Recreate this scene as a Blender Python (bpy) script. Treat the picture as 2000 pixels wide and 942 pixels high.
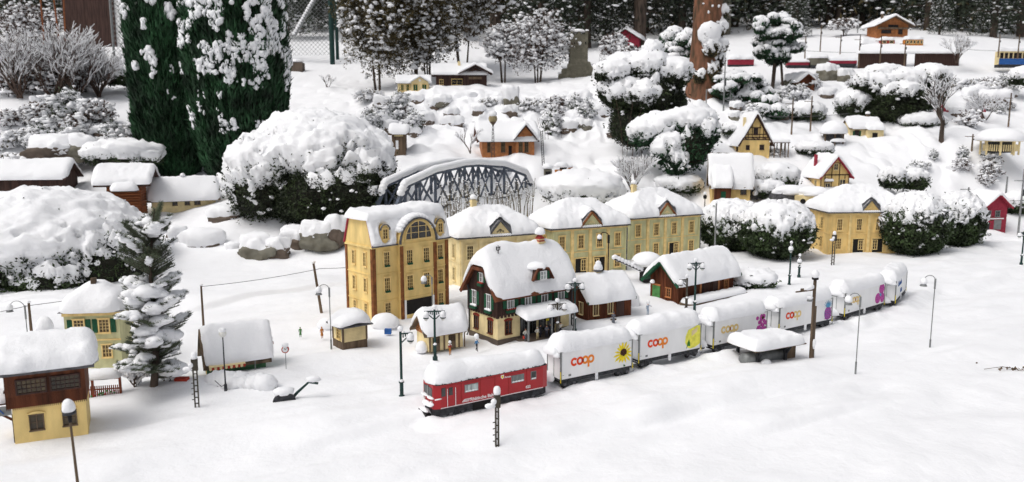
import bpy, math, random
import numpy as np
from mathutils import Vector, Matrix
sc = bpy.context.scene
for o in list(bpy.data.objects): bpy.data.objects.remove(o)
# ------------------------------------------------------------------ camera, sky, sun, exposure
CAMH, PITCH, FPX = 1.3, math.radians(8.8), 1556.0
cam = bpy.data.cameras.new('camera'); camo = bpy.data.objects.new('camera', cam); sc.collection.objects.link(camo)
camo.location = (0, 0, CAMH); camo.rotation_euler = (math.pi/2 - PITCH, 0, 0)
cam.sensor_width = 36; cam.lens = FPX/2000*36; cam.clip_start = .05; cam.clip_end = 500
cam.dof.use_dof = True; cam.dof.focus_distance = 4.6; cam.dof.aperture_fstop = 3.4
sc.camera = camo
SUN_EL, SUN_ROT = math.radians(58), math.radians(-120)
w = bpy.data.worlds.new('World'); sc.world = w; w.use_nodes = True
nt = w.node_tree; nt.nodes.clear()
wo = nt.nodes.new('ShaderNodeOutputWorld'); bg = nt.nodes.new('ShaderNodeBackground'); sk = nt.nodes.new('ShaderNodeTexSky')
sk.sky_type = 'NISHITA'; sk.sun_disc = False; sk.sun_elevation = SUN_EL; sk.sun_rotation = SUN_ROT
sk.air_density = 1.0; sk.dust_density = 6.0; sk.ozone_density = 1.0
hs = nt.nodes.new('ShaderNodeHueSaturation'); hs.inputs['Saturation'].default_value = .27
nt.links.new(sk.outputs[0], hs.inputs['Color']); nt.links.new(hs.outputs[0], bg.inputs[0]); bg.inputs[1].default_value = .15
nt.links.new(bg.outputs[0], wo.inputs[0])
sun = bpy.data.lights.new('sun', 'SUN'); sun.energy = .9; sun.angle = math.radians(35); sun.color = (1, .97, .92)
suno = bpy.data.objects.new('sun', sun); sc.collection.objects.link(suno)
# direction to the sun (sky rotation is clockwise from +Y)
sd = Vector((math.sin(SUN_ROT)*math.cos(SUN_EL), math.cos(SUN_ROT)*math.cos(SUN_EL), math.sin(SUN_EL)))
suno.rotation_euler = sd.to_track_quat('Z', 'Y').to_euler()
sc.view_settings.view_transform = 'Standard'; sc.view_settings.look = 'None'; sc.view_settings.gamma = 1
sc.view_settings.exposure = -0.28
sc.cycles.max_bounces = 8; sc.cycles.diffuse_bounces = 4

# ------------------------------------------------------------------ where a sight line meets a height or a distance
def ray(u, v):
    a = (u-1000)/FPX; b = (471-v)/FPX
    return a, math.cos(PITCH)+b*math.sin(PITCH), -math.sin(PITCH)+b*math.cos(PITCH)
def at(u, v, z=0.0):
    a, y, c = ray(u, v); t = (z-CAMH)/c
    return Vector((a*t, y*t, z))
def far(u, v, t):
    a, y, c = ray(u, v)
    return Vector((a*t, y*t, CAMH+c*t))
def proj(P):
    x, y, z = P; z -= CAMH
    d = y*math.cos(PITCH)-z*math.sin(PITCH); q = y*math.sin(PITCH)+z*math.cos(PITCH)
    return 1000+FPX*x/d, 471-FPX*q/d, d
def rise(P, v):
    lo, hi = -1, 6
    for _ in range(40):
        m = (lo+hi)/2
        if proj((P[0], P[1], P[2]+m))[1] > v: lo = m
        else: hi = m
    return lo

# ------------------------------------------------------------------ numpy noise
_rs = np.random.RandomState(7); _T = _rs.rand(65536)
def _h(i, j, k):
    return _T[(i*73856093 ^ j*19349663 ^ k*83492791) & 65535]
def vn(P, s=1.0, seed=0):
    P = np.asarray(P, float)*s + seed*17.31
    i = np.floor(P).astype(np.int64); f = P-i; f = f*f*f*(f*(f*6-15)+10)
    x, y, z = i[..., 0], i[..., 1], i[..., 2]; fx, fy, fz = f[..., 0], f[..., 1], f[..., 2]
    def L(a, b, t): return a+(b-a)*t
    return L(L(L(_h(x, y, z), _h(x+1, y, z), fx), L(_h(x, y+1, z), _h(x+1, y+1, z), fx), fy),
             L(L(_h(x, y, z+1), _h(x+1, y, z+1), fx), L(_h(x, y+1, z+1), _h(x+1, y+1, z+1), fx), fy), fz)
def fbm(P, s=1.0, o=3, seed=0):
    r = 0; a = 1; t = 0
    for k in range(o):
        r = r+a*vn(P, s*2.03**k, seed+k*3); t += a; a *= .5
    return r/t
def sstep(a, b, x):
    t = np.clip((x-a)/(b-a), 0, 1); return t*t*(3-2*t)

# ------------------------------------------------------------------ materials
def mat(name, col, rough=.75, var=.15, scale=30, bump=.0, bscale=200, col2=None, metal=0, island=0, spec=.3, stripes=None, streak=None):
    m = bpy.data.materials.new(name); m.use_nodes = True; n = m.node_tree.nodes; l = m.node_tree.links
    b = n['Principled BSDF']; b.inputs['Roughness'].default_value = rough; b.inputs['Metallic'].default_value = metal
    b.inputs['Specular IOR Level'].default_value = spec
    tc = n.new('ShaderNodeTexCoord'); src = tc.outputs['Object']
    if streak:
        mp = n.new('ShaderNodeMapping'); mp.inputs['Scale'].default_value = streak; l.new(src, mp.inputs[0]); src = mp.outputs[0]
    no = n.new('ShaderNodeTexNoise'); no.inputs['Scale'].default_value = scale; no.inputs['Detail'].default_value = 5; l.new(src, no.inputs['Vector'])
    cr = n.new('ShaderNodeValToRGB'); l.new(no.outputs[0], cr.inputs[0])
    c2 = col2 if col2 else tuple(min(1, c*(1-2*var)) for c in col)
    e = cr.color_ramp.elements; e[0].position = .32; e[0].color = (*c2, 1); e[1].position = .68; e[1].color = (*[min(1, c*(1+(0 if col2 else var*.6))) for c in col], 1)
    out = cr.outputs[0]
    if island:
        ge = n.new('ShaderNodeNewGeometry'); hv = n.new('ShaderNodeHueSaturation'); mr = n.new('ShaderNodeMapRange')
        mr.inputs[3].default_value = 1-island; mr.inputs[4].default_value = 1+island
        l.new(ge.outputs['Random Per Island'], mr.inputs[0]); l.new(mr.outputs[0], hv.inputs['Value']); l.new(out, hv.inputs['Color']); out = hv.outputs[0]
    if 'glass' in name and 'lamp' not in name:
        oi = n.new('ShaderNodeObjectInfo'); hv2 = n.new('ShaderNodeHueSaturation'); mr2 = n.new('ShaderNodeMapRange'); mr2.inputs[3].default_value = .35; mr2.inputs[4].default_value = 1.7
        l.new(oi.outputs['Random'], mr2.inputs[0]); l.new(mr2.outputs[0], hv2.inputs['Value']); l.new(out, hv2.inputs['Color']); out = hv2.outputs[0]
    l.new(out, b.inputs['Base Color'])
    if bump:
        n2 = n.new('ShaderNodeTexNoise'); n2.inputs['Scale'].default_value = bscale; n2.inputs['Detail'].default_value = 4; l.new(tc.outputs['Object'], n2.inputs['Vector'])
        bp = n.new('ShaderNodeBump'); bp.inputs['Strength'].default_value = bump; bp.inputs['Distance'].default_value = .004
        l.new(n2.outputs[0], bp.inputs['Height']); l.new(bp.outputs[0], b.inputs['Normal'])
    return m
M = {}
def snowmat(name, bs, st, dist):
    m = bpy.data.materials.new(name); m.use_nodes = True; n = m.node_tree.nodes; l = m.node_tree.links; b = n['Principled BSDF']
    b.inputs['Base Color'].default_value = (.885, .89, .91, 1); b.inputs['Roughness'].default_value = .6; b.inputs['Specular IOR Level'].default_value = .15
    tc = n.new('ShaderNodeTexCoord'); prev = None
    for sc_, s_, d_ in ((bs, st, dist), (bs*4.5, st*.8, dist*.35)):
        no = n.new('ShaderNodeTexNoise'); no.inputs['Scale'].default_value = sc_; no.inputs['Detail'].default_value = 5; no.inputs['Roughness'].default_value = .6
        l.new(tc.outputs['Object'], no.inputs[0]); bp = n.new('ShaderNodeBump'); bp.inputs['Strength'].default_value = s_; bp.inputs['Distance'].default_value = d_
        l.new(no.outputs[0], bp.inputs['Height'])
        if prev: l.new(prev, bp.inputs['Normal'])
        prev = bp.outputs[0]
    l.new(prev, b.inputs['Normal']); return m
M['snow'] = snowmat('snow', 55, .5, .008)
M['groundsnow'] = snowmat('ground_snow', 9, .4, .02)
M['cream'] = mat('cream_paint', (.86, .64, .26), var=.12, scale=14, bump=.25, streak=(1, 1, .35))
M['ccream'] = mat('pale_cream_paint', (.84, .69, .38), var=.12, scale=14, bump=.25)
M['green_wall'] = mat('sage_paint', (.62, .60, .34), var=.14, scale=16, bump=.2, streak=(1, 1, .4))
M['yellow'] = mat('ochre_paint', (.84, .60, .24), var=.13, scale=14, bump=.2, streak=(1, 1, .4))
M['trim'] = mat('yellow_trim', (.84, .62, .27), var=.1)
M['brownpil'] = mat('rust_brown_trim', (.26, .095, .03), var=.25)
M['brown'] = mat('dark_brown_wood', (.065, .033, .026), var=.25, scale=40, bump=.4, streak=(1, 1, .1))
M['redbrown'] = mat('red_brown_wood', (.15, .045, .018), var=.3, scale=40, bump=.4, streak=(1, 1, .08))
M['orange'] = mat('orange_plaster', (.48, .19, .07), var=.18, scale=20)
M['darkgrey'] = mat('dark_grey', (.05, .052, .058), var=.3, scale=50)
M['slate'] = mat('slate_edge', (.13, .13, .14), var=.3)
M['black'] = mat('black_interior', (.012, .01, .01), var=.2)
M['glass'] = mat('dim_window_glass', (.13, .085, .03), rough=.25, var=.45, scale=18, spec=.5)
M['glassd'] = mat('dark_window_glass', (.03, .028, .028), rough=.15, var=.4, scale=25, spec=.6)
M['curtain'] = mat('curtained_glass', (.42, .47, .46), rough=.3, var=.35, scale=60, spec=.5, streak=(1, 1, .1))
M['shutter'] = mat('green_shutter', (.012, .085, .04), var=.2, scale=60)
M['lampgreen'] = mat('lamp_green', (.012, .045, .04), rough=.5, var=.2)
M['lampbrown'] = mat('lamp_bronze', (.06, .05, .035), rough=.5, var=.2)
M['metal'] = mat('grey_metal', (.25, .26, .26), rough=.5, var=.15, metal=.3)
M['bridge'] = mat('blue_grey_steel', (.10, .12, .16), rough=.6, var=.25, scale=30)
M['wood'] = mat('weathered_wood', (.16, .11, .07), var=.3, scale=30, bump=.3, streak=(1, 1, .1))
M['log'] = mat('log_brown', (.26, .085, .03), var=.3, scale=30, streak=(.1, .1, 1))
M['rock'] = mat('rock', (.15, .115, .09), rough=.9, col2=(.07, .055, .045), scale=6, bump=.9, bscale=30)
M['rockg'] = mat('grey_rock', (.22, .21, .17), rough=.9, col2=(.11, .10, .075), scale=8, bump=.9, bscale=40)
M['castle'] = mat('castle_stone', (.20, .185, .14), rough=.95, col2=(.10, .095, .07), scale=14, bump=.9, bscale=40)
M['red'] = mat('train_red', (.43, .012, .018), rough=.35, var=.08, scale=10, spec=.4)
M['housered'] = mat('house_red', (.33, .03, .055), var=.12)
M['white'] = mat('white_paint', (.87, .87, .87), rough=.4, var=.05, scale=12, streak=(1, 1, .2))
M['sred'] = mat('print_red', (.78, .07, .015), var=.03)
M['sorange'] = mat('print_orange', (.85, .25, .03), var=.03)
M['sdark'] = mat('print_dark_red', (.25, .02, .01), var=.03)
M['sgold'] = mat('print_faded_gold', (.78, .58, .25), var=.05)
M['pyellow'] = mat('print_yellow', (.90, .72, .03), var=.15, scale=60)
M['plemon'] = mat('print_lemon', (.88, .83, .12), var=.12, scale=40)
M['ppink'] = mat('print_magenta', (.55, .08, .38), var=.25, scale=90)
M['ppurple'] = mat('print_purple', (.26, .13, .42), var=.3, scale=200)
M['pblue'] = mat('print_blue', (.12, .38, .62), var=.2, scale=90)
M['pgreen'] = mat('print_green', (.05, .25, .04), var=.3, scale=60)
M['pseed'] = mat('print_seed_brown', (.09, .025, .01), var=.5, scale=200)
M['blue'] = mat('blue_paint', (.03, .12, .38), var=.15)
M['awning'] = mat('awning_red', (.45, .05, .03), var=.1)
M['needle'] = mat('fir_needles', (.13, .16, .10), var=.3, scale=10, island=.35)
M['leaf'] = mat('yew_leaves', (.030, .045, .016), var=.45, scale=5, island=.5, rough=.6)
M['leafb'] = mat('box_leaves', (.04, .065, .022), var=.45, scale=7, island=.5, rough=.5)
M['thuja'] = mat('thuja_sprays', (.022, .07, .028), var=.4, scale=4, island=.45, rough=.6)
M['olive'] = mat('olive_foliage', (.095, .075, .03), var=.4, scale=4, island=.5)
M['spruce'] = mat('spruce_foliage', (.045, .060, .038), var=.4, scale=3, island=.5)
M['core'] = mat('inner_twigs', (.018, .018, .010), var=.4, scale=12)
M['bark'] = mat('bark', (.09, .065, .05), var=.35, scale=20, bump=.8, bscale=60, streak=(1, 1, .2))
M['twig'] = mat('twigs', (.10, .065, .05), var=.3, scale=20)
M['redbark'] = mat('red_bark', (.24, .10, .055), col2=(.05, .035, .018), scale=20, bump=1, bscale=40, streak=(1, 1, .25))
M['dried'] = mat('dried_stems', (.16, .13, .07), var=.4, scale=20, island=.4)
M['seed'] = mat('seed_heads', (.06, .035, .025), var=.3)
M['hutgreen'] = mat('hut_green', (.10, .24, .12), var=.15)
M['fencered'] = mat('fence_red_brown', (.26, .07, .035), var=.2)
M['skin'] = mat('painted_skin', (.55, .28, .17), var=.1)
M['lampglass'] = mat('white_lamp_glass', (.75, .74, .70), rough=.3, var=.05)
M['globeold'] = mat('yellowed_lamp_glass', (.42, .34, .18), rough=.3, var=.3, scale=20)
M['clothw'] = mat('cloth_white', (.6, .58, .52), var=.15); M['clothc'] = mat('cloth_cream', (.52, .42, .22), var=.15)
M['clothb'] = mat('cloth_blue', (.08, .25, .48), var=.15); M['clothd'] = mat('cloth_dark', (.03, .03, .045), var=.2)
M['clothg'] = mat('cloth_grey', (.14, .15, .18), var=.2); M['clothr'] = mat('cloth_red', (.35, .04, .03), var=.2)
M['clotho'] = mat('cloth_orange', (.55, .2, .03), var=.2); M['clothgr'] = mat('cloth_green', (.08, .25, .07), var=.2)
M['clothl'] = mat('cloth_pale_blue', (.35, .42, .52), var=.15)

# ------------------------------------------------------------------ mesh helpers
COL = sc.collection
def mesh_np(name, V, F, smooth=False):
    V = np.ascontiguousarray(V, dtype=np.float32); F = np.asarray(F, dtype=np.int32); k = F.shape[1]
    me = bpy.data.meshes.new(name); me.vertices.add(len(V)); me.vertices.foreach_set('co', V.ravel())
    me.loops.add(F.size); me.loops.foreach_set('vertex_index', F.ravel())
    me.polygons.add(len(F)); me.polygons.foreach_set('loop_start', np.arange(0, F.size, k, dtype=np.int32))
    me.update(calc_edges=True)
    if smooth: me.polygons.foreach_set('use_smooth', np.ones(len(F), dtype=bool))
    me.validate(); return me
def link(name, data, parent=None, m=None, loc=None, rot=None):
    o = bpy.data.objects.new(name, data); COL.objects.link(o)
    if m is not None and data is not None and not data.materials: data.materials.append(M[m] if isinstance(m, str) else m)
    if parent is not None: o.parent = parent
    if loc is not None: o.location = loc
    if rot is not None: o.rotation_euler = rot
    return o
def tag(o, label=None, cat=None, group=None, kind=None):
    if label: o['label'] = label
    if cat: o['category'] = cat
    if group: o['group'] = group
    if kind: o['kind'] = kind
    return o
def thing(name, label, cat, loc=(0, 0, 0), rz=0, group=None, s=1):
    o = link(name, None, None, None, loc, (0, 0, rz)); o.scale = (s, s, s); o.empty_display_size = .05
    return tag(o, label, cat, group)
def copy_tree(o, parent=None):
    c = o.copy(); COL.objects.link(c)
    if parent is not None: c.parent = parent
    for ch in o.children: copy_tree(ch, c)
    return c
def dup(o, loc, rz=0, label=None, s=None, group=None):
    c = copy_tree(o); c.location = loc; c.rotation_euler = (0, 0, rz)
    if label: c['label'] = label
    if s: c.scale = (s, s, s)
    if group: c['group'] = group
    return c
class MB:
    def __init__(s): s.v = []; s.f = []; s.mi = []; s.cm = 0
    def add(s, vs, fs):
        n = len(s.v); s.v += [tuple(p) for p in vs]; s.f += [tuple(n+i for i in f) for f in fs]; s.mi += [s.cm]*len(fs); return s
    def box(s, x0, x1, y0, y1, z0, z1):
        return s.add([(x, y, z) for z in (z0, z1) for y in (y0, y1) for x in (x0, x1)],
                     [(0, 2, 3, 1), (4, 5, 7, 6), (0, 1, 5, 4), (2, 6, 7, 3), (0, 4, 6, 2), (1, 3, 7, 5)])
    def prism(s, pts, a, axis, b):     # outline pts in the plane normal to axis, from a to b
        n = len(pts)
        def P(p, t): return (t, p[0], p[1]) if axis == 'x' else ((p[0], t, p[1]) if axis == 'y' else (p[0], p[1], t))
        vs = [P(p, a) for p in pts]+[P(p, b) for p in pts]
        return s.add(vs, [tuple(range(n))[::-1], tuple(range(n, 2*n))]+[(i, (i+1) % n, n+(i+1) % n, n+i) for i in range(n)])
    def tube(s, pts, r, n=6, cap=True):
        pts = [Vector(p) for p in pts]; k = len(pts); rs = r if isinstance(r, (list, tuple)) else [r]*k
        base = len(s.v); vs = []
        for i, p in enumerate(pts):
            d = (pts[min(i+1, k-1)]-pts[max(i-1, 0)]); d = d.normalized() if d.length > 1e-9 else Vector((0, 0, 1))
            a = Vector((0, 0, 1)) if abs(d.z) < .9 else Vector((1, 0, 0)); e = d.cross(a).normalized(); g = d.cross(e)
            for j in range(n):
                t = 2*math.pi*j/n; vs.append(p+e*math.cos(t)*rs[i]+g*math.sin(t)*rs[i])
        fs = [(i*n+j, i*n+(j+1) % n, (i+1)*n+(j+1) % n, (i+1)*n+j) for i in range(k-1) for j in range(n)]
        if cap: fs += [tuple(range(n))[::-1], tuple(range((k-1)*n, k*n))]
        return s.add(vs, fs)
    def cyl(s, x, y, z0, z1, r, r2=None, n=12): return s.tube([(x, y, z0), (x, y, z1)], [r, r if r2 is None else r2], n)
    def lathe(s, x, y, prof, n=14): return s.tube([(x, y, p[1]) for p in prof], [max(p[0], 1e-4) for p in prof], n)
    def beam(s, a, b, w, h):
        a = Vector(a); b = Vector(b); d = (b-a).normalized(); up = Vector((0, 0, 1)) if abs(d.z) < .95 else Vector((0, 1, 0))
        e = d.cross(up).normalized()*w/2; g = e.cross(d).normalized()*h/2
        return s.add([a-e-g, a+e-g, a+e+g, a-e+g, b-e-g, b+e-g, b+e+g, b-e+g], [(0, 1, 2, 3), (7, 6, 5, 4), (0, 4, 5, 1), (1, 5, 6, 2), (2, 6, 7, 3), (3, 7, 4, 0)])
    def mesh(s, name, smooth=False):
        me = bpy.data.meshes.new(name); me.from_pydata(s.v, [], s.f)
        if smooth: me.polygons.foreach_set('use_smooth', [True]*len(s.f))
        if any(s.mi): me.polygons.foreach_set('material_index', s.mi)
        me.update(); return me
    def build(s, name, m, parent=None, smooth=False, loc=None, rot=None):
        return link(name, s.mesh(name, smooth), parent, m, loc, rot)
_ico = {}
def ico(k):
    if k not in _ico:
        import bmesh
        b = bmesh.new(); bmesh.ops.create_icosphere(b, subdivisions=k, radius=1)
        V = np.array([v.co[:] for v in b.verts]); F = np.array([[v.index for v in f.verts] for f in b.faces]); b.free(); _ico[k] = (V, F)
    return _ico[k]
class NB:     # many small triangles joined into one mesh
    def __init__(s): s.V = []; s.F = []; s.n = 0
    def add(s, V, F): s.V.append(V); s.F.append(np.asarray(F)+s.n); s.n += len(V)
    def lump(s, c, r, k=2, seed=0, amp=.25, freq=1.6, flat=None):
        V, F = ico(k); R = 1+amp*2*(fbm(V*freq, 1, 2, seed)-.5); P = V*R[:, None]*np.array(r)
        if flat is not None: P[:, 2] = np.where(P[:, 2] < 0, P[:, 2]*flat, P[:, 2])
        s.add(P+np.array(c), F)
    def cards(s, C, size, rng, up=0.0, asp=.45):
        n = len(C); A = rng.normal(size=(n, 3)); A[:, 2] += up; A /= np.linalg.norm(A, axis=1)[:, None]
        B = np.cross(A, rng.normal(size=(n, 3))); B /= np.linalg.norm(B, axis=1)[:, None]
        L = size*(.6+.8*rng.rand(n))[:, None]
        V = np.stack([C-B*L*asp*.5, C+A*L*.45+B*0, C+B*L*asp*.5, C-A*L*.55], 1)
        V[:, 0] -= A*0; s.add(V.reshape(-1, 3), np.array([[0, 1, 2], [0, 2, 3]])[None].repeat(n, 0).reshape(-1, 3)+np.repeat(np.arange(n)*4, 2)[:, None])
    def build(s, name, m, parent=None, smooth=True):
        if not s.V: return None
        o = link(name, mesh_np(name, np.concatenate(s.V), np.concatenate(s.F), smooth), parent, m)
        if parent is not None and len(s.V) > 1: o['kind'] = 'stuff'
        return o

def tilt(sp): return math.radians(sp)
# ------------------------------------------------------------------ terrain
CP = []      # control points (x, y, z)
def cp(*a): CP.append(tuple(a)); return a
def ctl(u, v, t): p = far(u, v, t); CP.append(tuple(p)); return p
for x in np.arange(-5, 5.1, 1.0):
    for y in (1.2, 2.2, 3.2, 4.2, 5.2): CP.append((x, y, 0))
for u, v in ((360, 560), (500, 520), (600, 515), (760, 520), (880, 500), (1000, 480), (1080, 500), (1180, 480), (1390, 470), (1420, 500), (1600, 480), (1750, 480), (1850, 470), (1950, 455), (1990, 470), (1900, 520), (1700, 530), (20, 580), (200, 560), (1300, 480), (1580, 470)):
    CP.append(tuple(at(u, v, 0)))
for q in ((350, 418, 8.3), (440, 425, 8.0), (600, 415, 8.0), (700, 415, 8.1), (60, 430, 8.0), (200, 400, 8.7), (60, 345, 9.6), (250, 330, 9.4), (330, 345, 9.8), (480, 345, 10.0), (100, 250, 10.2), (230, 250, 10.6), (60, 190, 11.5), (200, 190, 12.0), (30, 110, 15), (180, 95, 15.0), (280, 130, 14),
          (600, 180, 12.5), (620, 120, 16), (700, 180, 12.2), (740, 182, 12.6), (810, 185, 11.8), (905, 170, 12.2), (1000, 170, 13), (800, 300, 9.4), (760, 290, 9.6), (850, 290, 9.8), (980, 302, 9.5), (1060, 310, 9.5), (900, 260, 10.6), (1050, 260, 10.8), (760, 230, 11.2), (900, 195, 11.6), (1000, 200, 11.6), (1130, 200, 11.6), (700, 200, 11.8),
          (1040, 385, 9.1), (1150, 350, 9.2), (1230, 370, 8.7), (1300, 370, 9.0), (850, 400, 7.9), (960, 405, 8.3), (1130, 152, 13.2), (1180, 150, 13), (1250, 150, 14), (1050, 160, 13.4), (1180, 300, 9.8), (1300, 330, 9.2), (1400, 180, 11.8), (1450, 180, 12.5), (1400, 260, 10.6), (1100, 95, 19), (900, 95, 18), (1250, 70, 21), (750, 90, 18),
          (1425, 400, 8.6), (1500, 390, 8.7), (1370, 385, 8.8), (1630, 372, 9.3), (1550, 370, 9.2), (1465, 300, 10), (1530, 290, 10.3), (1630, 278, 10.5), (1690, 270, 10.8), (1800, 275, 10.5), (1950, 287, 10.2), (1750, 360, 9.6), (1850, 360, 9.9), (1980, 350, 10.2), (1900, 400, 9.8), (1720, 320, 10),
          (1580, 176, 12.6), (1450, 135, 14), (1650, 135, 14), (1850, 130, 14), (1980, 132, 14), (1700, 200, 12.4), (1850, 215, 12), (1980, 200, 12.5), (1740, 70, 16.5), (1500, 85, 17), (1900, 75, 18), (1990, 80, 18), (1620, 60, 20)):
    ctl(*q)
for x in np.arange(-24, 25, 6): CP.append((x, 26, 4.3))
for x in np.arange(-40, 41, 16): CP.append((x, 45, 6.5)); CP.append((x, -14, 0))
for y in (0, 8): CP.append((-16, y, .3)); CP.append((16, y, .3))
for y in (14, 20): CP.append((-18, y, 2.4)); CP.append((20, y, 2.6))
_C = np.array(CP); _n = len(_C); _e = .45
def _phi(A, B): return np.sqrt(((A[:, None, :2]-B[None, :, :2])**2).sum(-1)+_e*_e)
_A = np.zeros((_n+3, _n+3)); _A[:_n, :_n] = _phi(_C, _C)-np.eye(_n)*.06; _P = np.c_[np.ones(_n), _C[:, :2]]; _A[:_n, _n:] = _P; _A[_n:, :_n] = _P.T
_W = np.linalg.solve(_A, np.r_[_C[:, 2], 0, 0, 0])
def base_z(X, Y):
    Q = np.stack([np.ravel(X), np.ravel(Y)], 1); out = np.empty(len(Q))
    for i in range(0, len(Q), 20000):
        q = Q[i:i+20000]; out[i:i+20000] = _phi(q, _C)@_W[:_n]+_W[_n]+q@_W[_n+1:]
    z = out
    # the village stands on one level
    edge = np.interp(Q[:, 0], [-6, -2.4, -.9, .3, 1.2, 2.4, 4.5, 9], [6.0, 6.9, 6.9, 7.3, 7.8, 8.0, 8.9, 9.3])
    k = sstep(-.9, .25, Q[:, 1]-edge)
    return (z*k).reshape(np.shape(X))
LEDGES = [(tuple(at(395, 602)[:2]), tuple(at(665, 560)[:2]), .035, .03), (tuple(at(0, 600)[:2]), tuple(at(330, 590)[:2]), .03, .05), (tuple(at(985, 878)[:2]), tuple(at(1300, 828)[:2]), .03, .06), (tuple(at(1300, 828)[:2]), tuple(at(1640, 745)[:2]), .035, .07), (tuple(at(620, 880)[:2]), tuple(at(960, 800)[:2]), .028, .08), (tuple(at(1500, 850)[:2]), tuple(at(1700, 800)[:2]), .03, .05)]
def ground(X, Y):
    X = np.asarray(X, float); Y = np.asarray(Y, float); z = base_z(X, Y); P = np.stack([X, Y, X*0], -1)
    k = sstep(6.5, 9.5, Y)
    for (ax, ay), (bx, by), hh, wd in LEDGES:
        dx, dy = bx-ax, by-ay; L = math.hypot(dx, dy); dx /= L; dy /= L; tt = (X-ax)*dx+(Y-ay)*dy; ss = -(X-ax)*dy+(Y-ay)*dx+.03*(fbm(P, 2.5, 2, 6)-.5)
        z = z+hh*sstep(0, wd, ss)*(1-sstep(.12, .75, ss))*sstep(-.25, .1, tt)*(1-sstep(L-.1, L+.3, tt))
    # soft wind-laid folds running with the track, lumps on the slope
    s = X*math.sin(math.radians(31))-Y*math.cos(math.radians(31)); t = X*math.cos(math.radians(31))+Y*math.sin(math.radians(31))
    Pf = np.stack([t*1.1, s*4.2, X*0], -1)
    z = z+(1-k)*(.085*(fbm(Pf, .9, 3, 4)-.5)+.016*(fbm(P, 5, 3, 9)-.5)+.010*(fbm(np.stack([t*3, s*9, X*0], -1), 1, 2, 14)-.5))
    z = z+k*(.20*(fbm(P, 1.5, 3, 2)-.5)+.07*(np.abs(vn(P, 5, 5)-.5)*2))*np.clip((16-Y)/6, .25, 1)
    rg = sstep(10.0, 10.5, Y)*(1-sstep(11.6, 12.4, Y))*sstep(-2.6, -1.9, X)*(1-.8*sstep(1.4, 2.2, X))
    rd = 1-np.abs(fbm(P, 2.6, 3, 31)-.5)*4
    z = z+rg*(.13*np.clip(rd, 0, 1)**1.5+.09*(fbm(P, 6, 2, 8)-.5))
    return z
TRAIN = [at(865, 820), at(1095, 765), at(1247, 725), at(1392, 695), at(1520, 664), at(1648, 629), at(1745, 600), at(1800, 560)]
def gz(x, y): return float(ground(np.array([x]), np.array([y]))[0])
def hit(u, v):
    a, y, c = ray(u, v); ts = np.linspace(2, 30, 2800); z = ground(a*ts, y*ts); i = int(np.argmax(CAMH+c*ts <= z+1e-4))
    t = ts[i] if (CAMH+c*ts <= z+1e-4).any() else 20.
    return Vector((a*t, y*t, CAMH+c*t))
def build_ground():
    ys = np.concatenate([np.arange(-6, 1.6, .5), np.arange(1.6, 6, .014), np.arange(6, 14, .03), np.arange(14, 26, .12), np.linspace(26, 120, 30)])
    xs = np.concatenate([np.linspace(-70, -9, 20), np.arange(-9, -5, .09), np.arange(-5, 5.6, .02), np.arange(5.6, 11, .07), np.linspace(11.2, 70, 20)])
    X, Y = np.meshgrid(xs, ys); Z = ground(X, Y)
    # snow piled against the wheels and a shallow trough where the train stands
    for i in range(len(TRAIN)-1):
        A, B = TRAIN[i], TRAIN[i+1]; d = np.array([B.x-A.x, B.y-A.y]); L = np.hypot(*d); d /= L
        t = np.clip((X-A.x)*d[0]+(Y-A.y)*d[1], 0, L); px = A.x+d[0]*t; py = A.y+d[1]*t
        side = (X-px)*d[1]-(Y-py)*d[0]; dist = np.hypot(X-px, Y-py)
        P = np.stack([X, Y, X*0], -1)
        Z = np.where(side > 0, Z+.030*np.exp(-((side-.075)/.07)**2)*(.25+1.1*fbm(P, 7, 2, 3))*sstep(.015, .05, side)/len([1]), Z) if False else Z
        bank = .026*np.exp(-((dist-.07)/.06)**2)*(.2+1.2*fbm(P, 8, 2, 3))*(side > 0)
        Z = np.maximum(Z, Z*0+np.where(bank > .004, bank+Z*.5, -9))
    nx, ny = len(xs), len(ys); idx = np.arange(nx*ny).reshape(ny, nx)
    F = np.stack([idx[:-1, :-1], idx[:-1, 1:], idx[1:, 1:], idx[1:, :-1]], -1).reshape(-1, 4)
    g = link('ground', mesh_np('ground', np.stack([X, Y, Z], -1).reshape(-1, 3), F, True), None, 'groundsnow')
    tag(g, 'deep smooth snow over the whole model landscape', kind='structure')
build_ground()

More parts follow.
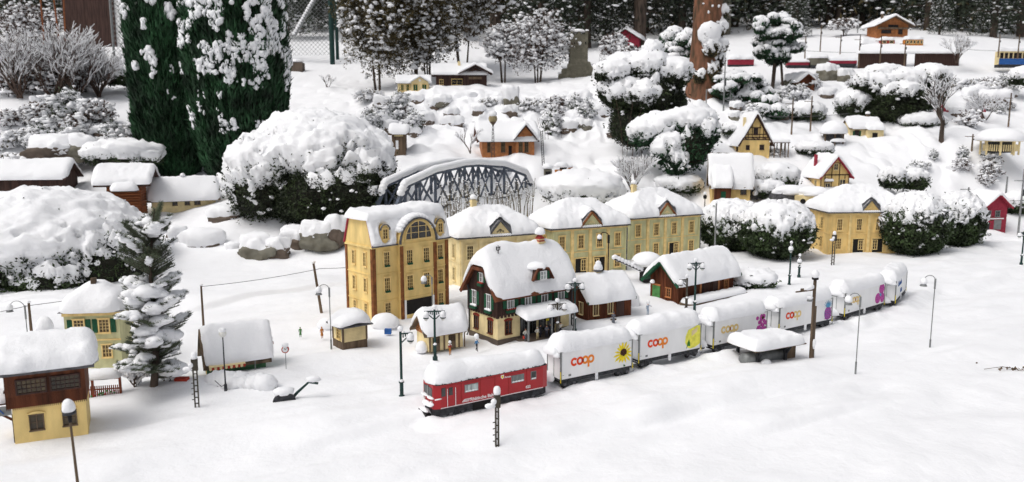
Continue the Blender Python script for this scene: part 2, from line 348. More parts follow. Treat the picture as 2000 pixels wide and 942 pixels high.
# ------------------------------------------------------------------ snow lying on roofs (local coordinates of the parent)
def snowcap(parent, x0, x1, y0, y1, zf, T=.05, r=.035, step=.018, seed=0, soft=.02, rag=.42, name='roof_snow', zb=None, cut=None):
    def axis(a, b):
        rr = min(r, (b-a)*.45); e = [rr*(1-math.cos(math.radians(p))) for p in (0, 12, 26, 42, 60, 78)]
        n = max(2, int((b-a-2*rr)/step)); mid = np.linspace(a+rr, b-rr, n+1)
        return np.array([a+q for q in e]+list(mid)+[b-q for q in e[::-1]]), rr
    xs, rx = axis(x0, x1); ys, ry = axis(y0, y1); X, Y = np.meshgrid(xs, ys)
    def f(d, rr): t = np.clip(d/rr, 0, 1); return np.sqrt(np.clip(1-(1-t)**2, 0, 1))
    dx = np.minimum(X-x0, x1-X); dy = np.minimum(Y-y0, y1-Y)
    e = f(dx, rx)*f(dy, ry)
    Zs = 0
    for ox, oy in ((0, 0), (soft, 0), (-soft, 0), (0, soft), (0, -soft)): Zs = Zs+zf(np.clip(X+ox, x0, x1), np.clip(Y+oy, y0, y1))
    Zs = np.minimum(Zs/5, 1e9); Z0 = zf(X, Y)
    P = np.stack([X, Y, Z0], -1); n1 = fbm(P, 9, 3, seed+11)-.5; n2 = fbm(P, 38, 2, seed+5)-.5
    th = T*(1+.45*n1+.16*np.sin(3.1*(X-x0)/(x1-x0)+seed)*np.cos(2.3*(Y-y0)/(y1-y0)+seed*2))+.016*n2
    Zt = Z0*(1-e)+Zs*e+th*e
    # ragged, bulging rim
    cx, cy = (x0+x1)/2, (y0+y1)/2; bul = T*rag*(n1*2.2+.15)+.006*n2
    edge = np.exp(-np.minimum(dx, dy)/(.5*r+1e-6))*(.35+.65*np.sin(np.clip(e, 0, 1)*math.pi))
    Xo = X+np.where(dx < dy, np.sign(X-cx), 0)*bul*edge; Yo = Y+np.where(dy <= dx, np.sign(Y-cy), 0)*bul*edge
    # round the plan corners
    cxr = np.clip(1-dx/(rx*1.3), 0, 1)*np.clip(1-dy/(ry*1.3), 0, 1)
    Xo -= np.sign(X-cx)*cxr*rx*.28; Yo -= np.sign(Y-cy)*cxr*ry*.28
    ny, nx = X.shape; top = np.stack([Xo, Yo, Zt], -1).reshape(-1, 3); bot = np.stack([Xo, Yo, Z0-.001], -1).reshape(-1, 3)
    idx = np.arange(nx*ny).reshape(ny, nx)
    Ft = np.stack([idx[:-1, :-1], idx[:-1, 1:], idx[1:, 1:], idx[1:, :-1]], -1).reshape(-1, 4)
    if cut is not None:
        c = cut((X[:-1, :-1]+X[1:, 1:])/2, (Y[:-1, :-1]+Y[1:, 1:])/2).reshape(-1); Ft = Ft[~c]
    F = Ft
    rim = np.concatenate([idx[0, :], idx[1:, -1], idx[-1, :-1][::-1], idx[1:-1, 0][::-1]]); n = nx*ny; r2 = np.roll(rim, -1)
    F = np.concatenate([F, (Ft[:, ::-1]+n), np.stack([rim, r2, r2+n, rim+n], 1)[:, ::-1]])
    return link(name, mesh_np(name, np.concatenate([top, bot]), F, True), parent, 'snow')
def lumpsnow(parent, items, name='snow', k=3, m='snow', seed=0):
    b = NB()
    for i, it in enumerate(items): b.lump(it[:3], it[3:6], k, seed+i, .14, 1.3, .35)
    return b.build(name, m, parent)

# ------------------------------------------------------------------ windows, shutters, flower boxes
_wc = {}
def window(parent, face, a, z, w, h, nc=2, nr=3, fm='trim', gm='glass', off=0, fw=.007, sill=True, arch=False, W=0, name='window', prot=.006):
    key = (round(w, 4), round(h, 4), nc, nr, fm, gm, fw, sill, arch, prot)
    if key not in _wc:
        b = MB(); x0, x1 = -w/2, w/2; p = prot
        b.box(x0-fw, x0, -p, .002, -fw, h+fw); b.box(x1, x1+fw, -p, .002, -fw, h+fw); b.box(x0, x1, -p, .002, h, h+fw); b.box(x0, x1, -p, .002, -fw, 0)
        if sill: b.box(x0-fw*1.5, x1+fw*1.5, -p-.006, -p, -fw-.002, -.001); b.box(x0-fw*1.4, x1+fw*1.4, -p-.004, -p, h+fw*.6, h+fw*1.5)
        mw = .0022
        for i in range(1, nc): x = x0+w*i/nc; b.box(x-mw/2*(1.6 if nc == 2 else 1), x+mw/2*(1.6 if nc == 2 else 1), -p*.8, -.0012, 0, h)
        for i in range(1, nr): zz = h*i/nr; b.box(x0, x1, -p*.6, -.0011, zz-mw/2, zz+mw/2)
        g = MB().box(x0, x1, -.001, .002, 0, h)
        me1 = b.mesh('window'); me1.materials.append(M[fm]); me2 = g.mesh('pane'); me2.materials.append(M[gm]); _wc[key] = (me1, me2)
    m1, m2 = _wc[key]
    loc, rz = place(face, a, z, off)
    o = link(name, m1, parent, None, loc, (0, 0, rz)); link('pane', m2, o)
    return o
def place(face, a, z, off=0):
    if face == 'F': return (a, -off, z), 0
    if face == 'L': return (-off, a, z), -math.pi/2
    if face[0] == 'R': return (float(face[1:])+off, a, z), math.pi/2
def piece(parent, name, face, a, z, x0, x1, y0, y1, z0, z1, m, off=0):
    loc, rz = place(face, a, z, off); key = ('p', name, round(x0, 4), round(x1, 4), round(y0, 4), round(y1, 4), round(z0, 4), round(z1, 4), m)
    if key not in _wc: me = MB().box(x0, x1, y0, y1, z0, z1).mesh(name); me.materials.append(M[m]); _wc[key] = me
    return link(name, _wc[key], parent, None, loc, (0, 0, rz))
def shutters(parent, face, a, z, w, h, sw=.022, off=0, m='shutter'):
    for s in (-1, 1):
        c = s*(w/2+sw/2+.008); piece(parent, 'shutter', face, a, z, c-sw/2, c+sw/2, -.005, .001, 0, h, m, off)
def flowerbox(parent, face, a, z, w, off=0, snow=False, fl=False):
    p = piece(parent, 'flower_box', face, a, z, -w/2, w/2, -.02, -.002, -.022, -.006, 'shutter', off)
    if snow or fl:
        b = NB()
        for i in range(5): b.lump((-w/2+w*(i+.5)/5, -.011, -.002), (.008, .009, .008 if snow else .006), 1, i)
        b.build('snow' if snow else 'flowers', 'snow' if snow else 'clothr', p)
def house(name, label, cat, C, ang, group=None): return thing(name, label, cat, C, math.radians(ang), group)
def gable_zf(D, H, R, oh):         # ridge along x, eaves at y=-oh and D+oh
    def f(x, y): return H+R*(1-np.abs(y-D/2)/(D/2))+.012
    return f
def gable_parts(o, W, D, H, R, ohx, ohy, wallm, roofm, gable_m=None, z0=0, planks=False):
    MB().prism([(0, z0), (D, z0), (D, H), (D/2, H+R), (0, H)], 0, 'x', W).build('wall', wallm, o)
    s = R/(D/2); t = .012
    y0, y1 = -ohy, D+ohy; ze = H-ohy*s
    MB().prism([(y0, ze), (D/2, H+R), (y1, ze), (y1, ze+t*1.2), (D/2, H+R+t*1.3), (y0, ze+t*1.2)], -ohx, 'x', W+ohx).build('roof', roofm, o)

# ================================================================== 1 tall town house
def tall_house():
    W, D, H = .60, .31, .498
    o = house('town_house', 'tall four storey cream town house with rust brown corner strips and big arched attic window', 'house', at(731, 634), 43.2)
    bx0, bx1, bp = .19, .475, .032; zc = (.142, .317)
    MB().box(0, W, 0, D, 0, H).build('wall', 'cream', o)
    MB().box(bx0, bx1, -bp, -.0005, 0, H).build('bay', 'cream', o)
    b = MB()
    for z in zc:
        b.box(-.005, W+.004, -.005, 0, z-.005, z+.002); b.box(-.005, 0, 0, D, z-.005, z+.002); b.box(bx0-.004, bx1+.004, -bp-.005, -bp, z-.005, z+.002)
    b.box(-.010, 0, 0, D, H-.012, H); b.box(-.010, bx0, -.010, 0, H-.012, H); b.box(bx1, W, -.010, 0, H-.012, H); b.box(bx0-.006, bx1+.006, -bp-.006, -bp, H-.010, H+.002)
    b.build('cornice', 'cream', o)
    for x0, x1, y0, y1 in ((-.006, .020, -.007, 0), (-.007, -.0, 0, .016), (-.007, 0, D-.018, D+.002), (bx0-.004, bx0+.02, -bp-.007, -bp), (bx1-.02, bx1+.004, -bp-.007, -bp), (W-.022, W+.004, -.007, 0)):
        MB().box(x0, x1, y0, y1, 0, H-.013).build('corner_strip', 'brownpil', o)
    for z in (.045, .195, .362):
        h = .083 if z > .1 else .07
        for y in (.085, .215): window(o, 'L', y, z+.005, .028, h, 2, 4, 'trim', 'glass')
        for x in (.105, .535): wn = window(o, 'F', x, z, .038, h+.008, 3, 4, 'trim', 'glass'); piece(wn, 'sill_box', 'F', 0, 0, -.017, .017, -.016, -.007, -.002, .01, 'shutter')
        for x in (.26, .395):
            if z > .1: wn = window(o, 'F', x, z, .042, h+.008, 3, 4, 'trim', 'glass', off=bp); piece(wn, 'sill_box', 'F', 0, 0, -.017, .017, -.016, -.007, -.002, .01, 'shutter')
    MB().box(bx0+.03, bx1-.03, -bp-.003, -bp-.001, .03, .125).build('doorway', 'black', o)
    MB().box(bx0+.022, bx0+.036, -bp-.008, -bp-.001, .0, .13).box(bx1-.036, bx1-.022, -bp-.008, -bp-.001, 0, .13).build('door_frame', 'white', o)
    for y in (.1, .2): piece(o, 'sill_snow', 'L', y, .195, 0, .001, 0, .001, 0, .001, 'snow')
    # mansard roof
    RH = .165; i = .045
    def zf(x, y): return np.minimum(H+RH, H+RH*np.clip((y+.012)/(i+.012), 0, 1))*1.0
    MB().prism([(-.012, H), (D+.012, H), (D-i, H+RH), (i, H+RH)], .0, 'x', W).build('mansard_roof', 'cream', o)
    bb = MB(); bb.beam((-.003, -.012, H), (-.003, i, H+RH), .012, .012); bb.beam((-.003, D+.012, H), (-.003, D-i, H+RH), .012, .012); bb.build('verge_board', 'housered', o)
    MB().box(-.012, bx0-.006, -.022, -.0105, H-.004, H+.004).box(bx1+.006, W+.012, -.022, -.0105, H-.004, H+.004).build('gutter', 'slate', o)
    # arched gable of the bay
    cx = (bx0+bx1)/2; r = (bx1-bx0)/2+.004; n = 18; rz = .16
    arc = [(cx+r*math.cos(math.pi*k/n), H+.0+rz*math.sin(math.pi*k/n)) for k in range(n+1)]
    MB().prism(arc, -bp-.002, 'y', .12).build('arched_gable', 'cream', o)
    ri, zi = .105, .115; w_ = MB(); g = MB(); inner = [(cx+ri*math.cos(math.pi*k/n), H+.028+zi*math.sin(math.pi*k/n)) for k in range(n+1)]
    g.prism(inner, -bp-.0045, 'y', -bp-.0025)
    fr = link('arched_window', None, o)
    bpy.data.objects.remove(fr)
    for k in range(n): w_.beam((inner[k][0], -bp-.006, inner[k][1]), (inner[k+1][0], -bp-.006, inner[k+1][1]), .006, .008)
    w_.box(cx-ri-.004, cx+ri+.004, -bp-.014, -bp-.003, H+.02, H+.028)
    for q in (-.06, 0, .06): w_.box(cx+q-.002, cx+q+.002, -bp-.008, -bp-.005, H+.028, H+.028+zi*math.sqrt(1-(q/ri)**2))
    for q in (.04, .08): hw = ri*math.sqrt(1-(q/zi)**2); w_.box(cx-hw, cx+hw, -bp-.0075, -bp-.005, H+.026+q, H+.029+q)
    fr = w_.build('arched_window', 'trim', o); gp = g.build('pane', 'glassd', fr)
    e = MB()
    for k in range(n): e.beam((arc[k][0], -bp-.008, arc[k][1]), (arc[k+1][0], -bp-.008, arc[k+1][1]), .014, .008)
    e.build('arch_trim', 'slate', o)
    for dx in (.095, .535):
        MB().prism([(dx-.03, H+.035), (dx+.03, H+.035), (dx+.03, H+.105), (dx+.02, H+.125), (dx, H+.132), (dx-.02, H+.125), (dx-.03, H+.105)], -.004, 'y', .10).build('dormer', 'cream', o)
        window(o, 'F', dx, H+.045, .032, .058, 2, 3, 'trim', 'glass', off=.005)
        q = [(dx+.036*math.cos(math.pi*k/8), H+.10+.036*math.sin(math.pi*k/8)) for k in range(9)]; e = MB()
        for k in range(8): e.beam((q[k][0], -.008, q[k][1]), (q[k+1][0], -.008, q[k+1][1]), .01, .005)
        e.build('dormer_trim', 'slate', o)
    snowcap(o, -.028, W+.02, i-.03, D+.0, lambda x, y: x*0+H+RH, T=.062, r=.05, seed=1, rag=.2)
    # snow on the steep front slope, left free round the dormers
    nx, nz = 90, 24; S = np.linspace(0, 1, nz); Xs = np.linspace(-.012, W+.012, nx); X, Q = np.meshgrid(Xs, S)
    P = np.stack([X, Q*0, Q*.17], -1); n1 = fbm(P, 16, 3, 3)-.5
    hole = np.zeros_like(X)
    for dx in (.095, .535): hole = np.maximum(hole, 1-sstep(.85, 1.35, np.hypot((X-dx)/.036, (Q*RH-.075)/.06)))
    hole = np.maximum(hole, 1-sstep(.97, 1.1, np.hypot((X-cx)/(r+.006), (Q*RH)/(rz+.0))))
    th = (.024+.02*n1)*(1-hole)*np.clip(np.minimum(Q/.08, 1), .25, 1)*(np.clip(np.minimum(X+.012, W+.012-X)/.015, .1, 1)) - .006*hole
    Y = -.012+(i+.012)*Q-th*1.0; Z = H+RH*Q+th*.25
    idx = np.arange(nx*nz).reshape(nz, nx); F = np.stack([idx[:-1, :-1], idx[:-1, 1:], idx[1:, 1:], idx[1:, :-1]], -1).reshape(-1, 4)
    link('slope_snow', mesh_np('slope_snow', np.stack([X, Y, Z], -1).reshape(-1, 3), F, True), o, 'snow')
    b = NB()      # drift over the arch
    for k in range(3, n-2):
        b.lump((arc[k][0], .01, arc[k][1]+.012), (.034, .055, .022), 2, k, .1)
    b.build('arch_snow', 'snow', o)
    return o
tall_house()

# ================================================================== 2 station
def station():
    W, D, H = .545, .29, .316; zl = .165
    o = house('station_building', 'station house with dark brown timber upper floor, green shutters and cream ground floor', 'station', at(972, 672), 36.8)
    MB().box(0, W, 0, D, .022, zl).build('ground_floor_wall', 'ccream', o)
    MB().box(-.005, W+.005, -.005, D+.004, -.03, .022).build('stone_base', 'rock', o)
    R = .185
    MB().prism([(-.008, zl), (D+.008, zl), (D+.008, H), (D*.72, H+R*.6), (D*.28, H+R*.6), (-.008, H)], -.008, 'x', W+.008).build('upper_wall', 'brown', o)
    b = MB()
    for k in range(46): x = -.006+k*(W+.01)/45; b.box(x-.0022, x+.0022, -.0115, -.008, zl-.004, H-.004)
    for k in range(25): y = -.006+k*(D+.01)/24; hh = H+min(y, D-y)*.9 if 0 < y < D else H; b.box(-.0115, -.008, y-.0022, y+.0022, zl-.004, hh-.006)
    tag(b.build('batten', 'brown', o), kind='stuff')
    b = MB()
    for k in range(22): x = k*W/21; b.box(x-.006, x+.006, -.010, -.0005, zl-.014, zl-.0005)
    for k in range(12): y = k*D/11; b.box(-.010, -.0005, y-.006, y+.006, zl-.014, zl-.0005)
    b.build('jagged_trim', 'brown', o)
    # half-hipped roof
    oy, ox = .042, .035; s = R/(D/2); Hh = H+R
    hipx = .07
    def zr(x, y):
        z = H+R*(1-np.abs(y-D/2)/(D/2))
        return np.minimum(z, np.minimum(Hh-.03+(x+ox)*.9-.03, Hh-.06+(W+ox-x)*.9))
    # roof slab as a grid
    xs = np.linspace(-ox, W+ox, 60); ys = np.linspace(-oy, D+oy, 41); X, Y = np.meshgrid(xs, ys); Zt = zr(X, Y)+.012; Zb = Zt-.014
    nx, ny = 60, 41; idx = np.arange(nx*ny).reshape(ny, nx); Ft = np.stack([idx[:-1, :-1], idx[:-1, 1:], idx[1:, 1:], idx[1:, :-1]], -1).reshape(-1, 4)
    rim = np.concatenate([idx[0, :], idx[1:, -1], idx[-1, :-1][::-1], idx[1:-1, 0][::-1]]); r2 = np.roll(rim, -1); n = nx*ny
    V = np.concatenate([np.stack([X, Y, Zt], -1).reshape(-1, 3), np.stack([X, Y, Zb], -1).reshape(-1, 3)])
    link('roof', mesh_np('roof', V, np.concatenate([Ft, Ft[:, ::-1]+n, np.stack([rim, r2, r2+n, rim+n], 1)[:, ::-1]])), o, 'redbrown')
    e = MB(); e.beam((-ox-.004, -oy, zr(-ox, np.float64(-oy))+.0), (-ox-.004, D*.3, zr(0*1.0-ox, np.float64(D*.3))), .008, .02)
    e.beam((-ox-.004, D+oy, zr(-ox, np.float64(D+oy))), (-ox-.004, D*.7, zr(-ox, np.float64(D*.7))), .008, .02); e.beam((-ox-.004, D*.3, zr(-ox, np.float64(D*.3))), (-ox-.004, D*.7, zr(-ox, np.float64(D*.7))), .008, .02)
    e.build('barge_board', 'redbrown', o)
    dx, dz = .30, H+.035      # dormer
    dm = (dx-.075, dx+.075)
    def cut(x, y): return (np.abs(x-dx) < .07)*(y < .075)*(y > .0)*(np.abs(x-dx) < .045+(y)*.4)
    def zs(x, y): return zr(x, y)+.014+.0*x
    snowcap(o, -ox-.006, W+ox+.006, -oy-.004, D+oy+.004, zs, T=.062, r=.045, seed=4, soft=.035)
    MB().prism([(dx-.07, dz), (dx+.07, dz), (dx+.035, dz+.062), (dx-.035, dz+.062)], -.045, 'y', .12).build('dormer', 'brown', o)
    q = [(dx-.078, dz), (dx-.038, dz+.068), (dx+.038, dz+.068), (dx+.078, dz)]; e = MB()
    for k in range(3): e.beam((q[k][0], -.047, q[k][1]), (q[k+1][0], -.047, q[k+1][1]), .014, .009)
    e.build('dormer_trim', 'redbrown', o)
    window(o, 'F', dx, dz+.006, .04, .044, 2, 2, 'white', 'curtain', off=.046, fw=.004, sill=False); shutters(o, 'F', dx, dz+.006, .04, .044, .016, .046)
    lumpsnow(o, [(dx, .03, dz+.066, .075, .085, .032)], 'dormer_snow')
    # upper windows
    for k, x in enumerate((.085, .215, .34, .47)):
        window(o, 'F', x, zl+.04, .042, .085, 2, 2, 'white', 'curtain', off=.009, fw=.004); shutters(o, 'F', x, zl+.04, .042, .085, .026, .009)
        flowerbox(o, 'F', x, zl+.036, .07, .009, fl=True)
    for y in (.07, .22):
        window(o, 'L', y, zl+.035, .034, .08, 2, 2, 'white', 'curtain', off=.009, fw=.004); shutters(o, 'L', y, zl+.035, .034, .08, .022, .009)
        flowerbox(o, 'L', y, zl+.03, .06, .009, snow=True)
    window(o, 'L', .145, H+.03, .028, .05, 2, 2, 'white', 'curtain', off=.009, fw=.004); shutters(o, 'L', .145, H+.03, .028, .05, .016, .009); flowerbox(o, 'L', .145, H+.027, .045, .009, fl=True)
    # ground floor windows with red brick arches
    for f, a in (('L', .07), ('L', .215), ('F', .075)):
        wn = window(o, f, a, .05, .04, .075, 2, 3, 'redbrown', 'glassd', fw=.004)
        bb = MB()
        for k in range(9):
            t = -1+k/4; bb.box(t*.027-.0028, t*.027+.0028, -.006, .001, .082-.004*t*t, .093-.006*t*t)
        bb.build('brick_arch', 'clothr', wn)
    for x in (.19, .255, .33, .40): window(o, 'F', x, .028, .045, .105, 2, 2, 'darkgrey', 'glassd', fw=.004, sill=False, name='door')
    window(o, 'F', .452, .06, .032, .075, 2, 2, 'redbrown', 'curtain', fw=.004)
    piece(o, 'blue_poster', 'F', .225, .075, -.008, .008, -.004, -.001, 0, .03, 'blue'); piece(o, 'yellow_poster', 'F', .365, .085, -.011, .011, -.012, -.009, 0, .026, 'pyellow')
    # porch
    px0, px1, py = .13, .50, -.115
    MB().box(px0, px1, py, -.004, -.03, .012).build('platform', 'rock', o)
    MB().prism([(py-.012, .138), (-.006, .168), (-.006, .176), (py-.012, .146)], px0-.01, 'x', px1+.01).build('porch_roof', 'slate', o)
    for x in (px0+.01, (px0+px1)/2, px1-.01): MB().box(x-.004, x+.004, py, py+.008, .012, .141).build('porch_post', 'metal', o)
    snowcap(o, px0-.02, px1+.016, py-.02, .0, lambda x, y: .146+(y-py+.012)*.27, T=.036, r=.03, seed=8, name='porch_snow')
    for x, y in ((-.02, D-.01), (W+.012, -.012)):
        MB().tube([(x, y-.0, H-.01), (x*.5 if x < 0 else x, y, H-.05), (x*.5 if x < 0 else x, y, .03), (x-.02 if x < 0 else x+.02, y-.02, .005)], .005, 6).build('downpipe', 'darkgrey', o)
    MB().box(.40, .436, .115, .15, H+R*.7, H+R+.065).box(.393, .443, .108, .157, H+R+.04, H+R+.048).build('chimney', 'ccream', o)
    MB().box(.397, .439, .112, .153, H+R+.0485, H+R+.056).prism([(.395, H+R+.065), (.441, H+R+.065), (.418, H+R+.088)], .112, 'y', .154).build('chimney_roof', 'clothr', o)
    lumpsnow(o, [(.418, .133, H+R+.10, .036, .036, .036)], 'chimney_snow')
    a = MB(); a.cyl(.07, .09, H+.12, H+R+.06, .003, n=6); a.box(.058, .082, .088, .092, H+R+.045, H+R+.049); a.box(.062, .078, .088, .092, H+R+.03, H+R+.034)
    for q in (.058, .082): a.cyl(q, .09, H+R+.033, H+R+.055, .003, n=6)
    a.build('insulator_mast', 'black', o)
station()

# ================================================================== 3 two storey villas (three in a row and one on the right)
def villa(label, C, ang, wallm, trimm, W, D, H, R, pedm, edge, doors, chim=None, seed=0, lowwin=()):
    o = house('villa', label, 'house', C, ang, 'two storey villas with front gable')
    MB().box(0, W, 0, D, -.03, H).build('wall', wallm, o)
    b = MB(); b.box(-.008, W+.008, -.010, -.0005, H-.022, H-.002).box(-.010, -.0005, 0, D, H-.022, H-.002); b.box(-.003, W+.003, -.006, -.0005, H*.47, H*.485).box(-.006, -.0005, 0, D, H*.47, H*.485)
    b.box(W+.0005, W+.010, 0, D, H-.022, H-.002)
    b.build('cornice', trimm, o)
    for x in (0, .25, .5, .75, 1):
        xx = .012+(W-.024)*x; w2 = .013 if 0 < x < 1 else .006
        MB().box(xx-w2, xx+w2, -.012, -.0105 if False else -.0005, 0, H-.0225).build('pilaster', trimm if 0 < x < 1 else wallm, o)
    xs = [W*(.125+.25*k) for k in range(4)]
    for x in xs: window(o, 'F', x, H*.56, .048, H*.27, 3, 4, trimm, 'glass', fw=.009, prot=.009)
    for k, x in enumerate(xs):
        if k in doors:
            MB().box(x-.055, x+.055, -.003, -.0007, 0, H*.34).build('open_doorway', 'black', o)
            d = MB().box(x-.064, x-.055, -.012, -.001, 0, H*.36).box(x+.055, x+.064, -.012, -.001, 0, H*.36).box(x-.055, x+.055, -.012, -.001, H*.34, H*.36); d.build('door_frame', trimm, o)
            s = 1 if k == doors[0] else -1
            window(o, 'F', x+s*.027*1, H*.08, .040, H*.22, 2, 3, trimm, 'glass', off=.004, fw=.006, sill=False, name='door_leaf')
        else: window(o, 'F', x, H*.1, .048, H*.25, 3, 4, trimm, 'glass', fw=.009, prot=.009)
    for y in (D*.3, D*.7): window(o, 'L', y, H*.56, .045, H*.27, 3, 4, trimm, 'glass', fw=.008); window(o, 'L', y, H*.1, .045, H*.25, 3, 4, trimm, 'glass', fw=.008)
    oh = .03
    def zf(x, y): return H+R*np.clip(np.minimum(np.minimum(x+oh, W+oh-x)/(W*.36), np.minimum(y+oh, D+oh-y)/(D*.5+oh)), 0, 1)+.008
    rm = MB(); rx = W*.36; z = H+R
    rm.add([(-oh, -oh, H), (W+oh, -oh, H), (W+oh, D+oh, H), (-oh, D+oh, H), (rx-oh, D/2, z), (W+oh-rx, D/2, z), (-oh, -oh, H-.006), (W+oh, -oh, H-.006), (W+oh, D+oh, H-.006), (-oh, D+oh, H-.006)],
           [(0, 1, 5, 4), (1, 2, 5), (2, 3, 4, 5), (3, 0, 4), (6, 7, 1, 0), (7, 8, 2, 1), (8, 9, 3, 2), (9, 6, 0, 3), (9, 8, 7, 6)])
    rm.build('roof', 'slate', o)
    pw, ph = .092, .118; cx = W/2
    MB().prism([(cx-pw, H+.012), (cx+pw, H+.012), (cx, H+ph)], -.022, 'y', .22).build('pediment', wallm, o)
    q = [(cx-pw-.012, H+.008), (cx, H+ph+.008), (cx+pw+.012, H+.008)]; e = MB(); e.beam((q[0][0], -.027, q[0][1]), (q[1][0], -.027, q[1][1]), .02, .013); e.beam((q[1][0], -.027, q[1][1]), (q[2][0], -.027, q[2][1]), .02, .013); e.build('pediment_trim', edge, o)
    a = MB(); n = 8; arc = [(cx+.016*math.cos(math.pi*k/n), H+.035+.018*math.sin(math.pi*k/n)) for k in range(n+1)]
    for k in range(n): a.beam((arc[k][0], -.025, arc[k][1]), (arc[k+1][0], -.025, arc[k+1][1]), .004, .005)
    for q in (-.026, 0, .026): a.cyl(cx+q, -.0245, H+.03, H+.044+(.012 if q == 0 else 0), .003, n=5)
    fr = a.build('pediment_ornament', pedm, o)
    zf2 = lambda x, y: np.maximum(zf(x, y), np.where((y > -.03) & (y < .2), H+.012+ph*(1-np.abs(x-cx)/(pw+.012))*1.02, 0))
    snowcap(o, -oh-.008, W+oh+.008, -oh-.006, D+oh+.006, zf2, T=.062, r=.05, seed=seed, soft=.03, step=.012, cut=lambda x, y: (np.abs(x-cx) < pw+.004)*(y < -.004))
    b = NB()
    for k in range(9): t = k/8; b.lump((cx+(t-.5)*2*(pw-.01), -.03, H+.012), (.016, .01, .012), 1, seed+k, .2)
    b.build('pediment_snow', 'snow', o)
    MB().box(W-.004, W+.004, -.016, -.006, 0, H-.024).build('downpipe', 'slate', o)
    if chim:
        MB().box(chim[0]-.02, chim[0]+.02, D*.45, D*.45+.04, H+R*.5, H+R+.10).box(chim[0]-.025, chim[0]+.025, D*.45-.005, D*.45+.045, H+R+.08, H+R+.088).build('chimney', 'ccream', o)
        lumpsnow(o, [(chim[0], D*.45+.02, H+R+.115, .03, .03, .03)], 'chimney_snow')
    return o
villa('cream villa with grey edged front gable, half hidden behind the brown timbered station', at(899, 562), 25, 'ccream', 'ccream', .66, .42, .385, .17, 'darkgrey', 'slate', (), (.20,), 21)
villa('pale green villa with red edged gable and two open doorways behind the station', (.33, 6.47, 0), 25, 'green_wall', 'trim', .72, .42, .395, .17, 'ccream', 'brownpil', (1, 2), None, 22)
villa('pale green villa with red edged gable and chimney behind the green edged shed', (1.07, 7.24, 0), 26, 'green_wall', 'trim', .82, .45, .385, .19, 'ccream', 'brownpil', (2,), (.2,), 23)
villa('ochre yellow villa with two open doorways beside the round snowy bushes', (3.076, 7.648, 0), 5, 'yellow', 'trim', .79, .5, .394, .2, 'trim', 'slate', (1, 2), None, 24)

# ================================================================== 4 brown goods office and goods shed
def battens(o, W, D, H, m, R=0, sp=.014, name='batten', face='FL'):
    b = MB()
    if 'F' in face:
        for k in range(int(W/sp)+1): x = k*sp; b.box(x-.002, x+.002, -.004, -.0004, 0, H)
    if 'L' in face:
        for k in range(int(D/sp)+1): y = k*sp; b.box(-.004, -.0004, y-.002, y+.002, 0, H+R*(1-abs(y-D/2)/(D/2))-.004)
    tag(b.build(name, m, o), kind='stuff')
def goods_office():
    W, D, H, R = .35, .20, .15, .09
    o = house('goods_office', 'small red brown plank office with snow capped chimney beside the station', 'hut', at(1148, 631), 30)
    gable_parts(o, W, D, H, R, .02, .03, 'redbrown', 'shutter'); battens(o, W, D, H, 'redbrown', R)
    for f, a in (('F', .06), ('F', .175), ('L', .07)): window(o, f, a, .045, .036, .075, 2, 1, 'ccream', 'glass', fw=.004)
    piece(o, 'door', 'F', .255, 0, -.032, .032, -.006, -.001, 0, .125, 'brown')
    window(o, 'F', .255, .125, .05, .014, 4, 1, 'brown', 'glassd', fw=.003, sill=False, off=.003)
    snowcap(o, -.028, W+.03, -.04, D+.04, gable_zf(D, H, R, .03), T=.058, r=.045, seed=31, soft=.035)
    MB().box(.13, .165, D/2-.015, D/2+.015, H+R*.5, H+R+.065).build('chimney', 'ccream', o); MB().box(.122, .173, D/2-.024, D/2+.024, H+R+.066, H+R+.072).build('chimney_cap', 'slate', o)
    lumpsnow(o, [(.148, D/2, H+R+.085, .033, .03, .04), (.148, D/2, H+R+.115, .02, .02, .022)], 'chimney_snow')
goods_office()
def goods_shed():
    W, D, H, R = .62, .26, .175, .12
    o = house('goods_shed', 'red brown plank goods shed with green gable boards and wide dark loading door', 'shed', at(1324, 597), 38)
    gable_parts(o, W, D, H, R, .05, .04, 'redbrown', 'shutter'); battens(o, W, D, H, 'redbrown', R)
    e = MB(); s = R/(D/2)
    for a, b in (((-.04, H-.04*s), (D/2, H+R+.004)), ((D+.04, H-.04*s), (D/2, H+R+.004))):
        e.beam((-.054, a[0], a[1]+.003), (-.054, b[0], b[1]), .008, .02)
        for k in range(9): t = (k+.5)/9; e.box(-.056, -.051, a[0]+(b[0]-a[0])*t-.004, a[0]+(b[0]-a[0])*t+.004, a[1]+(b[1]-a[1])*t-.016, a[1]+(b[1]-a[1])*t-.004)
    e.build('gable_board', 'shutter', o)
    piece(o, 'green_door', 'L', .20, 0, -.035, .035, -.006, -.001, 0, .11, 'clothgr'); piece(o, 'lintel', 'L', .20, .112, -.04, .04, -.008, -.001, 0, .012, 'orange')
    window(o, 'L', .085, .05, .036, .055, 2, 3, 'orange', 'glass', fw=.007)
    window(o, 'F', .53, .055, .04, .06, 2, 3, 'orange', 'glass', fw=.007)
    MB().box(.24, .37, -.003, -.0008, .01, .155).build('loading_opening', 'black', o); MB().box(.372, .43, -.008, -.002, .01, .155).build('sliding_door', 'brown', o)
    MB().box(.43, .445, -.010, -.001, .0, .165).box(.225, .24, -.010, -.001, 0, .165).box(.24, .43, -.011, -.001, .156, .168).build('door_frame', 'orange', o)
    snowcap(o, -.056, W+.056, -.05, D+.05, gable_zf(D, H, R, .04), T=.058, r=.045, seed=33, soft=.035)
    MB().box(.0, W+.02, -.115, -.012, -.03, .028).build('loading_platform', 'wood', o)
    snowcap(o, -.005, W+.03, -.12, -.014, lambda x, y: x*0+.028, T=.035, r=.03, seed=35, name='platform_snow')
    lumpsnow(o, [(-.03, .215, .135, .018, .02, .022)], 'bracket_snow')
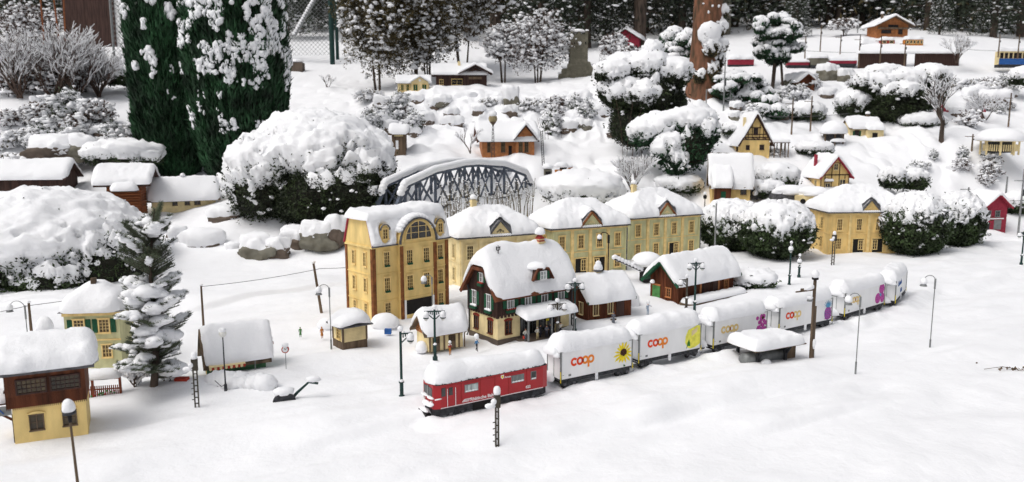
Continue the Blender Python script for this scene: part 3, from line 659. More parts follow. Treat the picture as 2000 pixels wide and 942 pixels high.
goods_shed()

# ================================================================== 5 brown topped house in the left foreground
def signal_house():
    W, D, H = .262, .20, .30; zl = .145
    o = house('signal_house', 'cream house with brown timber upper floor at left edge behind the lamp', 'house', at(29.7, 865), 25)
    MB().box(0, W, 0, D, -.04, zl).build('ground_floor_wall', 'cream', o)
    MB().box(-.018, W+.006, -.008, D, zl, H).build('upper_wall', 'redbrown', o)
    b = MB()
    for k in range(40): x = -.016+k*(W+.02)/39; b.box(x-.0012, x+.0012, -.0105, -.0082, zl-.006, zl+.045)
    tag(b.build('batten', 'redbrown', o), kind='stuff')
    for x in (.082, .20):
        window(o, 'F', x, .045, .045, .06, 2, 2, 'wood', 'glass', fw=.004)
        a = MB()
        for k in range(7): t = -1+k/3; a.box(x+t*.027-.0045, x+t*.027+.0045, -.009, -.001, .112-.004*t*t, .122-.006*t*t)
        a.build('window_arch', 'cream', o)
    for x in (.075, .195): window(o, 'F', x, zl+.06, .098, .052, 6, 3, 'brown', 'glass', fw=.006, off=.009, sill=False)
    window(o, 'L', .08, zl+.06, .05, .052, 3, 3, 'brown', 'glass', off=.019); piece(o, 'door', 'L', .05, 0, -.03, .03, -.006, -.001, -.01, .11, 'brown')
    MB().box(-.10, -.0005, .02, .15, zl+.012, zl+.022).beam((-.09, .03, zl+.01), (-.002, .03, zl-.06), .008, .008).build('balcony', 'redbrown', o)
    snowcap(o, -.11, .0, .01, .16, lambda x, y: x*0+zl+.022, T=.03, r=.03, seed=40, name='balcony_snow')
    MB().box(-.075, -.004, .010, .016, zl-.03, zl+.008).build('sign_board', 'metal', o)
    MB().box(-.05, -.045, .007, .0095, zl-.026, zl+.004).beam((-.062, .008, zl-.022), (-.048, .008, zl+.003), .002, .004).beam((-.03, .008, zl-.022), (-.048, .008, zl+.003), .002, .004).build('sign_mark', 'blue', o)
    R = .055
    zf = lambda x, y: H+R*(1-np.abs(y-D/2)/(D/2))
    MB().prism([(-.05, H-.01), (D/2, H+R), (D+.03, H-.01), (D+.03, H+.004), (D/2, H+R+.012), (-.05, H+.004)], -.05, 'x', W+.045).build('roof', 'slate', o)
    snowcap(o, -.06, W+.055, -.06, D+.05, lambda x, y: np.maximum(zf(x, y), H)+.004, T=.075, r=.055, seed=41, soft=.04)
signal_house()

# ================================================================== 6 small huts of the village
def kiosk():
    o = house('kiosk', 'small square hut with cream boarded walls, dark base and one thin lamp beside it', 'hut', at(670.7, 683.5), 36); W, D, H = .145, .135, .128
    MB().box(0, W, 0, D, .04, H).build('wall', 'ccream', o); MB().box(-.003, W+.003, -.003, D+.003, -.03, .04).build('base_wall', 'wood', o)
    for k in range(9): z = .05+k*.009; MB().box(.006, W-.006, -.0025, -.0004, z, z+.0065).build('plank', 'ccream', o)
    for x, y in ((0, 0), (W, 0), (0, D)): MB().box(x-.005, x+.005, y-.005, y+.005, .041, H-.001).build('corner_post', 'wood', o)
    window(o, 'L', .055, .055, .04, .055, 2, 3, 'trim', 'glass', fw=.005)
    MB().box(-.03, W+.03, -.03, D+.03, H, H+.007).build('roof', 'slate', o)
    snowcap(o, -.04, W+.035, -.035, D+.05, lambda x, y: x*0+H+.007+.02*(1-np.abs(x-W/2)/(W/2+.04)), T=.056, r=.06, seed=51)
kiosk()
def small_hut():
    o = house('railway_hut', 'little hut with planked gable, lattice doors and thick snow in front of the town house', 'hut', at(838, 688), 32); W, D, H, R = .215, .155, .112, .075
    gable_parts(o, W, D, H, R, .03, .022, 'ccream', 'wood')
    b = MB()
    for k in range(7): z = H-.02+k*.013; hw = max(.01, (D/2)*(1-max(0, z-H)/R)); b.box(-.005, -.0006, D/2-hw, D/2+hw, z, z+.009)
    b.build('gable_planks', 'orange', o)
    for x in (.045, .145):
        piece(o, 'lattice_door', 'F', x, 0, -.022, .022, -.005, -.001, 0, .08, 'wood'); window(o, 'F', x, .045, .026, .028, 4, 1, 'wood', 'black', off=.0055, fw=.003, sill=False)
    MB().box(.0, W, -.004, -.001, .083, H).build('lattice_frieze', 'brownpil', o)
    for x in (.005, .095, .19): MB().box(x-.004, x+.004, -.007, -.001, 0, .083).build('frame_post', 'wood', o)
    e = MB(); s = R/(D/2)
    for q in (-.022, D+.022): e.beam((-.032, q, H-.022*s+.004), (-.032, D/2, H+R+.006), .006, .014)
    e.build('gable_board', 'wood', o)
    MB().tube([(W+.02, -.026, H-.01), (W+.006, -.01, H-.03), (W+.006, -.01, .0)], .0035, 6).build('downpipe', 'wood', o)
    snowcap(o, -.035, W+.035, -.03, D+.03, gable_zf(D, H, R, .02), T=.06, r=.045, seed=53, soft=.03)
small_hut()
def market_hut():
    o = house('market_hut', 'green hut with red and cream striped awning under a thick snow roof', 'hut', at(407, 736), 27); W, D, H, R = .285, .21, .085, .125
    gable_parts(o, W, D, H, R, .025, .035, 'hutgreen', 'wood'); battens(o, W, D, H, 'hutgreen', R)
    piece(o, 'door', 'L', .05, 0, -.02, .02, -.005, -.001, 0, .075, 'trim'); window(o, 'L', .108, .03, .03, .035, 2, 2, 'trim', 'glass', fw=.004)
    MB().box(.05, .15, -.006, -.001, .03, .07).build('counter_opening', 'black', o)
    for k in range(14):
        x = .0+k*.0125
        MB().prism([(x, .062), (x+.0125, .062), (x+.0125, .050), (x+.00625, .045), (x, .050)], -.062, 'y', -.060).build('awning_stripe', 'awning' if k % 2 else 'ccream', o)
    MB().prism([(-.062, .062), (-.0045, .075), (-.0045, .078), (-.062, .065)], 0, 'x', .175).build('awning_top', 'ccream', o)
    for x, y in ((.225, -.04), (.25, .06)): MB().cyl(x, y, -.02, H-.02, .0025, n=6).build('support_post', 'metal', o)
    snowcap(o, -.018, W+.045, -.048, D+.03, lambda x, y: np.maximum(gable_zf(D, H, R, .03)(x, y), H-.005+y*.25), T=.04, r=.04, seed=55, soft=.03)
market_hut()
def green_villa():
    C = at(133, 722, 0); o = house('green_house', 'pale green house with dark green shutters and snow pyramid roof behind the young fir', 'house', C, 8); W, D, H = .27, .22, .305
    MB().box(0, W, 0, D, -.03, H).build('wall', 'green_wall', o)
    MB().box(-.006, W+.006, -.008, -.0005, H-.02, H-.002).box(-.003, W+.003, -.006, -.0005, .150, .158).box(-.008, -.0005, 0, D, H-.02, H-.002).build('cornice', 'trim', o)
    for x in (.072, .195): window(o, 'F', x, .195, .046, .066, 3, 4, 'trim', 'glass', fw=.007); shutters(o, 'F', x, .193, .05, .072, .024)
    for x in (.082, .20): window(o, 'F', x, .062, .042, .062, 3, 3, 'trim', 'glass', fw=.006)
    oh = .022
    zf = lambda x, y: H+.12*np.clip(np.minimum(np.minimum(x+oh, W+oh-x)/(W/2+oh), np.minimum(y+oh, D+oh-y)/(D/2+oh)), 0, 1)
    MB().add([(-oh, -oh, H), (W+oh, -oh, H), (W+oh, D+oh, H), (-oh, D+oh, H), (W/2, D/2, H+.12)], [(0, 1, 4), (1, 2, 4), (2, 3, 4), (3, 0, 4), (3, 2, 1, 0)]).build('roof', 'slate', o)
    snowcap(o, -oh-.006, W+oh+.006, -oh-.006, D+oh+.006, zf, T=.055, r=.05, seed=57, soft=.035)
    MB().box(W/2-.012, W/2+.012, D/2-.05, D/2-.03, H+.06, H+.165).build('chimney', 'wood', o)
green_villa()
def tank_shelter():
    o = house('tank_shelter', 'low open shelter with grey tank under snow roof in front of the train', 'shelter', at(1474, 713), 27); W, D, H = .30, .15, .085
    for x, y in ((.02, .0), (.22, .0), (.02, D), (.27, D)): MB().box(x-.007, x+.007, y-.007, y+.007, -.04, H).build('post', 'darkgrey', o)
    MB().box(.23, W, .012, .02, -.03, H).box(.30, .308, .012, D, -.03, H).build('end_wall', 'wood', o)
    t = MB(); t.tube([(-.03, .05, .015), (.24, .05, .015)], .040, 20); t.build('tank', 'metal', o, True)
    e = MB()
    for x in (.02, .22): e.beam((x, 0, .03), (x, -.035, H-.005), .01, .01)
    e.build('brace', 'darkgrey', o)
    MB().box(-.045, W+.02, -.05, D+.02, H, H+.006).build('roof', 'wood', o)
    snowcap(o, -.052, W+.024, -.056, D+.03, lambda x, y: x*0+H+.006, T=.055, r=.032, seed=59, rag=.15)
    lumpsnow(o, [(.05, -.03, .01, .035, .022, .024), (.085, -.03, -.01, .03, .02, .02)], 'heaped_snow')
tank_shelter()

# ================================================================== 7 train
def text(parent, s, x, z, size, m, y=-.0012, bold=.0, name='lettering', sx=1, italic=0):
    c = bpy.data.curves.new('lettering', 'FONT'); c.body = s; c.size = size; c.extrude = .0006; c.offset = bold; c.shear = italic; c.resolution_u = 3
    t = bpy.data.objects.new('lettering', c); COL.objects.link(t); dg = bpy.context.evaluated_depsgraph_get()
    me = bpy.data.meshes.new_from_object(t.evaluated_get(dg)); bpy.data.objects.remove(t)
    me.materials.clear(); me.materials.append(M[m]); o = link(name, me, parent, None, (x, y, z), (math.pi/2, 0, 0)); o.scale = (sx, 1, 1); return o
def ring(b, cx, cz, ro, ri, y0, y1, a0=0, a1=360, n=28):
    for k in range(n):
        p, q = math.radians(a0+(a1-a0)*k/n), math.radians(a0+(a1-a0)*(k+1)/n)
        b.prism([(cx+ri*math.cos(p), cz+ri*math.sin(p)*1.05), (cx+ro*math.cos(p), cz+ro*math.sin(p)*1.05), (cx+ro*math.cos(q), cz+ro*math.sin(q)*1.05), (cx+ri*math.cos(q), cz+ri*math.sin(q)*1.05)], y0, 'y', y1)
def coop(parent, x, z, s, m1, m2, sl=.0, half=False):
    pr = link('lettering', None, None); bpy.data.objects.remove(pr)
    ro, ri = s*.5, s*.24; dx = s*.86; y0, y1 = -.0014, -.0003
    b = MB(); ring(b, x, z, ro, ri, y0, y1, 38, 322); a = b.build('letter_c', m1, parent)
    b = MB(); ring(b, x+dx, z, ro, ri, y0-.0004, y1); b.build('letter_o', m1, parent)
    b = MB(); ring(b, x+2*dx-.06*s, z, ro, ri, y0-.0001, y1); b.build('letter_o', m2, parent)
    b = MB(); ring(b, x+2*dx-.06*s, z, ro, ri, y0-.0008, y1, 150, 210, 8); b.build('letter_overlap', 'sdark', parent)
    b = MB(); ring(b, x+3*dx-.06*s, z, ro, ri, y0-.0002, y1); b.box(x+3*dx-.06*s-ro, x+3*dx-.06*s-ri*1.02, y0-.0003, y1, z-s*.95, z+.0); b.build('letter_p', m2, parent)
def poly(parent, pts, m, name, y0=-.0012, y1=-.0002): return MB().prism(pts, y0, 'y', y1).build(name, m, parent)
def bogie(parent, x, z=.018):
    g = MB(); g.box(x-.045, x+.045, .006, .012, z-.004, z+.016).box(x-.045, x+.045, .100, .106, z-.004, z+.016); g.box(x-.012, x+.012, .001, .006, z-.006, z+.02)
    bo = g.build('bogie', 'darkgrey', parent)
    for s in (-.028, .028):
        wv = MB().tube([(x+s, .012, z-.002), (x+s, .018, z-.002)], .018, 18); wv.tube([(x+s, .096, z-.002), (x+s, .102, z-.002)], .018, 18).tube([(x+s, .018, z-.002), (x+s, .096, z-.002)], .004, 6); wv.build('wheel', 'black', bo)
        MB().box(x+s-.008, x+s+.008, .002, .006, z-.008, z+.006).build('axle_box', 'slate', bo)
def wagon(label, A, ang, art, c1, c2, seed, L=.44, plain=False):
    o = thing('goods_wagon', label, 'wagon', (A.x, A.y, .012), math.radians(ang), 'white goods wagons of the train')
    Wd, z0, z1 = .115, .045, .182
    MB().box(0, L, 0, Wd, z0, z1).build('body', 'white', o)
    fr = MB().box(.0, L, .004, Wd-.004, .034, z0-.0005).box(.05, L*.46, .0, .004, .026, .040).box(L*.52, L-.03, 0, .004, .026, .040); fr.build('underframe', 'darkgrey', o)
    for x in (.055, L-.055): bogie(o, x)
    b = MB()
    for x in (.0015, L-.0015): b.box(x-.003, x+.003, -.003, -.0003, z0, z1)
    b.box(0, L, -.002, -.0003, z1-.004, z1-.001); b.box(-.003, -.0003, 0, .004, z0, z1).box(-.003, -.0003, Wd-.004, Wd, z0, z1).box(-.002, -.0003, Wd/2-.001, Wd/2+.001, z0, z1-.03).box(-.003, -.0003, 0, Wd, z1-.032, z1-.029)
    b.build('edge_strip', 'metal', o)
    MB().box(-.004, -.001, -.004, -.001, .03, .085).box(L+.001, L+.004, -.004, -.001, .03, .06).build('hand_rail', 'pyellow', o)
    b = MB()
    for x in (-.018, L+.018):
        s = -1 if x < 0 else 1; b.tube([(x-s*.018, Wd/2, .036), (x, Wd/2, .036)], .006, 8); b.tube([(x, Wd/2, .036), (x+s*.004, Wd/2, .036)], .014, 12)
    b.build('coupler', 'black', o)
    h = MB(); h.tube([(L+.004, .004, .040), (L+.016, .002, .034), (L+.016, .002, .016), (L+.004, .004, .012)], .0018, 6); h.build('hose', 'black', o)
    h = MB(); h.box(L*.47, L*.5, -.006, .002, .012, .048); h.build('placard_snow', 'snow', o)
    ins = .02 if False else 0
    snowcap(o, -.012, L+.008, -.006, Wd+.01, lambda x, y: x*0+z1+.010*(1-((y-Wd/2)/(Wd/2))**2), T=.056, r=.036, seed=seed, rag=.16)
    rn = random.Random(seed); lumpsnow(o, [(-.022, Wd*.5, z1-.01, .026, .05, .034), (-.016, Wd*.2, z1-.02, .02, .026, .022), (-.03, Wd*.6, .04, .03, .045, .035), (-.012, Wd*.8, z1-.012, .02, .03, .028)], 'end_snow', seed=seed)
    if plain: return o
    coop(o, .078, .123, .040 if True else 0, c1, c2)
    b = MB().box(.045, .060, -.0012, -.0003, .056, .066).box(.01, .018, -.0012, -.0003, .085-.02, .067); b.build('data_panel', 'metal', o)
    art(o, L, z0, z1); return o
def art_sunflower(o, L, z0, z1):
    cx, cz = L-.058, .120
    for ly, (n, r0, r1, m, dz) in enumerate(((15, .03, .066, 'pyellow', 0), (13, .022, .054, 'sorange', 1), (12, .02, .046, 'pyellow', 2))):
        b = MB()
        for k in range(n):
            a = 2*math.pi*(k+.3*ly)/n; w_ = .13 if ly < 2 else .16; r = r1*(.92+.12*math.sin(k*5))
            def pt(rr, aa): return (min(max(cx+rr*math.cos(aa), L-.125), L-.0035), min(max(cz+rr*math.sin(aa)*.98, z0+.004), z1-.006))
            if ly == 1: continue
            b.prism([pt(r0*.6, a-w_), pt(r*.72, a-w_), pt(r, a), pt(r*.72, a+w_), pt(r0*.6, a+w_)], -.0011-.0005*ly-.00002*k, 'y', -.0003)
        b.build('printed_petals', m, o)
    b = MB(); b.tube([(cx, -.0024, cz+.002), (cx, -.0003, cz+.002)], .021, 24); b.build('printed_seed_head', 'pseed', o)
    b = MB()
    for k in range(5): a = -math.pi/2+(k-2)*.45; b.prism([(cx+.012*math.cos(a-.5), cz-.006+.012*math.sin(a-.5)), (cx+.037*math.cos(a), cz-.006+.037*math.sin(a)), (cx+.012*math.cos(a+.5), cz-.006+.012*math.sin(a+.5))], -.0029-.0001*k, 'y', -.002)
    b.build('printed_front_petals', 'pyellow', o)
    poly(o, [(cx+.004, z0+.016), (cx+.014, z0+.006), (cx+.002, z0+.004)], 'pgreen', 'printed_leaf', -.0032)
def art_lemon(o, L, z0, z1):
    pts = [(L-.115, .090), (L-.112, .125), (L-.095, .158), (L-.06, .166), (L-.03, .176), (L-.008, .172), (L-.004, .12), (L-.004, .072), (L-.04, .056), (L-.075, .052), (L-.095, .06)]
    poly(o, pts[::-1], 'plemon', 'printed_lemon')
    poly(o, [(L-.105, .055), (L-.098, .088), (L-.088, .105), (L-.08, .086), (L-.078, .066), (L-.098, .07)][::-1], 'pgreen', 'printed_leaf', -.0018)
    poly(o, [(L-.07, .12), (L-.03, .14), (L-.025, .165), (L-.07, .15)], 'ccream', 'printed_shine', -.0016)
def art_grapes(o, L, z0, z1):
    b = MB(); rn = random.Random(3)
    for k in range(26): x = L-.085+.078*rn.random(); z = .075+.09*rn.random(); b.tube([(x, -.0012-.00004*k, z), (x, -.0003, z)], .012, 10)
    b.build('printed_flower', 'ppink', o); poly(o, [(L-.12, .06), (L-.08, .1), (L-.02, .09), (L-.01, .06)], 'ppurple', 'printed_petals', -.001)
    MB().tube([(L-.04, -.003, .15), (L-.04, -.0026, .15)], .01, 12).build('printed_centre', 'pseed', o)
def art_pineapple(o, L, z0, z1):
    b = MB(); n = 18; cx, cz = L-.042, .088
    b.prism([(cx+.034*math.cos(2*math.pi*k/n), cz+.042*math.sin(2*math.pi*k/n)) for k in range(n)], -.0012, 'y', -.0003); b.build('printed_pineapple', 'ppurple', o)
    b = MB()
    for k in range(5):
        for j in range(6): b.tube([(cx-.026+.0125*k+(.006 if j % 2 else 0), -.0020, cz-.032+.0125*j), (cx-.026+.0125*k+(.006 if j % 2 else 0), -.0012, cz-.032+.0125*j)], .0045, 6)
    b.build('printed_dots', 'ppink', o)
    b = MB()
    for k in range(9): a = math.radians(10+k*20); b.prism([(cx-.008, cz+.038), (cx+.05*math.cos(a), cz+.04+.045*math.sin(a)), (cx+.008, cz+.038)], -.0016-.0001*k, 'y', -.0005)
    b.build('printed_crown', 'pblue', o)
def art_figs(o, L, z0, z1):
    n = 16
    for nm, cx, cz, rx, rz in (('printed_fig', L-.045, .148, .036, .036), ('printed_fig', L-.092, .088, .036, .036), ('printed_fig', L-.03, .085, .026, .034)):
        MB().prism([(cx+rx*math.cos(2*math.pi*k/n), cz+rz*math.sin(2*math.pi*k/n)) for k in range(n)], -.0012, 'y', -.0003).build(nm, 'ppink', o)
    poly(o, [(L-.075, .115), (L-.055, .12), (L-.045, .105), (L-.06, .095)][::-1], 'pblue', 'printed_leaf', -.0018)
T = TRAIN
def hd(i): return math.degrees(math.atan2(T[i+1].y-T[i].y, T[i+1].x-T[i].x))
wagon('white wagon with sunflower print and red orange lettering behind the red locomotive', T[1], 31.5, art_sunflower, 'sred', 'sorange', 61)
wagon('white wagon with big yellow lemon print and red orange lettering', T[2], 32, art_lemon, 'sred', 'sorange', 62)
wagon('white wagon with pink blossom print and faded gold lettering behind the tank shelter', T[3], 33, art_grapes, 'sgold', 'sgold', 63)
wagon('white wagon with purple pineapple print, partly behind the signal mast', T[4]+Vector((.0, .0, 0)), 33, art_pineapple, 'sred', 'sgold', 64, L=.50)
wagon('white wagon with magenta fig print near the end of the train', at(1648, 631), 39, art_figs, 'sgold', 'sgold', 65, L=.52)
lw = wagon('last white wagon of the train with small blue lettering', at(1747, 604), 56, None, '', '', 66, L=.48, plain=True)
text(lw, 'Calanda', .08, .13, .05, 'blue', bold=.001); text(lw, 'RhB', .2, .07, .04, 'blue', bold=.001)
def loco():
    A = at(849, 826); L = .59; Wd = .12; z0, z1 = .045, .152
    o = thing('locomotive', 'red electric locomotive with snow covered roof at the head of the train', 'locomotive', (A.x, A.y, .010), math.radians(31.5))
    fy = .012
    # body with angled nose
    MB().prism([(.0, .012), (.03, 0), (L-.03, 0), (L, .012), (L, Wd-.012), (L-.03, Wd), (.03, Wd), (0, Wd-.012)], z0, 'z', z1).build('body', 'red', o)
    MB().prism([(.004, .016), (.033, .004), (L-.033, .004), (L-.004, .016), (L-.004, Wd-.016), (L-.033, Wd-.004), (.033, Wd-.004), (.004, Wd-.016)], .012, 'z', z0-.0005).build('underframe', 'darkgrey', o)
    MB().box(.03, L-.03, -.001, .0, z0+.001, z0+.004).build('white_stripe', 'white', o)
    for x in (.11, L-.11): bogie(o, x, .012)
    MB().box(.19, .33, .0, .1, .008, .04).build('equipment_box', 'black', o)
    def win(x, z, w_, h):
        f = MB().box(x-.003, x+w_+.003, -.0018, -.0002, z-.003, z+h+.003).build('side_window', 'metal', o); MB().box(x, x+w_, -.0026, -.0018, z, z+h).build('pane', 'curtain' if w_ > .03 else 'glassd', f)
        b = NB()
        for k in range(4): b.lump((x+w_*(k+.5)/4, -.003, z+.003), (w_/6, .002, .004), 1, k)
        b.build('window_snow', 'snow', f)
    win(.15, .100, .062, .030); win(.39, .100, .062, .030); win(.495, .098, .024, .034)
    d = MB().box(.064, .098, -.002, -.0002, z0+.006, z1-.008).build('door', 'red', o); MB().box(.068, .088, -.0028, -.002, z0+.055, z1-.016).build('door_window', 'glassd', d)
    MB().box(.060, .062, -.005, -.003, z0+.004, z1-.02).box(.100, .102, -.005, -.003, z0+.004, z1-.02).build('hand_rail', 'white', o)
    MB().box(.034, .054, -.002, -.0002, z0+.055, z1-.014).build('cab_side_window', 'glassd', o)
    b = MB()
    for x in (.130, .225, .300, .372, .470): b.box(x, x+.0012, -.0012, -.0003, z0+.006, z1-.006)
    b.box(.11, L-.04, -.0010, -.0003, z1-.010, z1-.009); b.build('panel_seam', 'sdark', o)
    # front
    MB().box(-.0016, -.0003, .020, .055, z0+.055, z1-.014).box(-.0016, -.0003, .065, .100, z0+.055, z1-.014).build('windscreen', 'glassd', o)
    MB().box(-.003, -.001, .056, .064, z0+.05, z1-.01).box(-.003, -.001, .016, .104, z0+.050, z0+.054).build('windscreen_frame', 'metal', o)
    hl = MB()
    for y in (.025, .095): hl.tube([(-.006, y, z0+.028), (0, y, z0+.028)], .008, 12)
    hl.build('headlight', 'lampglass', o)
    b = MB().box(-.028, 0.0, .03, .09, .012, .020).box(-.03, -.024, .02, .10, -.0, .03); b.build('snow_plough', 'black', o)
    for x in (L+.02,): MB().tube([(L, Wd/2, .03), (x, Wd/2, .03)], .006, 8).build('coupler', 'black', o)
    text(o, 'Rhätische Bahn', .175, .055, .021, 'white', y=-.0006, bold=.0004); text(o, 'Arosa', .352, .128, .013, 'white', y=-.0006, bold=.0002); text(o, '622', .465, .060, .017, 'white', y=-.0006, bold=.0005)
    b = MB(); b.box(.135, .17, -.0014, -.0003, .056, .0585).box(.142, .172, -.0014, -.0003, .061, .0635).beam((.135, -.0008, .057), (.146, -.0008, .067), .001, .002).box(.146, .176, -.0014, -.0003, .066, .0685); b.build('railway_emblem', 'white', o)
    sh = MB().prism([(.332, .145), (.348, .145), (.348, .133), (.340, .126), (.332, .133)][::-1], -.0014, 'y', -.0003).build('coat_of_arms', 'white', o)
    MB().prism([(.335, .142), (.345, .142), (.345, .134), (.340, .130), (.335, .134)][::-1], -.0020, 'y', -.0014).build('shield_field', 'pyellow', sh)
    MB().prism([(0, z1), (Wd, z1), (Wd-.02, z1+.014), (.02, z1+.014)], .01, 'x', L-.01).build('roof', 'darkgrey', o)
    snowcap(o, -.01, L+.004, -.004, Wd+.008, lambda x, y: x*0+z1+.004, T=.066, r=.05, seed=71, rag=.12)
    lumpsnow(o, [(-.004, .03, .094, .012, .026, .006), (-.004, .085, .094, .012, .03, .006), (-.008, .055, .060, .014, .045, .014), (-.004, .02, .066, .010, .014, .010), (.016, -.004, .092, .018, .005, .004), (-.022, .06, .034, .014, .035, .010)], 'front_snow', seed=9)
    b = MB(); rn = random.Random(5)
    for k in range(60): x = .02+.52*rn.random(); b.box(x, x+.004*rn.random()+.001, -.0075, -.004, z1+.001, z1+.006*rn.random()+.002)
    b.build('roof_rivets', 'darkgrey', o)
loco()

# ================================================================== 8 lamps, masts, signals
def lamp_head(b, g, s, x, z):     # green cap, white glass, snow
    b.lathe(x, 0, [(.003, z+.014), (.010, z+.008), (.016, z), (.016, z-.004)], 10); g.lathe(x, 0, [(.012, z-.004), (.010, z-.012), (.004, z-.018)], 10)
    s.lump((x, 0, z+.014), (.019, .019, .022), 2, int(x*1e3) % 9, .12)
def ornate_lamp(label, P, top, arms, m='lampgreen', rz=.4):
    h = rise(P, top)-.01; o = thing('street_lamp', label, 'street lamp', P, rz, 'ornate platform lamps')
    b = MB(); b.lathe(0, 0, [(.014, -.02), (.014, .03), (.009, .034), (.009, .09), (.013, .093), (.013, .098), (.0065, .104), (.006, h)], 10); b.build('post', m, o)
    c = MB()
    for a in arms:
        c.box(min(0, a*.055), max(0, a*.055), -.0025, .0025, h-.022, h-.016)
        for k in range(4): c.box(a*(.012+k*.010)-.0028, a*(.012+k*.010)+.0028, -.002, .002, h-.038+k*.004, h-.023)
        c.beam((a*.006, 0, h-.06), (a*.045, 0, h-.024), .004, .005); c.cyl(a*.045, 0, h-.042, h-.024, .002, n=6)
    c.build('bracket', m, o)
    for a in arms:
        l = link('lantern', None, o); bpy.data.objects.remove(l)
        b, g, s = MB(), MB(), NB(); lamp_head(b, g, s, a*.045, h-.052); l = b.build('lantern', m, o, True); g.build('lamp_glass', 'lampglass', l, True); s.build('snow', 'snow', l)
    s = NB(); s.lump((0, 0, h+.004), (.014, .012, .013), 2, 3); s.lump((0, -.004, .102), (.011, .011, .008), 1, 4); s.lump((.0, 0, -.0), (.03, .03, .014), 2, 5)
    for a in arms: s.lump((a*.03, 0, h-.012), (.02, .006, .005), 1, 5)
    s.build('snow', 'snow', o); return o
ornate_lamp('dark green ornate lamp with single arm to the right, left of the locomotive', at(785, 785), 640, (1,), rz=.2)
ornate_lamp('dark green double armed lamp in front of the little lattice door hut', at(850, 708), 598, (-1, 1), rz=.1)
ornate_lamp('dark green double armed lamp between station and brown plank office', at(1122, 652), 545, (-1, 1), rz=.2)
ornate_lamp('bronze brown double armed lamp in front of the station porch', at(1088, 662), 585, (-1, 1), 'lampbrown', rz=.3)
ornate_lamp('dark green double armed lamp before the loading door of the goods shed', at(1356, 618), 506, (-1, 1), rz=.2)
ornate_lamp('bronze brown lamp with single arm left of the green lamp at the goods shed', at(1340, 610), 538, (-1,), 'lampbrown', rz=.2)
ornate_lamp('dark green lamp by the round bush behind the train, with double arm', at(1541, 562), 472, (-1,), rz=1.2)
ornate_lamp('shorter dark green lamp post just right of another behind the train', at(1560, 545), 497, (-1,), rz=1.2)
ornate_lamp('dark green lamp at the right edge of the picture beside the snow field', at(1994, 520), 448, (-1, 1), rz=.2)
def gooseneck(label, P, top, arm=-.06, rot=0.0, m='metal', r=.0028, thick=False, drop=.03, lean=0):
    h = rise(P, top); o = thing('street_lamp', label, 'street lamp', P, rot, 'curved neck street lamps')
    o.rotation_euler = (0, lean, rot)
    R = abs(arm)/2; sg = 1 if arm > 0 else -1; pts = [(0, 0, h-R+R*math.sin(0))]+[(sg*(R-R*math.cos(a)), 0, h-R+R*math.sin(a)) for a in np.linspace(.2, math.pi, 9)]+[(arm, 0, h-R-drop*.3)]
    b = MB(); b.tube([(0, 0, -.02), (0, 0, .05)], r*1.8, 8); b.tube([(0, 0, .05), (0, 0, h-R*1.6)], r, 8); b.tube([(0, 0, h-R*2.4), (0, 0, h-R*.6)], r*1.9, 8); b.build('post', m, o)
    MB().tube([(0, 0, h-R*1.6)]+pts, r*.75, 6).build('curved_arm', m, o)
    z = h-R-drop*.3
    l = MB().lathe(arm, 0, [(.004, z), (.016, z-.012), (.020, z-.02)], 12).build('lamp_shade', m, o, True)
    s = NB(); s.lump((arm, 0, z+.002), (.02, .02, .026), 2, 3, .1, 1.3, .5); s.build('snow', 'snow', l); return o
gooseneck('thin grey curved lamp beside the square cream hut', at(647, 680), 556)
gooseneck('thin grey curved lamp in the snow field left of the far one', at(1671, 725), 573)
gooseneck('thin grey curved lamp farthest right in the open snow field', at(1816, 680), 538, arm=-.065)
gooseneck('curved lamp next to the tall cream town house wall', at(845, 640), 537, arm=-.05)
gooseneck('dark brown curved lamp in front of the pale green villa with open doors', at(1187, 560), 454, arm=-.07, m='black', r=.005)
gooseneck('curved lamp beside the wooden pole at the left edge', at(55, 668), 588, arm=-.09, drop=0)
def pole(label, P, top, r=.007, m='wood', lean=0, arms=(), ins=True, group='line poles', name='line_pole'):
    h = rise(P, top); o = thing(name, label, 'pole', P, 0, group); o.rotation_euler = (0, lean, 0)
    b = MB(); b.tube([(0, 0, -.03), (0, 0, h)], [r*1.15, r*.85], 8); b.build('post', m, o)
    for z, l in arms:
        c = MB().box(min(0, l), max(0, l), -.002, .002, h-z-.002, h-z+.002).build('cross_arm', m, o)
        MB().cyl(l*.8, 0, h-z+.002, h-z+.014, .003, n=6).build('insulator', 'darkgrey', c)
    if ins: s = NB(); s.lump((0, 0, h), (r*1.6, r*1.6, r*1.2), 1, 2); s.build('snow', 'snow', o)
    return o, h
pole('weathered pole behind the green market hut holding the wire', at(398, 645), 557)
p2, _ = pole('leaning broken grey pole between the market hut and town house', at(628, 612), 512, r=.009, lean=-.12)
pole('short weathered pole behind the young fir', at(281, 620), 545, r=.006)
pole('weathered pole at the left edge beside the green shuttered house', at(62, 655), 590, r=.008)
pole('light grey metal pole behind the goods shed roof', at(1395, 508), 396, r=.008, m='metal')
def wire(pts, label, r=.0018):
    q = []
    for a, b in zip(pts[:-1], pts[1:]):
        a, b = Vector(a), Vector(b)
        for k in range(10): t = k/10; p = a.lerp(b, t); p.z -= .06*(b-a).length*t*(1-t); q.append(p)
    q.append(Vector(pts[-1])); tag(MB().tube(q, r, 4).build('wire', 'slate'), label, 'wire')
A = at(398, 645); hA = rise(A, 560); B = at(628, 612); hB = rise(B, 525); Cc = at(790, 590); hC = rise(Cc, 512)
wire([(A.x, A.y, hA), (B.x-.0, B.y, hB), (Cc.x, Cc.y, hC)], 'thin grey wire strung between the weathered poles left of town house')
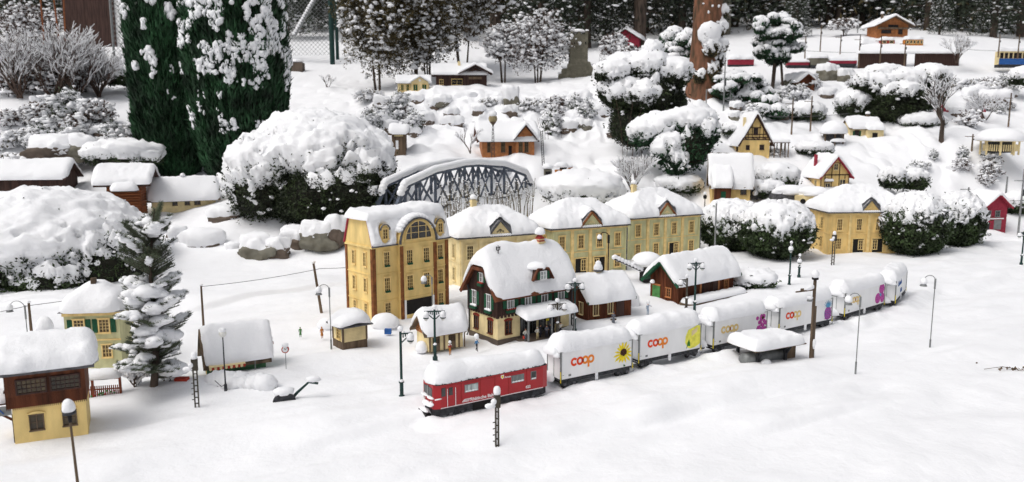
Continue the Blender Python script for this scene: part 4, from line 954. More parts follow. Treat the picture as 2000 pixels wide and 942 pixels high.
A0 = at(-120, 680); wire([(A0.x, A0.y, rise(A0, 630)), (at(62, 655).x, at(62, 655).y, rise(at(62, 655), 597)), (at(281, 620).x, at(281, 620).y, rise(at(281, 620), 560))], 'thin wire from the left edge to the pole behind the fir')
def globe(label, P, top, lattice=False, gm='lampglass', r=.018):
    h = rise(P, top)-.01; o = thing('globe_lamp', label, 'street lamp', P, 0, 'globe lamps')
    b = MB()
    if lattice:
        for sx, sy in ((1, 1), (1, -1), (-1, 1), (-1, -1)): b.tube([(sx*.018, sy*.018, -.02), (sx*.004, sy*.004, h*.86)], .0028, 5)
        for k in range(9):
            t = k/9; w1 = .018-.014*t; z = h*.86*t; w2 = .018-.014*(t+1/9); z2 = h*.86*(t+1/9); b.tube([(-w1, -w1, z), (w2, -w2, z2)], .0018, 4); b.tube([(w1, -w1, z), (-w2, -w2, z2)], .0018, 4)
    else: b.lathe(0, 0, [(.008, -.02), (.008, .03), (.004, .034), (.0028, h-r*1.9)], 8); b.tube([(-.05, 0, .05), (-.02, 0, .02), (0, 0, .03)], .002, 5)
    b.build('post', 'darkgrey', o)
    b = MB(); b.lathe(0, 0, [(r*.5, h-r*2), (r*.9, h-r*1.5), (r, h-r), (r*.85, h-r*.5), (r*.3, h-r*.1)], 16); b.build('globe', gm, o, True)
    if lattice: MB().lathe(0, 0, [(.004, h-r*2.6), (r*.8, h-r*1.7), (r*.6, h-r*1.65)], 12).build('collar', 'wood', o, True)
    s = NB(); s.lump((0, 0, h-.004), (r*.95, r*.95, r*.8), 2, 3, .1); s.build('snow', 'snow', o); return o
globe('thin globe lamp standing in front of the green market hut', at(441, 763), 640)
GP = far(963, 304, 8.9); globe('tall lattice lamp with brownish globe in front of the orange station', GP, 221, True, 'globeold', .05)
def front_lamp():
    P = at(153, 955); h = .21+.12; h = rise(P, 785)
    o = thing('platform_lamp', 'slim brown lamp post with flat dark shade and snow lump at bottom left', 'street lamp', P); o.rotation_euler = (0, -.03, 0)
    MB().tube([(0, 0, -.05), (0, 0, h-.06)], [.0055, .004], 10).build('post', 'wood', o); MB().lathe(0, 0, [(.005, h-.075), (.007, h-.065), (.007, h-.05), (.004, h-.046)], 10).build('collar', 'black', o)
    MB().lathe(0, 0, [(.008, h-.046), (.0215, h-.044), (.0215, h-.036), (.012, h-.030)], 16).build('lamp_shade', 'darkgrey', o, True)
    s = NB(); s.lump((0, 0, h-.026), (.022, .022, .036), 3, 3, .1, 1.2, .4); s.build('snow', 'snow', o)
front_lamp()
def lattice_signal(label, P, top, m='lampbrown', box=True, w=.011, name='signal_mast'):
    h = rise(P, top)-.015; o = thing(name, label, 'signal', P, .3, 'lattice signal masts'); b = MB()
    for s in (-1, 1): b.box(s*w-.003, s*w+.003, -.004, .004, -.03, h-.03)
    for k in range(int((h-.03)/.028)): z = .01+k*.028; b.box(-w, w, -.003, .003, z, z+.004)
    b.build('mast', m, o)
    for k in range(4): MB().box(-w-.012, -w-.003, -.002, .002, .03+k*.026, .033+k*.026).build('step', m, o)
    if box: MB().box(-w-.006, w+.006, -.012, .010, h-.055, h-.002).build('signal_head', m, o)
    s = NB(); s.lump((0, 0, h+.010), (.015, .014, .022), 2, 3, .15); s.lump((-.03, -.008, h-.045), (.022, .014, .012), 2, 5, .2); s.lump((-.016, -.010, h-.028), (.012, .01, .014), 2, 6); s.build('snow', 'snow', o); return o
lattice_signal('grey brown stepped signal mast in front of the locomotive', at(971, 876), 762, w=.0052)
lattice_signal('small lattice mast between the young fir and the fallen lamp', at(385, 793), 694, w=.008)
lattice_signal('small lattice signal in front of the ochre yellow villa', at(1626, 522), 455, w=.012)
def big_mast():
    P = at(1583, 700); h = rise(P, 530); o = thing('signal_gantry', 'tall mast with cross arm and snow topped lamps beside the tank shelter', 'signal', P, .45)
    MB().box(-.006, .006, -.006, .006, -.03, h-.05).box(.008, .02, -.004, .004, -.03, h*.6).build('mast', 'wood', o)
    MB().beam((.02, 0, 0), (.004, 0, h*.6), .008, .008).build('strut', 'metal', o)
    MB().box(-.135, .0, -.003, .003, h-.105, h-.098).box(-.105, -.085, -.008, -.002, h-.098, h-.085).build('cross_arm', 'wood', o)
    MB().lathe(0, 0, [(.004, h-.05), (.018, h-.045), (.018, h-.035), (.01, h-.03)], 12).build('lamp_shade', 'black', o)
    MB().lathe(-.03, 0, [(.004, h-.15), (.016, h-.155), (.016, h-.162)], 12).build('small_shade', 'metal', o)
    s = NB(); s.lump((0, 0, h-.018), (.021, .02, .026), 2, 3, .15); s.lump((-.028, 0, h-.085), (.024, .012, .014), 2, 4, .2); s.lump((-.05, 0, h-.092), (.02, .01, .01), 2, 5); s.lump((-.03, 0, h-.142), (.017, .016, .012), 2, 6); s.lump((.012, -.006, .08), (.010, .01, .03), 2, 7); s.build('snow', 'snow', o)
big_mast()
def fallen_lamp():
    P = at(556, 793); o = thing('fallen_lamp', 'toppled green lamp with round dark base disc sticking out of the snow', 'street lamp', P, .35)
    b = MB(); b.tube([(0, -.002, .012), (0, .012, .014)], .052, 28); b.build('base_disc', 'darkgrey', o)
    MB().tube([(.03, .02, .02), (.06, .02, .05), (.115, .02, .095)], [.008, .007, .005], 8).build('post', 'lampgreen', o); MB().beam((.11, .02, .094), (.155, .02, .082), .008, .009).build('bracket', 'lampgreen', o)
    s = NB(); s.lump((0, .02, .062), (.05, .035, .022), 2, 3, .15); s.lump((.135, .02, .105), (.035, .022, .015), 2, 5); s.lump((.0, -.0, -.02), (.08, .04, .03), 2, 8); s.build('snow', 'snow', o)
fallen_lamp()
def clock():
    P = at(559, 724); h = rise(P, 676)-.006; o = thing('station_clock', 'small red rimmed round clock on a thin post', 'clock', P, .15)
    MB().cyl(0, 0, -.02, h-.02, .0018, n=6).build('post', 'metal', o); MB().tube([(0, -.006, h-.012), (0, .006, h-.012)], .019, 20).build('rim', 'awning', o)
    f = MB().tube([(0, -.0075, h-.012), (0, -.006, h-.012)], .014, 20).build('clock_face', 'white', o); MB().beam((0, -.008, h-.012), (.007, -.008, h-.006), .001, .002).beam((0, -.008, h-.012), (-.004, -.008, h-.004), .001, .002).build('hands', 'black', f)
    s = NB(); s.lump((0, 0, h+.01), (.018, .013, .014), 2, 3, .1); s.build('snow', 'snow', o)
clock()
def garden_fence():
    P = at(160, 778); o = thing('garden_fence', 'low brown picket fence with flowers and snow along the top rail', 'fence', P, math.radians(12)); L = .17
    for x in (0, .05, L): MB().box(x-.005, x+.005, -.005, .005, -.02, .095).build('post', 'fencered', o)
    for k in range(18): x = .006+k*.009; MB().box(x-.0022, x+.0022, -.003, .001, .0, .055).build('picket', 'fencered', o)
    MB().box(0, L, -.004, .004, .085, .095).box(0, L, -.0015, .0035, .035, .04).build('rail', 'fencered', o)
    snowcap(o, -.01, L+.012, -.03, .04, lambda x, y: x*0+.095, T=.04, r=.03, seed=90, name='rail_snow')
    b, g = NB(), NB(); rn = random.Random(2)
    for k in range(16): p = (.01+.14*rn.random(), -.006, .008+.022*rn.random()); (b if k % 3 else g).lump(p, (.005,)*3, 1, k)
    g.build('red_flowers', 'clothr', o); b.build('flower_leaves', 'clothgr', o)
garden_fence()
def crane():
    P = at(1262, 545); o = thing('loading_crane', 'snow laden dark jib crane between the villas and the goods shed', 'crane', P, math.radians(200))
    MB().box(-.04, .04, -.04, .04, -.02, .09).build('cabin', 'black', o); b = MB(); b.beam((.03, -.015, .06), (.30, -.015, .185), .008, .012); b.beam((.03, .015, .06), (.30, .015, .185), .008, .012)
    for k in range(7): t = k/7; b.beam((.03+.27*t, -.015, .06+.125*t), (.03+.27*(t+.14), .015, .06+.125*(t+.14)), .005, .005)
    b.beam((0, 0, .14), (.28, 0, .19), .003, .003); b.build('jib', 'darkgrey', o)
    s = NB(); s.lump((0, 0, .14), (.125, .11, .085), 3, 2, .06, 1, .15); s.build('cabin_snow', 'snow', o)
    b = NB()
    for k in range(9): t = k/8; b.lump((.05+.24*t, 0, .082+.115*t), (.028, .024, .022), 2, k, .1)
    b.build('jib_snow', 'snow', o)
crane()

# ================================================================== 9 figures
_pm = {}
def body_mesh(pose):
    if pose in _pm: return _pm[pose]
    J = {'pelvis': (0, 0, .92), 'waist': (0, 0, 1.08), 'chest': (0, -.01, 1.30), 'neck': (0, 0, 1.48), 'head': (0, -.02, 1.60), 'crown': (0, -.01, 1.72),
         'shl': (-.18, 0, 1.40), 'shr': (.18, 0, 1.40), 'ell': (-.24, .03, 1.14), 'elr': (.24, .03, 1.14), 'hal': (-.25, -.04, .88), 'har': (.25, -.04, .88),
         'hil': (-.09, 0, .88), 'hir': (.09, 0, .88), 'knl': (-.10, -.02, .48), 'knr': (.10, -.02, .48), 'anl': (-.10, .02, .08), 'anr': (.10, .02, .08), 'tol': (-.11, -.14, .03), 'tor': (.11, -.14, .03)}
    if pose == 'akimbo': J.update(ell=(-.40, .02, 1.18), hal=(-.20, -.10, 1.02))
    if pose == 'walk': J.update(knl=(-.10, -.16, .50), anl=(-.10, -.20, .08), tol=(-.11, -.34, .04), anr=(.10, .22, .10), tor=(.11, .10, .02), knr=(.10, .04, .5), hal=(-.26, .12, .95), har=(.25, -.22, .98))
    if pose == 'carry': J.update(elr=(.26, -.04, 1.15), har=(.14, -.26, 1.20), ell=(-.26, -.04, 1.15), hal=(-.12, -.26, 1.16))
    if pose == 'reach': J.update(elr=(.34, -.08, 1.28), har=(.52, -.20, 1.26))
    names = list(J); ix = {n: i for i, n in enumerate(names)}
    E = [('pelvis', 'waist'), ('waist', 'chest'), ('chest', 'neck'), ('neck', 'head'), ('head', 'crown')]
    for s in 'lr': E += [('chest', 'sh'+s), ('sh'+s, 'el'+s), ('el'+s, 'ha'+s), ('pelvis', 'hi'+s), ('hi'+s, 'kn'+s), ('kn'+s, 'an'+s), ('an'+s, 'to'+s)]
    R = {'pelvis': .15, 'waist': .13, 'chest': .16, 'neck': .06, 'head': .10, 'crown': .07, 'sh': .075, 'el': .055, 'ha': .045, 'hi': .10, 'kn': .07, 'an': .05, 'to': .04}
    me = bpy.data.meshes.new('body'); me.from_pydata([J[n] for n in names], [(ix[a], ix[b]) for a, b in E], [])
    o = bpy.data.objects.new('body', me); COL.objects.link(o); o.modifiers.new('s', 'SKIN'); o.modifiers.new('u', 'SUBSURF').levels = 1
    for n in names: r = R.get(n, R.get(n[:2], .08)); me.skin_vertices[0].data[ix[n]].radius = (r, r*(.75 if n in ('pelvis', 'waist', 'chest') else 1))
    me.skin_vertices[0].data[0].use_root = True
    dg = bpy.context.evaluated_depsgraph_get(); m2 = bpy.data.meshes.new_from_object(o.evaluated_get(dg)); bpy.data.objects.remove(o)
    _pm[pose] = m2; return m2
def person(label, P, rz, pose, top, bottom, hat=None, snow=False, coat=False, item=None, H=.078, group=None, snowk=1.0):
    o = thing('person', label, 'person', P, rz, group); me = body_mesh(pose).copy(); me.materials.clear()
    for m in ('skin', top, bottom, 'black'): me.materials.append(M[m])
    for p in me.polygons:
        c = p.center; i = 1
        if c.z > 1.47: i = 0
        elif c.z < .10: i = 3
        elif c.z < (.55 if coat else .98) and abs(c.x) < .2: i = 2
        if abs(c.x) > .19 and c.z < .93 or (pose in ('carry', 'reach') and c.y < -.2 and c.z > 1.05): i = 0
        p.material_index = i; p.use_smooth = True
    s = H/1.75; b = link('body', me, o); b.scale = (s, s, s)
    n = MB(); n.tube([(0, -.12*s, 1.61*s), (0, -.135*s, 1.585*s)], [.012*s, .018*s], 5)
    n.build('nose', 'skin', o)
    e = NB()
    for q in (-.035, .035): e.lump((q*s, -.112*s, 1.64*s), (.014*s, .01*s, .012*s), 1, 0, 0)
    e.build('eyes', 'black', o)
    hb = NB(); hb.lump((0, .015*s, 1.68*s), (.115*s, .12*s, .10*s), 2, 3, .08); hb.build('hair', hat or 'brown', o)
    if coat: MB().lathe(0, 0, [(.15*s, .95*s), (.20*s, .55*s), (.21*s, .42*s)], 12).build('coat_skirt', top, o, True)
    if item == 'bag': MB().box(-.36*s, -.22*s, -.12*s, .12*s, .40*s, .78*s).build('bag', 'awning', o)
    if item == 'basket':
        for q in (-.30, .30): MB().lathe(q*s, -.05*s, [(.10*s, .62*s), (.13*s, .82*s), (.12*s, .83*s)], 10).build('basket', 'wood', o)
    if snow:
        q = NB(); q.lump((0, .02*s, (1.68+.14*snowk)*s), (.22*s*snowk, .20*s*snowk, .25*s*snowk), 2, 5, .1); q.lump((-.14*s, 0, 1.44*s), (.12*s, .12*s, .08*s), 2, 7); q.lump((.16*s, 0, 1.44*s), (.12*s, .12*s, .08*s), 2, 8)
        q.build('snow', 'snow', o)
    return o
G1 = 'painted figures under the station porch'
st = at(972, 672); ca, sa = math.cos(math.radians(36.8)), math.sin(math.radians(36.8))
def SP(x, y, z=.012): return (st.x+ca*x-sa*y, st.y+sa*x+ca*y, z)
rzs = math.radians(36.8)
person('figure in pale jacket with a red bag at the left end of the porch', SP(.135, -.09), rzs, 'akimbo', 'clothw', 'clothg', 'brown', item='bag', group=G1)
person('figure in cream suit with hand on hip in the middle of the porch', SP(.215, -.10), rzs, 'akimbo', 'clothw', 'clothc', 'clothw', group=G1)
person('figure in dark coat behind the cream suited one', SP(.262, -.07), rzs+.4, 'stand', 'clothd', 'clothd', 'black', coat=True, group=G1)
person('figure in grey clothes beside the dark coated one', SP(.285, -.10), rzs-.3, 'carry', 'clothg', 'clothd', 'brown', group=G1)
person('figure in black suit in front of the yellow poster', SP(.325, -.085), rzs+.2, 'stand', 'clothd', 'clothd', 'clothg', group=G1)
person('figure in cream dress next to the black suited one', SP(.352, -.11), rzs, 'stand', 'clothc', 'clothw', 'brown', coat=True, group=G1)
person('figure in white shirt with one arm held out, right end of porch', SP(.392, -.10), rzs, 'reach', 'clothw', 'clothd', 'brown', group=G1)
person('figure in long grey coat carrying baskets before the brown plank office', at(1198, 635), 3.3, 'carry', 'clothg', 'clothg', 'clothg', coat=True, item='basket', H=.085)
person('figure in pale blue with snow on head reaching to the right near the shed', at(1265, 616), .4, 'reach', 'clothl', 'clothl', 'brown', snow=True, H=.085, snowk=1.1)
person('figure in blue jacket with a large snow lump on its head', at(931, 686), .9, 'walk', 'clothb', 'clothd', 'skin', snow=True, H=.078, snowk=1.6)
person('figure in red and orange with snow on shoulders by the lattice door hut', at(879, 694), .6, 'carry', 'clothr', 'clotho', 'clotho', snow=True, H=.072)
person('orange clothed figure half sunk in snow left of the cream hut', at(629, 661), .5, 'stand', 'clotho', 'clotho', 'clotho', coat=True, H=.07)
person('small green clothed figure alone in the snow', at(587, 659), .2, 'stand', 'clothgr', 'clothgr', 'clothgr', coat=True, H=.062)
person('brown clothed figure beside the loading platform lamp', at(1333, 590), .2, 'carry', 'orange', 'ccream', 'ccream', H=.08)
person('figure in brown standing right of the market hut roof', at(531, 685), .5, 'stand', 'log', 'log', 'clothc', snow=True, H=.07)

# ================================================================== 10 vegetation
class Crown:
    def __init__(s, seed): s.leaf = NB(); s.core = NB(); s.snow = NB(); s.rng = np.random.RandomState(seed); s.k = 0; s.seed = seed
    def blob(s, c, r, T=.05, cover=.5, nleaf=1500, ls=.03, amp=.16, freq=2.2, det=4, mf=2.6, up=0, asp=.45, hang=.0, ragged=1.0):
        s.k += 1; sd = s.seed+s.k*1.7; c = np.array(c, float); r = np.array(r, float)
        D, F = ico(det)
        def rad(D): return 1+amp*2*(fbm(D*freq, 1, 3, sd)-.5)
        R = rad(D); n = D/r; n /= np.linalg.norm(n, axis=1)[:, None]
        mask = n[:, 2]+ragged*2.2*(fbm(D*mf, 1, 4, sd+5)-.5)+1.5*(fbm(D*mf*3.3, 1, 2, sd+21)-.5)-(1-2*(cover-.10))
        k = sstep(-.04, .16, mask); k2 = np.maximum(k, 0)
        lum = .22+.65*fbm(D*mf*2.0, 1, 2, sd+9)+.55*fbm(D*mf*6, 1, 3, sd+2)+.28*fbm(D*mf*17, 1, 2, sd+3); off = T*(k*lum*1.25)-.35*T*(1-k)
        P = c+D*r*R[:, None]*(.985-.05*(1-k)[:, None]); P = P+n*(off*.55)[:, None]; P[:, 2] += off*.6
        keep = (mask[F] > -.10).any(1); Fk = F[keep]
        if len(Fk):
            used = np.unique(Fk); mp = np.full(len(P), -1); mp[used] = np.arange(len(used)); s.snow.add(P[used], mp[Fk])
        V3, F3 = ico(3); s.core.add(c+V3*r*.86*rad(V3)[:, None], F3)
        if nleaf:
            d = s.rng.normal(size=(int(nleaf), 3)); d /= np.linalg.norm(d, axis=1)[:, None]; q = .86+.16*s.rng.rand(len(d))
            C = c+d*r*(rad(d)*q)[:, None]; nn = d/r; nn /= np.linalg.norm(nn, axis=1)[:, None]
            out = s.rng.rand(len(d)) < .05; C = C+nn*np.where(out, T*(.4+.9*s.rng.rand(len(d))), 0)[:, None]
            s.leaf.cards(C, ls, s.rng, up, asp)
            ok = (d[:, 2] > -.35) & (s.rng.rand(len(d)) < .012) & (fbm(d*3, 1, 2, sd+40) > .47)
            for c_, n_ in zip(C[ok][:260], nn[ok][:260]): z_ = ls*(.22+.5*s.rng.rand()); s.snow.lump(c_+n_*ls*.4, (z_*1.3, z_*1.3, z_*.8), 1, int(s.rng.randint(99)), .35, 2)
    def build(s, o, lm='leaf', sname='snow'):
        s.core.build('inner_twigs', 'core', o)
        l = s.leaf.build('foliage', lm, o, False)
        s.snow.build(sname, 'snow', o)
def bush(name, label, cat, c, blobs, lm='leaf', seed=1, group=None, **kw):
    o = thing(name, label, cat, c, 0, group); cr = Crown(seed)
    for b in blobs: d = dict(kw); d.update(b[2] if len(b) > 2 else {}); cr.blob(b[0], b[1], **d)
    cr.build(o, lm); return o
# big bush left of the bridge
P = far(610, 418, 8.15)
o = bush('yew_bush', 'huge dark yew bush under a thick uneven snow blanket, left of the arched bridge', 'bush', P,
     [((.06, .1, .40), (.84, .75, .58), dict(T=.085, cover=.45, nleaf=36000, det=6, ls=.035)), ((-.44, -.12, .36), (.46, .5, .44), dict(T=.08, cover=.50, nleaf=9000, det=5)), ((.02, .1, .72), (.58, .5, .30), dict(T=.085, cover=.8, nleaf=3000, det=5)),
      ((.62, -.12, .34), (.34, .42, .38), dict(T=.05, cover=.30, nleaf=7000)), ((.28, -.38, .22), (.58, .40, .34), dict(T=.04, cover=.10, nleaf=12000)), ((-.55, .1, .58), (.26, .3, .2), dict(T=.07, cover=.75, nleaf=1500))], 'leaf', 3, ls=.032, mf=3.4, amp=.13)
o.scale = (.92, .92, .94)
P = far(95, 560, 6.5)
bush('spreading_bush', 'broad snow covered evergreen bush at the left edge with dark gaps near the ground', 'bush', P,
     [((-.14, .3, .26), (.85, .8, .44), dict(T=.06, cover=.50, nleaf=22000, det=6)), ((-.30, -.15, .17), (.62, .4, .34), dict(T=.05, cover=.26, nleaf=12000, det=5)), ((.38, .05, .15), (.40, .4, .36), dict(T=.05, cover=.30, nleaf=6000, det=5)), ((-.55, -.4, .10), (.5, .35, .24), dict(T=.05, cover=.22, nleaf=6000, det=5)), ((.16, -.30, .06), (.34, .22, .22), dict(T=.04, cover=.30, nleaf=4000))], 'leafb', 11, ls=.03, mf=3.6, amp=.12)
# round box bushes
BG = 'clipped round bushes'
def at_t(u, v): return at(u, v, 0)
for lab, u, v, w_, h_, sd, cv in (('round clipped snow capped bush right of the goods shed, partly behind another bush', 1440, 494, .34, .50, 21, .28), ('round clipped bush with snow cap left of the ochre villa', 1530, 508, .36, .53, 22, .28),
                          ('largest round bush with snow cap at right corner of the ochre villa', 1806, 502, .33, .60, 23, .24), ('round bush with snow cap behind the largest one, beside the red house', 1888, 488, .28, .56, 24, .28)):
    P = at_t(u, v); P.y += .22
    bush('box_bush', lab, 'bush', P, [((0, 0, h_*.44), (w_, w_*.9, h_*.48), dict(T=.040, cover=cv+.06, nleaf=10000, det=5, amp=.04, ragged=.95, mf=4.2)), ((0, 0, h_*.66), (w_*.76, w_*.7, h_*.26), dict(T=.022, cover=.85, nleaf=600, amp=.04)), ((.0, 0, h_*.22), (w_*.72, w_*.68, h_*.26), dict(T=.0, cover=-.6, nleaf=3500))], 'leafb', sd, BG, ls=.030, mf=3.4, up=0)
# layered dwarf conifers in the middle
P = far(1262, 290, 9.6)
bush('dwarf_conifer', 'tall layered dark conifer with heavy snow pads in the middle of the slope', 'conifer', P,
     [((-.20, 0, .30), (.26, .25, .30), dict(cover=0.05)), ((-.28, .0, .62), (.26, .24, .16), dict(cover=0.60)), ((-.42, .0, .86), (.20, .2, .12), dict(cover=0.65)), ((.05, .05, .62), (.32, .3, .34), dict(cover=0.20)), ((-.08, -.1, .58), (.22, .2, .16), dict(cover=0.55)), ((.0, .05, .94), (.28, .25, .15), dict(cover=0.70)), ((.32, .05, .50), (.17, .2, .28), dict(cover=0.02)), ((.30, .0, .86), (.22, .2, .15), dict(cover=0.60)), ((.06, .05, 1.10), (.10, .1, .11), dict(cover=0.75)), ((-.28, .1, .96), (.18, .18, .10), dict(cover=0.70)), ((-.44, 0, .66), (.14, .15, .14), dict(cover=0.35))], 'leaf', 31, T=.06, nleaf=3200, ls=.035, det=4, mf=2.4)
P = far(1318, 328, 8.95)
bush('dwarf_conifer', 'lower blue green dwarf conifer with drooping snow lumps behind the bare shrub', 'conifer', P,
     [((.14, 0, .24), (.28, .25, .26), dict(cover=0.02)), ((.30, 0, .36), (.18, .2, .16), dict(cover=0.30)), ((-.16, .05, .42), (.24, .2, .14), dict(cover=0.70)), ((-.36, .05, .36), (.16, .2, .12), dict(cover=0.70)), ((.12, .05, .48), (.26, .2, .13), dict(cover=0.65)), ((-.10, -.1, .18), (.18, .15, .16), dict(cover=0.55)), ((.30, .1, .50), (.15, .15, .10), dict(cover=0.65)), ((-.02, -.15, .04), (.12, .12, .12), dict(cover=0.45))], 'thuja', 37, T=.055, nleaf=2600, ls=.035, det=4, mf=2.6)
P = far(1745, 252, 11.3)
bush('spreading_pine', 'dark spreading evergreen with snow clumps above the small cream cottage', 'tree', P,
     [((0, 0, .36), (.48, .4, .36), dict(cover=0.02, nleaf=8000)), ((-.30, 0, .66), (.30, .25, .18), dict(cover=0.55)), ((.10, 0, .74), (.34, .25, .18), dict(cover=0.60)), ((.48, 0, .78), (.28, .25, .20), dict(cover=0.55)), ((-.50, 0, .70), (.16, .2, .14), dict(cover=0.35)), ((.0, -.2, .52), (.36, .2, .16), dict(cover=0.30)), ((.55, .1, .55), (.22, .2, .22), dict(cover=0.05)), ((-.15, .1, .86), (.3, .2, .12), dict(cover=0.75)), ((-.36, .0, .30), (.18, .2, .22), dict(cover=0.02))], 'leaf', 41, T=.06, nleaf=3600, ls=.04, det=4, mf=2.8).scale = (.95, .95, .86)
# small low bushes
for lab, u, v, t, w_, h_, cv, sd in (('small snow capped bush between the mill house and the half timbered cottage', 1515, 368, 8.9, .24, .22, .55, 51), ('snow capped bush with leaves below, left of the half timbered cottage', 1500, 385, 8.7, .18, .14, .4, 52),
        ('small green bush with snow cap right of the half timbered cottage', 1742, 365, 9.3, .15, .19, .5, 53), ('small green bush with drooping snow right beside another one', 1785, 368, 9.4, .16, .19, .5, 54),
        ('low snow mound bush in front of the red gabled pavilion', 1590, 300, 10.1, .22, .10, .75, 55), ('small dark bush left of the steep half timbered cottage', 1428, 262, 10.4, .12, .12, .7, 56), ('low mound of snow over a bush behind the row of villas', 1135, 395, 8.5, .42, .24, .9, 57),
        ('snow mound bush beside the bare shrub', 1325, 375, 8.9, .24, .14, .8, 58), ('dark bush at right edge above the snow slope', 1998, 165, 12.5, .22, .22, .5, 59), ('dark hedge piece behind the kiosk', 1575, 235, 11.2, .24, .2, .45, 60), ('dark bush behind the small cream cottage', 1665, 225, 11.3, .24, .3, .5, 61),
        ('snow covered hedge below the conifer columns', 240, 322, 9.2, .42, .2, .5, 62), ('bush with snow at the far left foot of the shrubs', 235, 165, 12.2, .28, .32, .55, 63), ('dark low bush behind the red house', 1985, 415, 9.6, .2, .2, .5, 64), ('snow mound right of the loading platform', 1470, 560, 6.1, .16, .10, .95, 65),
        ('leafy low hedge with snow beside the fire pavilion', 1800, 250, 11.0, .3, .12, .6, 66)):
    P = far(u, v, t); sc_ = max(.4, w_/.25)
    bush('snowy_bush', lab, 'bush', P, [((0, 0, h_*.5), (w_, w_*.8, h_*.55), dict(cover=cv)), ((w_*.45, .02, h_*.35), (w_*.6, w_*.6, h_*.5), dict(cover=cv)), ((-w_*.4, .0, h_*.4), (w_*.6, w_*.6, h_*.45), dict(cover=cv-.05))], 'leafb', sd, 'low snow capped bushes', T=.05*min(1.3, sc_), nleaf=1600, ls=.030, det=4, mf=2.6)
# rhododendron-like trees with drooping leaves
def lumpy_tree(name, label, P, pts, rr, seed, lm='thuja', trunk=None, T=.05, nl=330, ls=.055, cover=.6, cat='tree'):
    o = thing(name, label, cat, P); cr = Crown(seed); rn = random.Random(seed)
    for (x, y, z) in pts: r = rr*(.6+.9*rn.random()); cr.blob((x, y, z), (r*rn.uniform(.8, 1.4), r, r*rn.uniform(.5, 1)), T=T*.55, cover=cover-.12, nleaf=nl, ls=ls, det=3, mf=2.2, asp=.3, up=-1.0)
    cr.build(o, lm)
    if trunk:
        b = MB()
        for q in trunk: b.tube(q[0], q[1], 6)
        b.build('trunk', 'bark', o)
    return o
rn = random.Random(4)
def cloud(n, cx, cz, rx, rz, ry=.3, sd=0):
    r = random.Random(sd); out = []
    while len(out) < n:
        x, y, z = r.uniform(-1, 1), r.uniform(-1, 1), r.uniform(-1, 1)
        if x*x+y*y+z*z <= 1: out.append((cx+x*rx, y*ry, cz+z*rz))
    return out
P = far(1515, 165, 12.6); lumpy_tree('rhododendron_tree', 'small tree with drooping dark leaves and snow pads left of the far wagons', P, cloud(60, 0, .72, .42, .36, .3, 1), .085, 71, trunk=[(((-.05, 0, -.1), (-.02, 0, .5)), .03), (((.12, 0, -.1), (.05, 0, .5)), .02)])
P = far(1315, 185, 12.9); lumpy_tree('rhododendron_bush', 'wide bush with drooping snowy leaves left of the red barked trunk', P, cloud(80, 0, .50, .50, .52, .3, 2), .09, 72)
P = far(1440, 215, 11.6); lumpy_tree('rhododendron_bush', 'low bush with drooping snowy leaves right of the red barked trunk', P, cloud(55, 0, .26, .50, .26, .3, 3), .075, 73)
P = far(1495, 235, 11.2); lumpy_tree('rhododendron_bush', 'snowy leaf clumps above the steep half timbered cottage', P, cloud(12, 0, .16, .24, .14, .2, 4), .09, 74)
P = far(1015, 165, 13.0)
def tufted(label, P, n, rx, rz, cz, seed, m='twig', H=.9, leaf='olive', nl=4000, tuft=.035, nt=400, trunks=3, cat='tree', name='snowy_tree', ls=.05, ry=None, trunk_to=None):
    o = thing(name, label, cat, P); rng = np.random.RandomState(seed); ry = ry or rx*.8
    def pts(n):
        d = rng.normal(size=(n, 3)); d /= np.linalg.norm(d, axis=1)[:, None]; r = rng.rand(n)**.45; q = d*r[:, None]
        lump = .40+1.15*fbm(d*2.4, 1, 2, seed); return np.array([0, 0, cz])+q*np.array([rx, ry, rz])*lump[:, None]
    b = MB(); rn = random.Random(seed)
    for k in range(trunks):
        a = rn.uniform(-.25, .25)*rx; top = (a*2+rn.uniform(-.3, .3)*rx, rn.uniform(-.3, .3)*ry, cz)
        b.tube([(a*.5, 0, -.12), (a, 0, cz*.5), top], [.045*H/ (1+trunks*.4), .03*H/(1+trunks*.4), .012*H], 7)
        for j in range(7):
            q = pts(1)[0]; s = Vector((a, 0, cz*.5)).lerp(Vector(top), rn.random()); b.tube([s, s.lerp(Vector(q), .5)+Vector((0, 0, .03)), q], [.012*H, .008*H, .003*H], 4)
    b.build('trunk', 'bark', o)
    l = NB(); l.cards(pts(nl), ls, rng, 0, .35); l.build('crown', leaf, o, False)
    s = NB(); C = pts(nt); V, F = ico(1)
    R = tuft*(.4+1.1*rng.rand(nt, 1)); ax = rng.uniform(.5, 1.5, (nt, 3)); ax[:, 2] *= .6
    VV = (V[None]*(1+.25*rng.normal(size=(nt, len(V), 1)))*R[:, None]*ax[:, None]+C[:, None]).reshape(-1, 3); FF = (F[None]+(np.arange(nt)*len(V))[:, None, None]).reshape(-1, 3)
    s.add(VV, FF); s.build('snow', 'snow', o); return o
tufted('bushy snow laden tree with many white tufts left of the ruined tower', far(1050, 160, 13.2), 1, .56, .46, .66, 81, nl=4500, nt=1500, tuft=.026, trunks=4, leaf='twig', ls=.045)
tufted('smaller flat crowned snowy tree beside the chalet', far(985, 160, 13.4), 1, .38, .30, .64, 82, nl=2200, nt=800, tuft=.032, trunks=3, leaf='twig', ls=.045)
tufted('olive brown evergreen with snow tufts, tallest left of the chalet', far(742, 178, 12.8), 1, .68, .95, 1.22, 83, nl=22000, nt=1300, tuft=.036, trunks=2)
tufted('olive brown evergreen with snow tufts standing behind the cream cottage', far(808, 165, 13.3), 1, .68, .95, 1.22, 84, nl=22000, nt=1300, tuft=.036, trunks=2)
tufted('slender stemmed evergreen with snow tufts behind the chalet', far(838, 150, 14), 1, .75, 1.0, 1.3, 85, nl=20000, nt=1300, tuft=.038, trunks=4)
